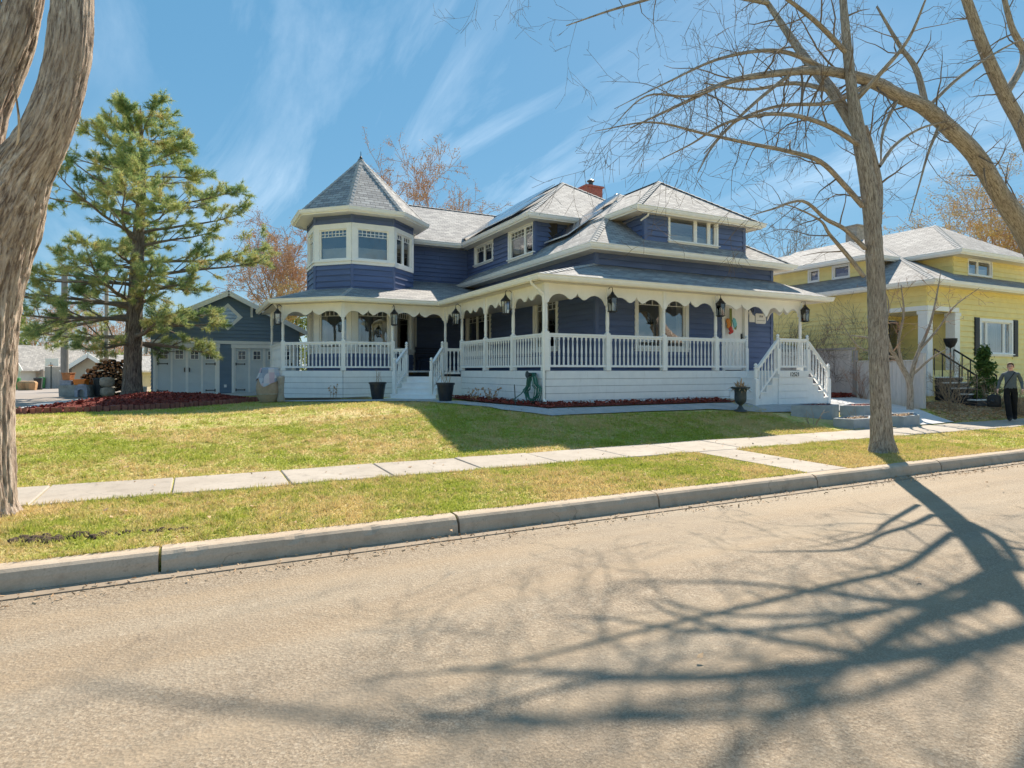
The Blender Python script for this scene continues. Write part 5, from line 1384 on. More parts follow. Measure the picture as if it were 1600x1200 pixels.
# roofs
ya, yb, ye = 22.5, 34.5, YE + .03; rz = 7.90
roof(yel, [[(ya, 12.2, ye), (yb, 12.2, ye), (28.5, 18.2, rz)], [(ya, 12.2, ye), (28.5, 18.2, rz), (28.5, 26, rz), (ya, 26, ye)], [(yb, 12.2, ye), (28.5, 18.2, rz), (28.5, 26, rz), (yb, 26, ye)]], [((ya, 12.2, ye), (28.5, 18.2, rz))], mat='shingle_light', name='main_roof')
gutter(yel, [(ya, 25.5), (ya, 12.2), (yb, 12.2)], ye - .01)
soffit(yel, [(ya + .02, 25), (ya + .02, 12.22), (yb, 12.22), (yb, 12.75), (YU + .05, 12.75), (YU + .05, 25)], ye - .15)
ye2 = 6.22
roof(yel, [[(25.25, 12.75, ye2), (31.75, 12.75, ye2), (28.5, 15.4, 7.98)], [(25.25, 12.75, ye2), (28.5, 15.4, 7.98), (28.5, 19, 7.98), (25.25, 16.5, ye2)], [(31.75, 12.75, ye2), (28.5, 15.4, 7.98), (28.5, 19, 7.98), (31.75, 16.5, ye2)]], [((25.25, 12.75, ye2), (28.5, 15.4, 7.98))], mat='shingle_light', name='dormer_roof')
gutter(yel, [(25.25, 15.6), (25.25, 12.75), (31.75, 12.75)], ye2 - .01); soffit(yel, [(25.27, 16), (25.27, 12.77), (31.7, 12.77), (31.7, 16)], ye2 - .15)
frY = Fr((25.8, 13.3), (31.2, 13.3)); yw = (u_at(1511, 13.3) - 25.8, u_at(1549, 13.3) - 25.8)
siding(yel, frY, 5.1, ye2 - .13, [(yw[0], yw[1], 5.42, ye2 - .14)], Y, exp=.2); window(yel, frY, yw[0], yw[1], 5.42, ye2 - .13, widths=[1, 1.3], casing=.05, sill=False, blind_or_glare=.5)
siding(yel, Fr((25.8, 16.5), (25.8, 13.3)), 5.1, ye2 - .13, [], Y, exp=.2)
roof(yel, [[(23.3, 14.9, ye2), (23.3, 20.4, ye2), (26.0, 20.4, 7.45), (26.0, 17.6, 7.45)], [(23.3, 14.9, ye2), (26.0, 17.6, 7.45), (28.6, 17.6, 7.45), (28.6, 14.9, ye2 + .02)]], [((23.3, 14.9, ye2), (26.0, 17.6, 7.45))], mat='shingle_light', name='dormer_roof')
gutter(yel, [(23.3, 20.4), (23.3, 14.9), (25.0, 14.9)], ye2 - .01); soffit(yel, [(23.32, 20.3), (23.32, 14.92), (26, 14.92), (26, 20.3)], ye2 - .15)
frZ = Fr((23.8, 20.2), (23.8, 15.4)); zw = [(20.2 - v_at(1263, 23.8), 20.2 - v_at(1281, 23.8)), (20.2 - v_at(1216, 23.8), 20.2 - v_at(1238, 23.8))]
zw = [(max(.1, a), max(.6, b)) for a, b in zw]; zw = [z for z in zw if z[1] - z[0] > .2][:1] + [(3.3, 4.1)]
siding(yel, frZ, 5.3, ye2 - .13, [(a, b, 5.5, ye2 - .14) for a, b in zw], Y, exp=.2)
for a, b in zw: window(yel, frZ, a, b, 5.5, ye2 - .13, casing=.06, sill=False, blind_or_glare=.4)
siding(yel, Fr((23.8, 15.4), (25.5, 15.4)), 5.3, ye2 - .13, [], Y, exp=.2)
q = at_d(1336, 360, 31); MB().box(q.x - .3, q.x + .3, q.y - .3, q.y + .3, 6.0, q.z + .15).box(q.x - .36, q.x + .36, q.y - .36, q.y + .36, q.z + .152, q.z + .22).build('chimney', M['boulder_tan'], yel)
MB().lathe([(.07, -.3), (.07, .15), (.12, .18), (.12, .24)], 8, (25.0, 19.0, 6.5)).build('roof_vent', M['iron'], yel)

# ================================================================== fence, shed, planters between the houses
plain('fence_white', (0.66, 0.63, 0.61), 0.8, 0.12, 6, perobj=.25, bump=.25, stretch=(3, 3, .4))
fen = thing('board_fence', 'weathered whitish board fence between the two houses', 'fence', (20.5, 13, .7))
v = 11.55
while v < 16.2:
    top = 2.0 if v < 13.75 else 2.42
    b = gz(20.5, v) - .05
    MB().box(20.5, 20.525, v, v + .135, b, top + random.uniform(-.006, .006)).build('plank', M['fence_white'], fen); v += .142
MB().box(20.46, 20.56, 11.52, 13.74, 2.005, 2.045).build('cap_rail', M['fence_white'], fen); MB().box(20.44, 20.58, 13.7, 16.3, 2.43, 2.51).build('cap_rail', M['old_wood'], fen)
MB().box(20.43, 20.56, 11.38, 11.51, .5, 2.26).build('fence_post', M['fence_white'], fen); MB().box(20.43, 20.56, 13.63, 13.74, .5, 2.40).build('fence_post', M['old_wood'], fen)
x = 17.6
while x < 20.4: MB().box(x, x + .135, 16.0, 16.025, .6, 2.4).build('plank', M['fence_white'], fen); x += .142
shed = thing('lean_to_shed', 'low shed with white boarded roof behind the front steps', 'shed', (20.5, 19, .7))
z0, z1 = 2.55, 3.32
for k in range(7):
    a, b = k / 7, (k + 1) / 7
    ya_, yb_ = lerp(17.2, 19.6, a), lerp(17.2, 19.6, b) + .03; za, zb = lerp(z0, z1, a), lerp(z0, z1, b)
    MB().add([(18.2, ya_, za), (22.3, ya_, za), (22.3, yb_, zb), (18.2, yb_, zb), (18.2, ya_, za + .04), (22.3, ya_, za + .04), (22.3, yb_, zb + .02), (18.2, yb_, zb + .02)], BOXF).build('roof_board', M['slab_white'], shed)
MB().box(18.4, 22.1, 17.4, 19.5, .6, 2.5).box(18.4, 22.1, 18.6, 19.4, 2.5, 2.95).build('wall', M['fence_white'], shed)
MB().box(18.15, 22.35, 17.15, 17.2, 2.47, 2.56).build('fascia', M['old_wood'], shed)

def planter(pts, label, h=.17, soil='mulch', seed=0):
    """low concrete bed: pts are ground pixels of its outline"""
    P = [ground_at(px, py, .55) for px, py in pts]; c = sum(P, Vector()) / len(P)
    t = thing('planter_bed', label, 'planter', c); top = max(gz(p.x, p.y) for p in P) + .06 + h * .55
    m = MB(); n = len(P)
    I = [p + (c - p).normalized() * .13 for p in P]
    for k in range(n):
        a, b, ia, ib = P[k], P[(k + 1) % n], I[k], I[(k + 1) % n]; lo = .15
        vs = [(a.x, a.y, lo), (b.x, b.y, lo), (ib.x, ib.y, lo), (ia.x, ia.y, lo), (a.x, a.y, top), (b.x, b.y, top), (ib.x, ib.y, top), (ia.x, ia.y, top)]
        m.add(vs, BOXF)
    m.build('border', M['planter_grey'], t)
    MB().prism([(p.x, p.y, top - .06) for p in I], (0, 0, .02)).build('bed_soil', M[soil], t)
    rr = random.Random(seed); cm = MB()
    for _ in range(170):
        w = [rr.random() ** 2 for _ in I]; s = sum(w); p = sum((q * (k / s) for q, k in zip(I, w)), Vector()); L = rr.uniform(.02, .05); a = rr.uniform(0, 6.28)
        d = Vector((math.cos(a), math.sin(a), rr.uniform(-.3, .5))) * L; e = Vector((-math.sin(a), math.cos(a), 0)) * L * .4; b = Vector((p.x, p.y, top - .02 + rr.uniform(0, .03)))
        cm.add([b - d, b + e, b + d, b - e], [(0, 1, 2, 3)])
    cm.build('bark_mulch', M['mulch_chip'] if soil == 'mulch' else M['dry_leaf'], t); return t
sheet('stepping_slabs', [(16.2, 9.75), (19.0, 9.75), (20.3, 11.4), (20.4, 15.5), (17.65, 15.5), (17.65, 11.4), (16.0, 10.9)], .025, M['slab_white'], label='pale paving slabs round the planter beds')
planter([(1236, 649), (1300, 655), (1311, 651), (1296, 641), (1250, 639)], 'grey planter bed nearest the front steps, dark red mulch', .20, seed=1)
planter([(1312, 648), (1350, 654), (1374, 652), (1366, 641), (1326, 638)], 'grey planter bed just left of the slim street tree, red mulch', .18, seed=2)
planter([(1302, 665), (1334, 671), (1366, 669), (1360, 659), (1318, 658)], 'low grey planter bed beside the sidewalk with dry leaves', .16, 'soil', 3)
planter([(1384, 664), (1412, 667), (1437, 664), (1428, 655), (1388, 653)], 'low grey planter bed beside the sidewalk, right of the street tree', .16, 'soil', 4)
planter([(1380, 628), (1447, 632), (1446, 622), (1384, 619)], 'long grey planter bed along the foot of the board fence', .26, seed=5)
chips('fence_mulch', [(17.9, 13.6), (20.4, 13.6), (20.4, 15.9), (17.9, 15.9)], 2600, lambda x, y: gz(x, y) + .05 + random.random() * .12, 'mulch_chip', 'reddish leaf litter before the board fence', .03, .08, 9)
plain('dry_earth', (0.40, 0.29, 0.175), 0.95, 0.35, 6, bump=.6)
DIRT = [(18.9, 9.72), (30, 9.72), (30, 12.3), (21.4, 12.3), (20.6, 11.3)]

sheet('bare_verge', [(20.8, 10.6), (30, 10.2), (30, 12.4), (21.4, 12.4)], .02, M['dry_earth'], label='brown bare earth before the yellow house')
chips('verge_litter', DIRT, 7000, lambda x, y: gz(x, y) + .03 + random.random() * .03, 'dry_leaf', 'dry leaf litter before the yellow house', .02, .05, 11, 'leaves')

# ================================================================== pile of things beside the pine
def block(name, label, cat, px, py, D, w, d, h, mat, rot=0, zoff=0.0, part='body', bev=.02):
    p = at_d(px, py, D); g = gz(p.x, p.y) + .03 if zoff == 0 else zoff
    t = thing(name, label, cat, (p.x, p.y, g)); m = MB(); b = bev
    m.lathe([(1, 0), (1.03, h * .9), (1.0, h)], 4, rot=.5); k = .7071
    m.v = [(a * k * w, c * k * d, z) for a, c, z in m.v]
    o = m.build(part, mat, None); bpy.data.objects.remove(o) if False else None
    o.parent = t; o.location = (0, 0, 0); o.rotation_euler = (0, 0, rot); return t, p, g
RZ_ = -YAW
t, p, g = block('stone_trough', 'grey concrete trough beside the pine holding buckets', 'trough', 121, 600, 23.6, .98, .6, .44, M['stone_grey'], RZ_)
TP = (p.x, p.y); tz = g + .44
ex, ey = Vector((SA, -CA, 0)), Vector((CA, SA, 0))
def on(dx, dy=0): return Vector((TP[0], TP[1], 0)) + ex * dx + ey * dy
def tub(name, label, cat, pos, z, w, d, h, mat, flare=1.15):
    t = thing(name, label, cat, (pos.x, pos.y, z)); m = MB(); k = .7071
    m.lathe([(.85, 0), (flare * .85, h), (flare * .90, h), (flare * .90, h - .03), (flare * .8, h - .03), (.8, .03), (0.01, .03)], 4, rot=.5, cap=False)
    m.v = [(a * k * w, c * k * d, q) for a, c, q in m.v]; o = m.build('tub', mat, None); o.parent = t; o.location = (0, 0, 0); o.rotation_euler = (0, 0, RZ_); return t
tub('plastic_tub', 'orange plastic tub on the grey trough', 'tub', on(.22, -.1), tz, .46, .3, .22, M['orange'])
tub('clay_pot', 'terracotta pot standing on the pale blue crate', 'pot', on(-.26, -.12), tz + .17, .3, .26, .30, M['terracotta'], 1.3)
tub('glass_crate', 'pale blue crate of jars on the grey trough', 'crate', on(-.28, -.12), tz, .5, .3, .18, M['boulder'], 1.05)
t = thing('carved_stone', 'blue-grey arched stone ornament leaning before the trough', 'ornament', on(.42, -.42) + Vector((0, 0, g)))
fo = Fr(on(.18, -.42), on(.66, -.42))
m = MB(); arch = [(0, 0), (0, .30), (.06, .42), (.16, .48), (.32, .48), (.42, .42), (.48, .30), (.48, 0), (.36, 0), (.36, .22), (.30, .28), (.18, .28), (.12, .22), (.12, 0)]
m.prism([fo.P(a, 0, g + b) for a, b in arch], -fo.n * .16); m.build('arch', M['boulder'], t)
for i, (px, h, lab) in enumerate(((168, .36, 'round tan boulder under the woodpile'), (167, .36, 'upper tan stone stacked under the woodpile'))):
    p = at_d(px, 600, 23.7); t = thing('boulder', lab, 'boulder', (p.x, p.y, g + i * .37)); rr = random.Random(i)
    m = MB().lathe([(.16, 0), (.24, .08), (.255, .2), (.22, .31), (.12, .36)], 12, (p.x, p.y, g + i * .37)); m.v = [(a + rr.gauss(0, .012), b + rr.gauss(0, .012), c) for a, b, c in m.v]; m.build('stone', M['boulder_tan'], t, smooth=True)
wp = thing('woodpile', 'stacked firewood logs heaped left of the pine trunk', 'woodpile', (at_d(170, 600, 24.2).x, at_d(170, 600, 24.2).y, g))
LOG = MB().lathe([(.97, 0), (1, .1), (.96, .5), (1, .9), (.97, 1)], 9, mi=0); LOG.m = [0] * (len(LOG.f) - 2) + [1, 1]; LOGM = LOG.mesh('log', [M['log_bark'], M['log_end']])
rr = random.Random(12); put = []
for _ in range(4200):
    px = rr.uniform(126, 199); top = 563 + max(0, 158 - px) * .75 + max(0, px - 192) * .8; py = rr.uniform(top, 619); rad = rr.uniform(1.6, 4.2)
    if any((px - a_) ** 2 + (py - b_) ** 2 < (rad + c_) ** 2 * .88 for a_, b_, c_ in put): continue
    put.append((px, py, rad)); p = at_d(px, py, 24.1 + rr.uniform(-.14, .06)); q_ = rad * 23.95 / 965 * rr.uniform(.85, 1.0)
    place('log', LOGM, wp, p, (R(90) + rr.gauss(0, .10), 0, RZ_ + rr.gauss(0, .16)), (q_, q_ * rr.uniform(.8, 1.1), -rr.uniform(.35, .5)))
    if len(put) > 230: break
p = at_d(158, 600, 23.8); t = thing('black_bin', 'black rubbish bin wedged behind the arched stone', 'bin', (p.x, p.y, g)); tub_ = MB().lathe([(.2, 0), (.26, .62), (.28, .64), (.28, .68), (.1, .72)], 14, (p.x, p.y, g)); tub_.build('bin_body', M['bin_dark'], t)
p = at_d(224, 606, 25.4); t = thing('white_box', 'small white box on the ground right of the pine trunk', 'box', (p.x, p.y, g)); MB().box(p.x - .12, p.x + .12, p.y - .1, p.y + .1, g, g + .3).box(p.x - .13, p.x + .13, p.y - .11, p.y + .11, g + .3, g + .33).build('box_body', M['sign_white'], t)

# ================================================================== far end of the side street
def utility_pole(px, D, label, h, r=.16):
    p = at_d(px, 600, D); z = gz(p.x, p.y); t = thing('utility_pole', label, 'pole', (p.x, p.y, z)); MB().tube([(p.x, p.y, z - .2), (p.x, p.y, z + h * .5), (p.x, p.y, z + h)], [r * 1.1, r, r * .8], 12).build('pole_shaft', M['pole_wood'], t)
    MB().beam((p.x - 1.0, p.y, z + h - .6), (p.x + 1.0, p.y, z + h - .6), .09, .11).build('cross_arm', M['pole_wood'], t); return t, p
t, p = utility_pole(101, 29.5, 'grey wooden utility pole beside the grey trough', 6.0, .155)
t, p = utility_pole(166.5, 46, 'far wooden utility pole rising behind the woodpile', 10, .14)
b_ = at_d(164.5, 545, 45.8); MB().box(b_.x - .1, b_.x + .1, b_.y - .1, b_.y + .1, b_.z - .6, b_.z + .5).build('meter_box', M['bin_dark'], t)
def far_house(pxl, pxr, yb, ye, yp, D, dep, wallm, label, gable=True, trim='white_trim'):
    a, b = at_d(pxl, yb, D), at_d(pxr, yb, D); z0 = min(a.z, 0) - .3; ze, zp = at_d(pxl, ye, D).z, at_d(pxl, yp, D).z
    t = thing('far_house', label, 'house', (*((a + b) / 2).xy, 0)); fr = Fr(a, b); L = fr.L
    m = MB(); m.fbox(fr, 0, L, -dep, 0, z0, ze); m.prism([fr.P(0, -.01, ze), fr.P(L, -.01, ze), fr.P(L / 2, -.01, zp)], -fr.n * (dep - .02)); m.build('wall', M[wallm], t)
    P = fr.P; o = .5; k = (zp - ze) / (L / 2)
    roof(t, [[P(L / 2, .5, zp + .12), P(-o, .5, ze - o * k + .12), P(-o, -dep, ze - o * k + .12), P(L / 2, -dep, zp + .12)], [P(L / 2, .5, zp + .12), P(L + o, .5, ze - o * k + .12), P(L + o, -dep, ze - o * k + .12), P(L / 2, -dep, zp + .12)]], mat='shingle_light', thick=.15)
    for s in (-o, L + o): MB().beam(P(L / 2, .52, zp + .0), P(s, .52, ze - o * k + .0), .05, .3).build('barge_board', M[trim], t)
    w = MB().fbox(fr, L * .35, L * .65, .0, .06, ze - 1.3, ze - .1); w.build('window_frame', M['white_trim'], t); MB().fbox(fr, L * .38, L * .62, .06, .07, ze - 1.2, ze - .2).build('pane', M['solar'], t)
    return t
far_house(2, 32, 590, 566, 540, 62, 10, 'far_siding', 'pale gabled house at far left behind the brown paper bags')
far_house(46, 66, 590, 569, 551, 70, 12, 'far_siding', 'grey-roofed gabled house behind the low wall and bins')
far_house(112, 176, 600, 575, 555, 48, 8, 'far_siding_tan', 'tan gabled house between the two utility poles')
a, b = at_d(-10, 596, 64), at_d(68, 596, 64); fr = Fr(a, b); t = thing('far_fence', 'long pale board fence behind the bins and paper bags', 'fence', ((a + b) / 2)); n_ = 26
for k in range(n_): MB().fbox(fr, fr.L * k / n_, fr.L * (k + .96) / n_, -.03, 0, -.2, at_d(0, 577, 64).z).build('plank', M['far_fence'], t)
a, b = at_d(70, 600, 58), at_d(100, 600, 58); fr = Fr(a, b); t = thing('brown_fence', 'brown board fence left of the grey utility pole', 'fence', ((a + b) / 2)); n_ = 12
for k in range(n_): MB().fbox(fr, fr.L * k / n_, fr.L * (k + .95) / n_, -.03, 0, -.2, at_d(0, 573, 58).z).build('plank', M['old_wood'], t)
q = at_d(80, 566, 57); t = thing('basketball_hoop', 'white basketball backboard above the brown fence', 'hoop', (q.x, q.y, 0)); fr = Fr(at_d(71, 566, 57), at_d(92, 566, 57))
MB().fbox(fr, 0, fr.L, 0, .05, q.z - .35, q.z + .35).build('backboard', M['sign_white'], t); MB().tube([(q.x, q.y, -.2), (q.x, q.y, q.z)], .06, 8).build('post', M['iron'], t); MB().fbox(fr, fr.L * .42, fr.L * .58, .05, .35, q.z - .3, q.z - .25).build('ring', M['orange'], t)
def wheelie(px, D, mat, label):
    p = at_d(px, 600, D); z = gz(p.x, p.y); t = thing('wheelie_bin', label, 'bin', (p.x, p.y, z)); x, y = p.x, p.y
    m = MB(); m.lathe([(.30, .08), (.40, .92), (.42, .94), (.42, .98)], 4, (x, y, z), rot=.5); m.build('bin_body', M[mat], t)
    MB().lathe([(.43, .98), (.43, 1.02), (.25, 1.08)], 4, (x, y, z), rot=.5).build('lid', M[mat], t); MB().tube([(x - .25, y + .22, z + .1), (x + .25, y + .22, z + .1)], .1, 10).build('wheel', M['bin_dark'], t)
wheelie(25, 54, 'bin_green', 'green wheelie bin left of the brown paper bags'); wheelie(66, 58, 'bin_green', 'green wheelie bin right of the brown paper bags'); wheelie(60, 54.5, 'bin_dark', 'black wheelie bin next to the paper bags')
for px, lab in ((37, 'brown paper yard bag beside the green bin'), (49, 'brown paper yard bag beside the black bin')):
    p = at_d(px, 600, 53); z = gz(p.x, p.y); t = thing('paper_bag', lab, 'bag', (p.x, p.y, z)); m = MB().lathe([(.36, 0), (.42, .3), (.46, .62), (.40, .72)], 6, (p.x, p.y, z), rot=.3); m.build('bag_body', M['paper_bag'], t); MB().lathe([(.39, .70), (.36, .78), (.1, .82)], 7, (p.x, p.y, z)).build('leaf_fill', M['dry_leaf'], t)
# ================================================================== trees
def crom(pts, n):
    """Catmull-Rom through rows of numbers"""
    P = [np.array(p, float) for p in pts]; P = [2 * P[0] - P[1]] + P + [2 * P[-1] - P[-2]]; out = []
    for i in range(1, len(P) - 2):
        for k in range(n):
            t = k / n; a, b, c, d = P[i - 1:i + 3]
            out.append(.5 * ((2 * b) + (c - a) * t + (2 * a - 5 * b + 4 * c - d) * t * t + (3 * b - a - 3 * c + d) * t ** 3))
    out.append(P[-2]); return out
def pixpath(rows):
    return [(*at_d(px, py, D), r) for px, py, D, r in rows]
def limb_mesh(m, rows, nside=10, sub=6, ridge=0.0, freq=7, seed=0.0, flare=None, base=0):
    """a limb along (x, y, z, r) rows; ridge > 0 models furrowed bark"""
    S = crom(rows, sub); n = nside; vs, fs = [], []; x = None; b0 = len(m.v); hh = 0.0; ats = []
    if m.att is None: m.att = []
    for i, s in enumerate(S):
        p = Vector(s[:3]); r = max(.004, s[3]); t = Vector(S[min(i + 1, len(S) - 1)][:3]) - Vector(S[max(i - 1, 0)][:3]); t.normalize()
        if i: hh += (p - Vector(S[i - 1][:3])).length
        if x is None: x = t.cross(Vector((0, 1, 0)) if abs(t.y) < .9 else Vector((1, 0, 0))).normalized()
        else: x = (x - t * x.dot(t)).normalized()
        y = t.cross(x)
        for k in range(n):
            a = 2 * math.pi * k / n; rr = r
            if flare and hh < flare[0]: rr *= 1 + flare[1] * (1 - hh / flare[0]) ** 2 * (1 + .5 * math.sin(3 * a + seed))
            if ridge:
                q = noise.fractal(Vector((math.cos(a) * freq * .5, math.sin(a) * freq * .5, hh * 1.1 + seed)), .9, 2.1, 4)
                w = abs(noise.noise(Vector((math.cos(a) * freq * .8, math.sin(a) * freq * .8, hh * 2.6 + seed * 3)))) * .6 + abs(noise.noise(Vector((math.cos(a) * freq * 1.7, math.sin(a) * freq * 1.7, hh * 5.0 + seed)))) * .4
                rr *= 1 + ridge * (.55 * q + 1.3 * (w ** .6 - .45))
            vs.append(p + (x * math.cos(a) + y * math.sin(a)) * rr); ats.append((rr * math.cos(a), rr * math.sin(a), hh + seed * 1.7 + b0 * .013))
    for i in range(len(S) - 1):
        for k in range(n):
            a, b = i * n + k, i * n + (k + 1) % n; fs.append((a, b, b + n, a + n))
    m.add(vs, fs + [tuple(range((len(S) - 1) * n, len(S) * n))]); m.att += ats
    return [(Vector(s[:3]), s[3]) for s in S]
def twigs(m, rng, p, d, L, r, lvl, sp, tips=None):
    """a crooked branch with its own side branches"""
    n = max(2, int(L / sp['seg'])); pts, rad = [p], [r]; q, dd = Vector(p), Vector(d).normalized()
    for i in range(n):
        dd = (dd + Vector((rng.gauss(0, sp['wig']), rng.gauss(0, sp['wig']), rng.gauss(0, sp['wig']) + sp['up'])) ).normalized()
        q = q + dd * (L / n); pts.append(q); rad.append(max(sp['rmin'], r * (1 - .8 * (i + 1) / n)))
    m.tube(pts, rad, 5 if r > .03 else (4 if r > .012 else 3), cap=False)
    if tips is not None and lvl <= 1: tips.append((pts[-1], dd)); tips.append((pts[len(pts) // 2], dd))
    if lvl <= 0: return
    k = max(2, int(L * sp['den'] * (1.0 if lvl > 1 else 1.5)))
    for j in range(k):
        f = rng.uniform(.22, 1.0); i = min(n - 1, int(f * n)); b = pts[i].lerp(pts[i + 1], f * n - i)
        t = (pts[i + 1] - pts[i]).normalized(); o = t.cross(Vector((rng.gauss(0, 1), rng.gauss(0, 1), rng.gauss(0, .7)))).normalized()
        nd = t * rng.uniform(.45, .95) + o * rng.uniform(.5, .95)
        twigs(m, rng, b, nd, L * rng.uniform(.28, .55), max(sp['rmin'], rad[i] * rng.uniform(.4, .6)), lvl - 1, sp, tips)
def dress(m, rng, samples, sp, per_m, L0, L1, lvl, start=0.0, tips=None, droop=0.0):
    """side branches along a limb's sampled (point, radius) list"""
    tot = 0
    for i in range(int(len(samples) * start), len(samples) - 1):
        a, ra = samples[i]; b, rb = samples[i + 1]; t = (b - a); L = t.length; t.normalize(); tot += L * per_m
        while tot > 1:
            tot -= 1; f = rng.random(); o = t.cross(Vector((rng.gauss(0, 1), rng.gauss(0, 1), rng.gauss(0, 1)))).normalized()
            nd = t * rng.uniform(.3, .9) + o * rng.uniform(.6, 1) + Vector((0, 0, droop))
            twigs(m, rng, a.lerp(b, f), nd, rng.uniform(L0, L1), max(sp['rmin'], min(ra * .38, .022)), lvl, sp, tips)

SP = dict(seg=.16, wig=.16, up=-.012, rmin=.0028, den=3.4)
# --- slim street tree on the boulevard
r1 = pixpath([(1378, 712, 11.4, .20), (1376, 640, 11.4, .172), (1372, 520, 11.4, .160), (1368, 420, 11.4, .150), (1361, 330, 11.4, .142), (1351, 255, 11.4, .135), (1340, 200, 11.45, .12), (1331, 140, 11.5, .095), (1323, 66, 11.6, .08), (1315, -20, 11.8, .06), (1300, -130, 12.1, .03)])
tr = thing('street_tree', 'slim bare grey street tree on the boulevard before the fence', 'tree', (r1[0][0], r1[0][1], gz(r1[0][0], r1[0][1])))
m = MB(); S1 = limb_mesh(m, r1, 28, 14, .10, 6, 1.0, (.5, .35)); m.build('trunk', M['bark_grey'], tr, smooth=True)
rng_ = random.Random(21); lm, cm = MB(), MB()
limbs = [
 [(1342, 212, 11.45, .10), (1302, 145, 12.0, .105), (1264, 98, 12.7, .09), (1238, 62, 13.2, .078), (1196, 0, 13.9, .055), (1130, -100, 14.5, .02)],
 [(1348, 322, 11.4, .05), (1318, 288, 11.2, .047), (1281, 252, 10.9, .042), (1230, 236, 10.6, .036), (1180, 226, 10.2, .030), (1101, 209, 9.7, .022), (1018, 191, 9.2, .014), (930, 205, 8.7, .005)],
 [(1352, 388, 11.4, .045), (1320, 358, 11.2, .04), (1290, 342, 11.0, .034), (1254, 314, 10.7, .026), (1206, 327, 10.4, .016), (1172, 337, 10.2, .006)],
 [(1350, 432, 11.4, .04), (1325, 400, 11.3, .038), (1296, 366, 11.1, .03), (1281, 344, 11.0, .02), (1236, 322, 10.8, .010), (1208, 320, 10.6, .005)],
 [(1372, 350, 11.5, .065), (1374, 290, 11.7, .058), (1362, 232, 11.8, .05), (1352, 198, 11.9, .045)],
 [(1374, 260, 11.7, .035), (1400, 225, 12.0, .03), (1440, 200, 12.4, .022), (1480, 190, 12.8, .012)],
 [(1345, 228, 11.4, .05), (1290, 195, 11.0, .042), (1220, 178, 10.5, .034), (1140, 190, 10.0, .024), (1080, 225, 9.7, .014), (1030, 250, 9.4, .006)],
 [(1334, 160, 11.5, .05), (1380, 110, 11.2, .04), (1420, 60, 11.0, .028), (1450, -10, 10.8, .014)],
 [(1325, 85, 11.6, .05), (1270, 30, 11.0, .04), (1200, -20, 10.4, .025), (1120, -50, 9.9, .01)],
 [(1300, 142, 12.0, .05), (1240, 130, 12.4, .04), (1170, 140, 12.8, .028), (1100, 130, 13.2, .014)],
 [(1200, 5, 13.8, .05), (1085, -15, 13.4, .04), (975, 10, 12.9, .026), (885, 40, 12.5, .01)],
 [(1150, -70, 14.3, .045), (1010, -75, 13.9, .034), (860, -55, 13.4, .02), (760, -30, 13.0, .008)],
]
for L in limbs:
    S = limb_mesh(lm, pixpath(L), 9, 5); dress(cm, rng_, S, SP, 2.6, .5, 1.5, 2, .12, droop=-.12)
dress(cm, rng_, S1[int(len(S1) * .55):], SP, 1.6, .5, 1.3, 2)
lm.build('limb', M['bark_grey'], tr, smooth=True); cm.build('crown', M['twig'], tr)
# --- great elm just out of the frame, its limbs arching over the road
er = [(1640, 440, 15.2, 0.252), (1600, 362, 14.7, 0.215), (1560, 300, 14.2, 0.192), (1520, 238, 13.6, 0.174), (1450, 172, 12.9, 0.148), (1405, 150, 12.5, 0.130), (1362, 128, 12.1, 0.111), (1300, 112, 11.5, 0.085), (1240, 112, 11.0, 0.067), (1145, 126, 10.2, 0.044), (1070, 160, 9.6, 0.026), (985, 200, 9.0, 0.009)]
EB = at_v(1760, 7.3); eb = (EB.x, 7.3, gz(EB.x, 7.3))
elm = thing('arching_elm', 'big bare elm with heavy limbs arching in over the street tree', 'tree', eb)
m = MB(); tp = at_d(1640, 440, 15.2)
St = limb_mesh(m, [(eb[0] + .1, eb[1], eb[2] - .2, .50), (eb[0], eb[1], 1.2, .44), (eb[0] - .3, eb[1], 2.4, .42), (tp.x + .8, tp.y + .1, tp.z - .9, .40), (tp.x, tp.y, tp.z, .34)], 36, 10, .11, 6, 5.0, (.6, .4)); m.build('trunk', M['bark_elm'], elm, smooth=True)
lm, cm = MB(), MB(); rng_ = random.Random(33)
S = limb_mesh(lm, pixpath(er), 20, 8, .07, 5, 2.0); dress(cm, rng_, S, SP, 2.6, .7, 2.0, 2, .2, droop=-.15)
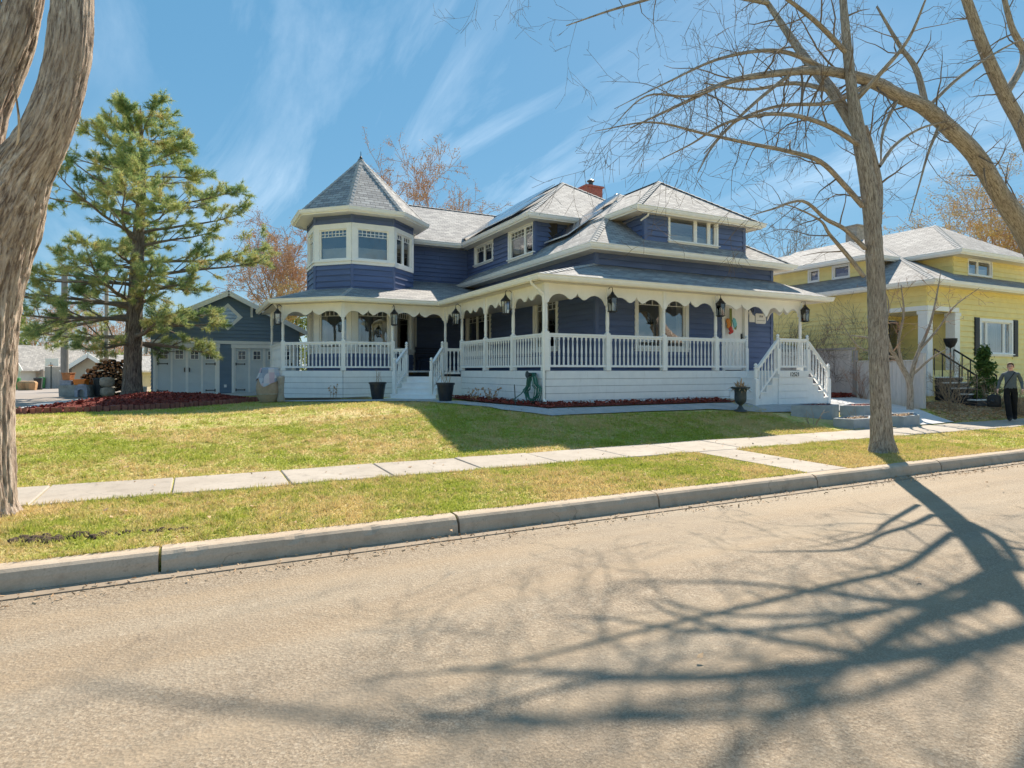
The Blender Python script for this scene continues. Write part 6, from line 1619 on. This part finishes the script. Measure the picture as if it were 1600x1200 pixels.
for L in [
 [(1650, 330, 16.0, 0.192), (1604, 215, 15.4, 0.155), (1568, 145, 15.0, 0.141), (1535, 70, 14.6, 0.122), (1500, -30, 14.2, 0.089), (1450, -160, 13.6, 0.044)],
 [(1570, 150, 15.0, 0.089), (1600, 90, 15.4, 0.081), (1580, 40, 15.2, 0.067), (1560, -40, 15.0, 0.044)],
 [(1640, 420, 15.3, 0.148), (1590, 330, 14.9, 0.133), (1530, 268, 14.5, 0.089), (1500, 220, 14.2, 0.037)],
 [(1448, 172, 12.9, 0.067), (1432, 110, 13.0, 0.056), (1405, 70, 13.1, 0.041), (1370, 10, 13.2, 0.022)],
 [(1452, 165, 12.9, 0.037), (1500, 120, 13.2, 0.031), (1560, 80, 13.6, 0.022), (1600, 60, 14, 0.015)],
 [(1362, 130, 12.1, 0.044), (1300, 160, 11.6, 0.037), (1220, 165, 11.0, 0.028), (1150, 190, 10.5, 0.019), (1100, 240, 10.1, 0.009)],
 [(1240, 112, 11.0, 0.037), (1180, 160, 10.4, 0.028), (1120, 220, 9.9, 0.019), (1090, 270, 9.6, 0.007)],
 [(1300, 112, 11.5, 0.044), (1220, 80, 10.9, 0.036), (1130, 90, 10.2, 0.025), (1040, 130, 9.4, 0.013), (960, 170, 8.8, 0.004)],
 [(1145, 126, 10.2, 0.030), (1080, 150, 9.6, 0.022), (1010, 150, 9.0, 0.013), (950, 205, 8.5, 0.004)],
 [(1470, 190, 13.1, 0.037), (1450, 240, 12.9, 0.026), (1436, 290, 12.8, 0.016), (1420, 345, 12.7, 0.007)],
 [(1405, 150, 12.5, 0.037), (1380, 205, 12.2, 0.026), (1376, 260, 12.0, 0.013)],
]:
    S = limb_mesh(lm, pixpath(L), 12, 6, .04, 5, 3.0); dress(cm, rng_, S, SP, 2.2, .5, 1.6, 2, .2, droop=-.15)
lm.build('limb', M['bark_grey'], elm, smooth=True); cm.build('crown', M['twig'], elm)
# --- great elm at the near edge
lt = [(-30, 825, 6.4, .30), (-31, 760, 6.4, .295), (-33, 680, 6.4, .29), (-33, 600, 6.4, .29), (-28, 500, 6.4, .305), (-14, 400, 6.4, .335), (6, 335, 6.4, .335), (30, 278, 6.4, .275), (62, 225, 6.42, .225), (86, 170, 6.45, .205), (100, 120, 6.5, .20), (110, 66, 6.55, .195), (116, -40, 6.7, .18), (126, -250, 7.0, .14)]
lb = pixpath(lt); big = thing('near_elm', 'massive furrowed elm trunk forking at the near left edge', 'tree', (lb[0][0], lb[0][1], gz(lb[0][0], lb[0][1])))
m = MB(); S = limb_mesh(m, lb, 180, 40, .12, 13, 11.0, (.30, .35)); m.build('trunk', M['bark_elm'], big, smooth=True)
m, cm = MB(), MB(); rng_ = random.Random(4)
S2 = limb_mesh(m, pixpath([(-10, 350, 6.4, .26), (-34, 260, 6.4, .215), (-24, 180, 6.42, .19), (4, 110, 6.5, .185), (26, 50, 6.55, .175), (50, -60, 6.7, .15), (70, -200, 7, .1)]), 130, 34, .13, 12, 17.0)
S3 = limb_mesh(m, pixpath([(16, 270, 6.3, .012), (30, 200, 6.1, .012), (20, 120, 5.9, .006)]), 6, 4)
m.build('limb', M['bark_elm'], big, smooth=True)
dress(cm, rng_, S2[10:], SP, 1.2, .3, .8, 2, .1); dress(cm, rng_, S[-60:], SP, 2.0, .5, 1.6, 2)
cm.build('crown', M['twig'], big)

# --- the pine
pb = at_d(207, 622, 22.4); px_, py_ = pb.x, pb.y; pz = gz(px_, py_) + .12
pine = thing('pine_tree', 'tall open pine standing in the red mulch bed', 'tree', (px_, py_, pz))
rows = [(207, 626, 22.4, .36), (207, 585, 22.4, .30), (209, 520, 22.4, .275), (213, 440, 22.4, .235), (217, 360, 22.4, .185), (222, 280, 22.4, .125), (221, 215, 22.4, .07), (219, 165, 22.4, .02)]
m = MB(); SPn = limb_mesh(m, pixpath(rows), 26, 12, .10, 7, 8.0, (.5, .3)); m.build('trunk', M['bark_pine'], pine, smooth=True)
rg = random.Random(17); bm_, tuft = MB(), []
def crown_r(z):
    pr = [(2.4, 3.4), (3.2, 4.6), (4.6, 4.6), (6.2, 4.1), (7.8, 3.3), (9.0, 2.5), (10.0, 1.7), (11.0, .7)]
    for (a, ra), (b, rb) in zip(pr[:-1], pr[1:]):
        if z <= b: return lerp(ra, rb, max(0, (z - a) / (b - a)))
    return .3
def pt_at(z):
    for (a, ra), (b, rb) in zip(SPn[:-1], SPn[1:]):
        if a.z <= z <= b.z: return a.lerp(b, (z - a.z) / (b.z - a.z + 1e-6)), ra
    return SPn[-1]
z = 2.75
while z < 10.75:
    nb = rg.choice((4, 4, 5)); a0 = rg.uniform(0, 6.28)
    for k in range(nb):
        a = a0 + 2 * math.pi * k / nb + rg.gauss(0, .25); zz = z + rg.gauss(0, .14); c, tr_ = pt_at(zz)
        Lb = crown_r(zz) * rg.choice((rg.uniform(.45, .8), rg.uniform(.8, 1.06), rg.uniform(.85, 1.06))); up = lerp(-.02, .55, (zz - 2.5) / 8.5) + rg.gauss(0, .14)
        side = math.cos(a) * SA - math.sin(a) * CA
        if side > .1 and zz < 4.6: Lb *= .62; up += .10
        n = 7; pts, rad = [c], [max(.02, tr_ * .33)]; d = Vector((math.cos(a), math.sin(a), up)).normalized(); q = Vector(c)
        for i in range(n):
            d = (d + Vector((rg.gauss(0, .09), rg.gauss(0, .09), rg.gauss(0, .05) + (.05 if i > 3 else -.02)))).normalized(); q = q + d * Lb / n; pts.append(q); rad.append(max(.008, rad[0] * (1 - .82 * (i + 1) / n)))
        bm_.tube(pts, rad, 6, cap=False); tuft.append((q, d))
        for j in range(int(5 + Lb * 3.4)):
            f = rg.choice((rg.uniform(.14, .45), rg.uniform(.25, .6), rg.uniform(.6, .8), rg.uniform(.78, 1), rg.uniform(.85, 1))); i = min(n - 1, int(f * n)); b = pts[i].lerp(pts[i + 1], f * n - i); t = (pts[i + 1] - pts[i]).normalized()
            o = t.cross(Vector((rg.gauss(0, .7), rg.gauss(0, .7), 1))).normalized() * rg.choice((-1, 1)); nd = (t * rg.uniform(.5, .9) + o * rg.uniform(.4, .9) + Vector((0, 0, rg.uniform(-.05, .4)))).normalized(); l2 = Lb * rg.uniform(.12, .34) * (1.15 - .6 * f)
            e = b + nd * l2; mid = b.lerp(e, .5) + Vector((rg.gauss(0, .03), rg.gauss(0, .03), rg.gauss(0, .03))); bm_.tube([b, mid, e], [rad[i] * .45, rad[i] * .3, .006], 4, cap=False); tuft.append((e, nd))
            for _ in range(rg.randint(3, 8)):
                g_ = mid.lerp(e, rg.random()); nd2 = (nd + Vector((rg.gauss(0, .6), rg.gauss(0, .6), rg.gauss(.15, .4)))).normalized(); e2 = g_ + nd2 * rg.uniform(.15, .38); bm_.tube([g_, e2], [.008, .005], 3, cap=False); tuft.append((e2, nd2))
    z += rg.uniform(.40, .68)
bm_.build('branches', M['branch_bark'], pine)
g = np.random.default_rng(9); T = np.array([[*p, *d] for p, d in tuft]); nT = len(T); NN = 42
P = np.repeat(T[:, :3], NN, 0); Dv = np.repeat(T[:, 3:], NN, 0); sc = np.repeat(g.uniform(.75, 1.3, nT), NN)
rv = g.normal(0, 1, P.shape); rv /= np.linalg.norm(rv, axis=1)[:, None]; nd = Dv * g.uniform(.1, 1.0, (len(P), 1)) + rv * .8; nd /= np.linalg.norm(nd, axis=1)[:, None]
base = P - Dv * g.uniform(0, .20, (len(P), 1)); Ln = (g.uniform(.11, .19, len(P)) * sc)[:, None]; sd = np.cross(nd, g.normal(0, 1, P.shape)); sd /= np.linalg.norm(sd, axis=1)[:, None]; sd *= .008
V = np.stack([base - sd, base + sd, base + nd * Ln + np.array([0, 0, -.01])], 1)
np_mesh('crown', V.reshape(-1, 3), np.arange(3 * len(P)).reshape(-1, 3), M['needles'], tuple(ORG[pine.name]), pine)

# --- bare trees and shrubs
def bare_tree(name, label, base, h, spread, seed, bark='twig', rmin=.012, trunk_r=.16, lvl=3, bud=None, buds=6, bs=.05, den=2.0, wig=.14, up=.05, fork=.28, nb=7, cat='tree', group=None):
    rg = random.Random(seed); b = Vector(base); t = thing(name, label, cat, b, group); tm, cm, tips = MB(), MB(), []
    top = b + Vector((rg.gauss(0, .04) * h, rg.gauss(0, .04) * h, h * .62)); fk = b.lerp(top, fork / .62)
    S = limb_mesh(tm, [(*(b - Vector((0, 0, .2))), trunk_r * 1.2), (*b.lerp(fk, .5), trunk_r), (*fk, trunk_r * .85), (*fk.lerp(top, .6), trunk_r * .5), (*top, trunk_r * .2)], 10, 5, .06)
    tm.build('trunk', M[bark], t, smooth=True)
    sp = dict(seg=.3 * h / 8, wig=wig, up=up, rmin=rmin, den=den * 8 / h)
    for k in range(nb):
        f = rg.uniform(0, 1) ** 1.2; p = fk.lerp(top, f); a = 2.4 * k + rg.uniform(-.4, .4)
        d = Vector((math.cos(a) * spread, math.sin(a) * spread, h * rg.uniform(.35, .75))); twigs(cm, rg, p, d, h * rg.uniform(.38, .62) * (1 - .35 * f), trunk_r * .45 * (1 - .4 * f), lvl, sp, tips)
    cm.build('crown', M[bark], t)
    if bud:
        g = np.random.default_rng(seed); C = np.repeat(np.array([list(p) for p, _ in tips]), buds, 0); C = C + g.normal(0, bs * 2.2, C.shape); n = len(C); s = g.uniform(.5, 1.2, (n, 1)) * bs
        A, B = g.normal(0, 1, C.shape), g.normal(0, 1, C.shape); A /= np.linalg.norm(A, axis=1)[:, None]; B /= np.linalg.norm(B, axis=1)[:, None]
        V = np.stack([C - A * s, C + B * s * .6, C + A * s, C - B * s * .6], 1); np_mesh('buds', V.reshape(-1, 3), np.arange(4 * n).reshape(-1, 4), M[bud], tuple(b), t)
    return t
def base_at(px, D, dz=0): p = at_d(px, 579, D); return (p.x, p.y, gz(p.x, p.y) + dz)
bare_tree('budding_tree', 'reddish budding tree behind the garage, left of the turret', base_at(438, 44), 13.0, 4.5, 51, 'twig_red', .014, .2, 3, 'bud_tan', 9, .055, 2.8, nb=12, fork=.2)
bare_tree('budding_tree', 'reddish bare tree rising behind the roof right of the turret', base_at(668, 47), 16.5, 6.5, 52, 'twig_red', .014, .22, 3, 'bud_tan', 8, .055, 2.8, nb=13)
bare_tree('budding_tree', 'small golden tree low behind the turret porch roof', base_at(428, 39), 6.4, 2.0, 53, 'twig_red', .009, .12, 3, 'bud_gold', 8, .05, 2.6, nb=9, fork=.15)
bare_tree('golden_tree', 'golden-leaved tree behind the yellow house roof at right edge', base_at(1560, 44), 14.5, 5.0, 54, 'twig_red', .012, .25, 3, 'bud_gold', 9, .07, 2.8, nb=11, fork=.2)
bare_tree('golden_tree', 'tan budding tree behind the yellow house, beyond the frame edge', base_at(1640, 40), 13.0, 5.0, 55, 'twig_red', .012, .25, 3, 'bud_gold', 8, .07, 2.6, nb=10, fork=.2)
bare_tree('thin_tree', 'thin bare treetop between the blue and yellow roofs', base_at(1222, 46), 12.0, 3.4, 56, 'twig', .010, .16, 3, 'bud_tan', 1, .03, 2.4, nb=8)
for i, (px, D, h, sd, lab) in enumerate(((60, 92, 11, 61, 'pinkish bare tree over the grey-roofed far house'), (84, 84, 12, 62, 'bare purple-grey tree left of the near utility pole'), (128, 96, 11, 63, 'pinkish bare tree between the two utility poles'), (158, 88, 11.5, 64, 'reddish bare tree behind the tan far house'), (184, 98, 10, 65, 'pale bare tree behind the woodpile'))):
    bare_tree('far_tree', lab, base_at(px, D), h, 4.2, sd, 'twig_red', .022, .22, 3, 'bud_tan', 4, .09, 2.0, nb=9, fork=.12)
# leafy evergreens far off: crowns of many small faces
def leaf_tree(name, label, base, h, r, seed, mat='far_leaf', n=2600, s=.10, trunk=.14, cone=False, low=.12, cat='tree'):
    g = np.random.default_rng(seed); rg = random.Random(seed); b = Vector(base); t = thing(name, label, cat, b)
    MB().tube([b - Vector((0, 0, .1)), b + Vector((0, 0, h * .5)), b + Vector((0, 0, h * .9))], [trunk, trunk * .7, trunk * .2], 8).build('trunk', M['branch_bark'], t)
    cl = []
    for _ in range(int(26 + h * 5)):
        f = rg.random(); z = h * (low + (1 - low) * f); rr = r * ((1 - f) ** .75 if cone else math.sin(math.pi * min(.96, .12 + .88 * f)) ** .7) * rg.uniform(.35, 1.0); a = rg.uniform(0, 6.28); cl.append((b.x + rr * math.cos(a), b.y + rr * math.sin(a), b.z + z))
    C = np.array(cl)[g.integers(0, len(cl), n)] + g.normal(0, r * .15, (n, 3)); A, B = g.normal(0, 1, C.shape), g.normal(0, 1, C.shape); A /= np.linalg.norm(A, axis=1)[:, None]; B /= np.linalg.norm(B, axis=1)[:, None]; k = g.uniform(.5, 1.3, (n, 1)) * s
    V = np.stack([C - A * k, C + B * k * .5, C + A * k, C - B * k * .5], 1); np_mesh('crown', V.reshape(-1, 3), np.arange(4 * n).reshape(-1, 4), M[mat], tuple(b), t); return t
leaf_tree('far_pine', 'green conifer over the far pale house at left', base_at(24, 78), 8.5, 3.0, 71, s=.28, n=2200)
leaf_tree('green_tree', 'bright green tree seen through the turret porch behind the garage', base_at(462, 42), 6.0, 2.2, 72, s=.14, n=3200)
leaf_tree('far_bush', 'yellow-green bush behind the woodpile', base_at(184, 60), 3.2, 2.0, 73, s=.16, n=1500)
# low skyline of distant trees
for i, (px, D, h, lab) in enumerate(((250, 75, 7, 'far bare tree low behind the garage left eave'), (1216, 70, 9, 'far bare tree low behind the shed'))):
    bare_tree('far_tree', lab, base_at(px, D), h, 3.4, 80 + i, 'twig_red', .02, .18, 3, 'bud_tan', 3, .08, 2.0, nb=8, fork=.12)
# --- small trees and shrubs before the yellow house
p = ground_at(1422, 636, .6) if False else at_d(1422, 636, 18.4)
nt = thing('crabapple', 'small bare many-branched tree before the yellow house corner', 'tree', (p.x, p.y, gz(p.x, p.y)))
tm, cm = MB(), MB(); rg = random.Random(91); D0 = 18.4
sp2 = dict(seg=.12, wig=.15, up=.02, rmin=.0045, den=3.6)
for i, L in enumerate([
 [(1422, 640, D0, .10), (1421, 600, D0, .085), (1410, 575, D0, .075), (1392, 548, D0 - .1, .055), (1362, 530, D0 - .3, .035), (1330, 524, D0 - .5, .015)],
 [(1421, 602, D0, .07), (1428, 570, D0, .062), (1437, 545, D0 + .1, .05), (1452, 510, D0 + .2, .038), (1462, 470, D0 + .3, .025), (1470, 425, D0 + .4, .01)],
 [(1410, 575, D0, .05), (1404, 535, D0 - .2, .042), (1412, 490, D0 - .3, .03), (1408, 445, D0 - .4, .012)],
 [(1438, 545, D0 + .1, .04), (1465, 515, D0 - .1, .03), (1490, 480, D0 - .3, .02), (1530, 450, D0 - .5, .008)],
 [(1394, 550, D0 - .1, .04), (1385, 515, D0 - .2, .03), (1388, 470, D0 - .1, .018), (1372, 440, D0, .007)],
 [(1400, 560, D0, .04), (1370, 552, D0 + .3, .03), (1340, 540, D0 + .5, .018), (1315, 505, D0 + .7, .007)],
 [(1426, 585, D0, .04), (1455, 560, D0 - .2, .028), (1480, 545, D0 - .3, .012)]]):
    S = limb_mesh(tm, pixpath(L), 9, 5, .05); dress(cm, rg, S, sp2, 4.0 if i else 2.6, .3, .9, 2, .35)
tm.build('trunk', M['bark_grey'], nt, smooth=True); cm.build('crown', M['twig_red'], nt)
def shrub(label, px, py, D, h, spread, n, seed, mat='dry_stem', lvl=2, name='bare_shrub', cat='shrub'):
    q = at_d(px, py, D); b = Vector((q.x, q.y, gz(q.x, q.y))); t = thing(name, label, cat, b); rg = random.Random(seed); m = MB(); sp = dict(seg=.1, wig=.13, up=.02, rmin=.004, den=4.5)
    for _ in range(n):
        a = rg.uniform(0, 6.28); d = Vector((math.cos(a) * spread * rg.uniform(.2, 1), math.sin(a) * spread * rg.uniform(.2, 1), h * rg.uniform(.7, 1))); twigs(m, rg, b + Vector((math.cos(a), math.sin(a), 0)) * .08, d, d.length * rg.uniform(.7, 1), .012, lvl, sp)
    m.build('stems', M[mat], t); return t
shrub('pale leafless shrub before the yellow house steps', 1490, 630, 19.6, 1.5, .8, 16, 1)
shrub('tan leafless bush beside the dark green cedar', 1556, 615, 20.6, 1.0, .7, 18, 2)
shrub('tan bush right behind the walking person', 1600, 625, 19.4, 1.15, .8, 22, 3)
shrub('rusty low shrub before the board fence behind the street tree', 1350, 612, 21.0, 1.3, .55, 9, 4, 'twig_red', 2)
shrub('leafless multi-stem shrub against the yellow wall above the shed', 1238, 560, 25.0, 2.9, 1.4, 9, 5, 'twig', 2)
shrub('bare arching shrub against the yellow wall left of the street tree', 1305, 560, 22.6, 3.3, 1.6, 8, 6, 'twig', 2)
shrub('tiny bare rose stems in the planter bed nearest the front steps', 1270, 646, 15.6, .45, .25, 5, 7, 'dry_stem', 1)
shrub('tiny bare stems in the planter left of the street tree', 1340, 646, 16.2, .5, .2, 4, 8, 'dry_stem', 1)
c_ = at_d(1537, 610, 21.3); leaf_tree('cedar_shrub', 'upright dark green cedar below the yellow house window', (c_.x, c_.y, gz(c_.x, c_.y)), 1.95, .52, 74, 'cedar', 4200, .065, .05, True, .02, 'shrub')

for x, y, h, sd, lab in ((-5.5, -11.0, 12, 101, 'leftmost bare tree across the street, mirrored in the turret windows'), (5.0, -12.5, 13, 102, 'middle bare tree across the street, mirrored in the porch windows'), (15.5, -11.5, 12, 103, 'rightmost bare tree across the street, mirrored in the dormer window')):
    bare_tree('opposite_tree', lab, (x, y, .12), h, 4.5, sd, 'twig', .012, .26, 3, None, 0, 0, 2.2, nb=10, group='bare trees across the street')
# ================================================================== the person on the sidewalk
pp = at_v(1579, 9.30); pz_ = gz(pp.x, pp.y) + .026
fwd = Vector((-pp.x, -pp.y, 0)).normalized(); rgt = Vector((-fwd.y, fwd.x, 0)) * -1
if rgt.dot(Vector((SA, -CA, 0))) < 0: rgt = -rgt
PW = lambda x, y, z: Vector((pp.x, pp.y, pz_)) + rgt * x + fwd * y + Vector((0, 0, z))
J = {'pelvis': (0, 0, .95, .165, .125), 'waist': (0, .01, 1.08, .172, .13), 'chest': (0, .01, 1.25, .185, .135), 'upper': (0, 0, 1.37, .145, .10), 'neck': (0, .01, 1.45, .056, .056), 'chin': (0, .035, 1.515, .060, .066), 'face': (0, .035, 1.575, .073, .090), 'crown': (0, .015, 1.635, .062, .074),
     'shl': (-.165, -.02, 1.365, .062, .060), 'ell': (-.250, -.05, 1.13, .050, .050), 'wrl': (-.290, .06, .92, .036, .032), 'hal': (-.300, .085, .855, .036, .022),
     'shr': (.165, .02, 1.382, .062, .060), 'elr': (.245, -.06, 1.13, .050, .050), 'wrr': (.270, .12, .93, .036, .032), 'har': (.270, .16, .87, .036, .022),
     'hpl': (-.088, 0, .87, .098, .10), 'knl': (-.060, .17, .50, .078, .080), 'anl': (-.020, .20, .10, .076, .08), 'tol': (-.022, .35, .06, .052, .045),
     'hpr': (.088, 0, .87, .098, .10), 'knr': (.082, -.02, .49, .078, .080), 'anr': (.085, -.24, .16, .072, .08), 'tor': (.105, -.12, .05, .052, .045)}
EDG = [('pelvis', 'waist'), ('waist', 'chest'), ('chest', 'upper'), ('upper', 'neck'), ('neck', 'chin'), ('chin', 'face'), ('face', 'crown'), ('upper', 'shl'), ('shl', 'ell'), ('ell', 'wrl'), ('wrl', 'hal'), ('upper', 'shr'), ('shr', 'elr'), ('elr', 'wrr'), ('wrr', 'har'), ('pelvis', 'hpl'), ('hpl', 'knl'), ('knl', 'anl'), ('anl', 'tol'), ('pelvis', 'hpr'), ('hpr', 'knr'), ('knr', 'anr'), ('anr', 'tor')]
nm = list(J); me = bpy.data.meshes.new('body_skeleton'); me.from_pydata([J[k][:3] for k in nm], [(nm.index(a), nm.index(b)) for a, b in EDG], [])
o = bpy.data.objects.new('body_skeleton', me); COL.objects.link(o); md = o.modifiers.new('skin', 'SKIN'); md.use_smooth_shade = True; md.branch_smoothing = .6
for i, k in enumerate(nm):
    sv_ = me.skin_vertices[0].data[i]; sv_.radius = J[k][3:5]; sv_.use_root = (k == 'pelvis')
sb = o.modifiers.new('sub', 'SUBSURF'); sb.levels = 2; sb.render_levels = 2
dg = bpy.context.evaluated_depsgraph_get(); bm2 = bmesh.new(); bm2.from_mesh(bpy.data.meshes.new_from_object(o.evaluated_get(dg))); bpy.data.objects.remove(o)
body = MB(); body.v = [tuple(v.co) for v in bm2.verts]; bm2.faces.ensure_lookup_table()
for f in bm2.faces:
    c = f.calc_center_median(); mi = 0
    if c.z > 1.455: mi = 2
    elif abs(c.x) > .20 and c.z < .93: mi = 2
    elif c.z < .085: mi = 3
    elif c.z < .955 and abs(c.x) < .215: mi = 1
    body.f.append(tuple(v.index for v in f.verts)); body.m.append(mi)
bm2.free()
for s_, h in ((-1, 'hal'), (1, 'har')):       # four fingers curled a little, thumb from the side of the palm
    hx_, hy_, hz_ = J[h][:3]
    for k in range(4):
        yy_ = hy_ + (k - 1.5) * .019; ln = (.072, .082, .078, .060)[k]
        body.tube([(hx_, yy_, hz_ + .0), (hx_ + s_ * .004, yy_ + .004, hz_ - ln * .55), (hx_ - s_ * .016, yy_ + .006, hz_ - ln)], [.0095, .0088, .006], 6, mi=2)
    body.tube([(hx_, hy_ + .03, hz_ + .045), (hx_ - s_ * .012, hy_ + .055, hz_ + .01), (hx_ - s_ * .02, hy_ + .058, hz_ - .02)], [.011, .0095, .006], 6, mi=2)
body.lathe([(.0, -.02), (.011, -.014), (.013, 0), (.008, .012), (.004, .03), (0, .034)], 8, (0, .128, 1.562), mi=2)      # nose
for s_ in (-1, 1): body.lathe([(.001, -.03), (.012, -.02), (.014, 0), (.012, .02), (.001, .028)], 6, (s_ * .078, .03, 1.565), mi=2)   # ears
body.v = [tuple(Vector(v) + Vector((0, 1, 0)) * (.010 * noise.noise(Vector((v[0] * 16, v[1] * 9, v[2] * 13))) if v[2] < 1.44 else 0) + Vector((1, 0, 0)) * (.008 * noise.noise(Vector((v[0] * 8, v[1] * 8 + 5, v[2] * 15))) if v[2] < 1.44 else 0)) for v in body.v]
body.v = [tuple(PW(*v)) for v in body.v]
per = thing('person', 'person in grey sweater and black trousers walking on the sidewalk', 'person', PW(0, 0, 0))
body.build('body', [M['sweater'], M['trousers'], M['skin'], M['shoe']], per, smooth=True)
hm = MB(); n1, n2 = 16, 8                    # short hair: cap over crown and back
for j in range(n2 + 1):
    th = .5 * math.pi * j / n2
    for k in range(n1):
        a = 2 * math.pi * k / n1; front = max(0, math.sin(a)); low = lerp(1.0, .22, front)
        hm.v.append(tuple(PW(.084 * math.cos(a) * math.sin(th * 1.12), .012 + .100 * math.sin(a) * math.sin(th * 1.12), 1.585 + .108 * math.cos(th * (1.25 if front < .3 else 1.25 * low)))))
for j in range(n2):
    for k in range(n1): a, b = j * n1 + k, j * n1 + (k + 1) % n1; hm.f.append((a, b, b + n1, a + n1)); hm.m.append(0)
hm.build('hair', M['hair'], per, smooth=True)
gm = MB()
for s_ in (-1, 1): gm.tube([PW(s_ * .035 + .026 * math.cos(t_), .128, 1.582 + .018 * math.sin(t_)) for t_ in [i * math.pi / 5 for i in range(11)]], .0035, 4); gm.tube([PW(s_ * .061, .126, 1.585), PW(s_ * .078, .05, 1.585)], .003, 4)
gm.tube([PW(-.01, .132, 1.584), PW(.01, .132, 1.584)], .003, 4); gm.build('glasses', M['ink'], per)
MB().tube([PW(-.022, .124, 1.525), PW(0, .128, 1.522), PW(.022, .124, 1.525)], .004, 5).build('mouth', M['wr_red'], per)
MB().tube([PW(.10, .02, 1.44), PW(.085, .105, 1.40), PW(.02, .15, 1.28), (PW(-.06, .152, 1.15)), PW(-.13, .12, 1.02), PW(-.15, .02, .97)], .011, 6).build('shoulder_strap', M['bag'], per)
MB().lathe([(.05, 0), (.062, .012), (.058, .024)], 14, PW(0, .01, 1.452)).build('collar', M['sweater'], per, smooth=True)
bg = thing('black_bag', 'black bag carried low in one hand by the walking person', 'bag', PW(-.40, .10, .36))
vs, fs = [], []; n = 16
for z, w, d in ((.40, .145, .055), (.42, .165, .075), (.52, .170, .085), (.66, .160, .080), (.73, .125, .060), (.765, .06, .03)):
    for k in range(n): a = 2 * math.pi * k / n; cx, sy = math.cos(a), math.sin(a); vs.append(PW(-.375 + w * math.copysign(abs(cx) ** .6, cx) + .008 * math.sin(5 * a + z * 20), .10 + d * math.copysign(abs(sy) ** .7, sy), z))
for j in range(5):
    for k in range(n): a, b = j * n + k, j * n + (k + 1) % n; fs.append((a, b, b + n, a + n))
MB().add(vs, fs + [tuple(range(n - 1, -1, -1)), tuple(range(5 * n, 6 * n))]).build('bag_body', M['bag'], bg, smooth=True)
MB().tube([PW(-.42, .10, .77), PW(-.36, .10, .80), PW(-.302, .09, .79), PW(-.33, .10, .75)], .012, 6).build('handle', M['bag'], bg)
MB().lathe([(.055, 0), (.06, .06), (.03, .1)], 10, PW(-.41, .185, .52)).build('pocket', M['black_pot'], bg, smooth=True)

# basket stand by the yellow steps
q = at_d(1485, 560, 20.4); zg = gz(q.x, q.y); t = thing('basket_stand', 'black woven basket on a thin post before the yellow steps', 'planter', (q.x, q.y, zg))
MB().tube([(q.x, q.y, zg), (q.x, q.y, 2.45)], .02, 8).build('post', M['iron'], t)
MB().lathe([(.02, 2.44), (.12, 2.50), (.19, 2.66), (.20, 2.76), (.17, 2.76), (.1, 2.6)], 14, (q.x, q.y, 0), cap=False).build('basket', M['bag'], t)
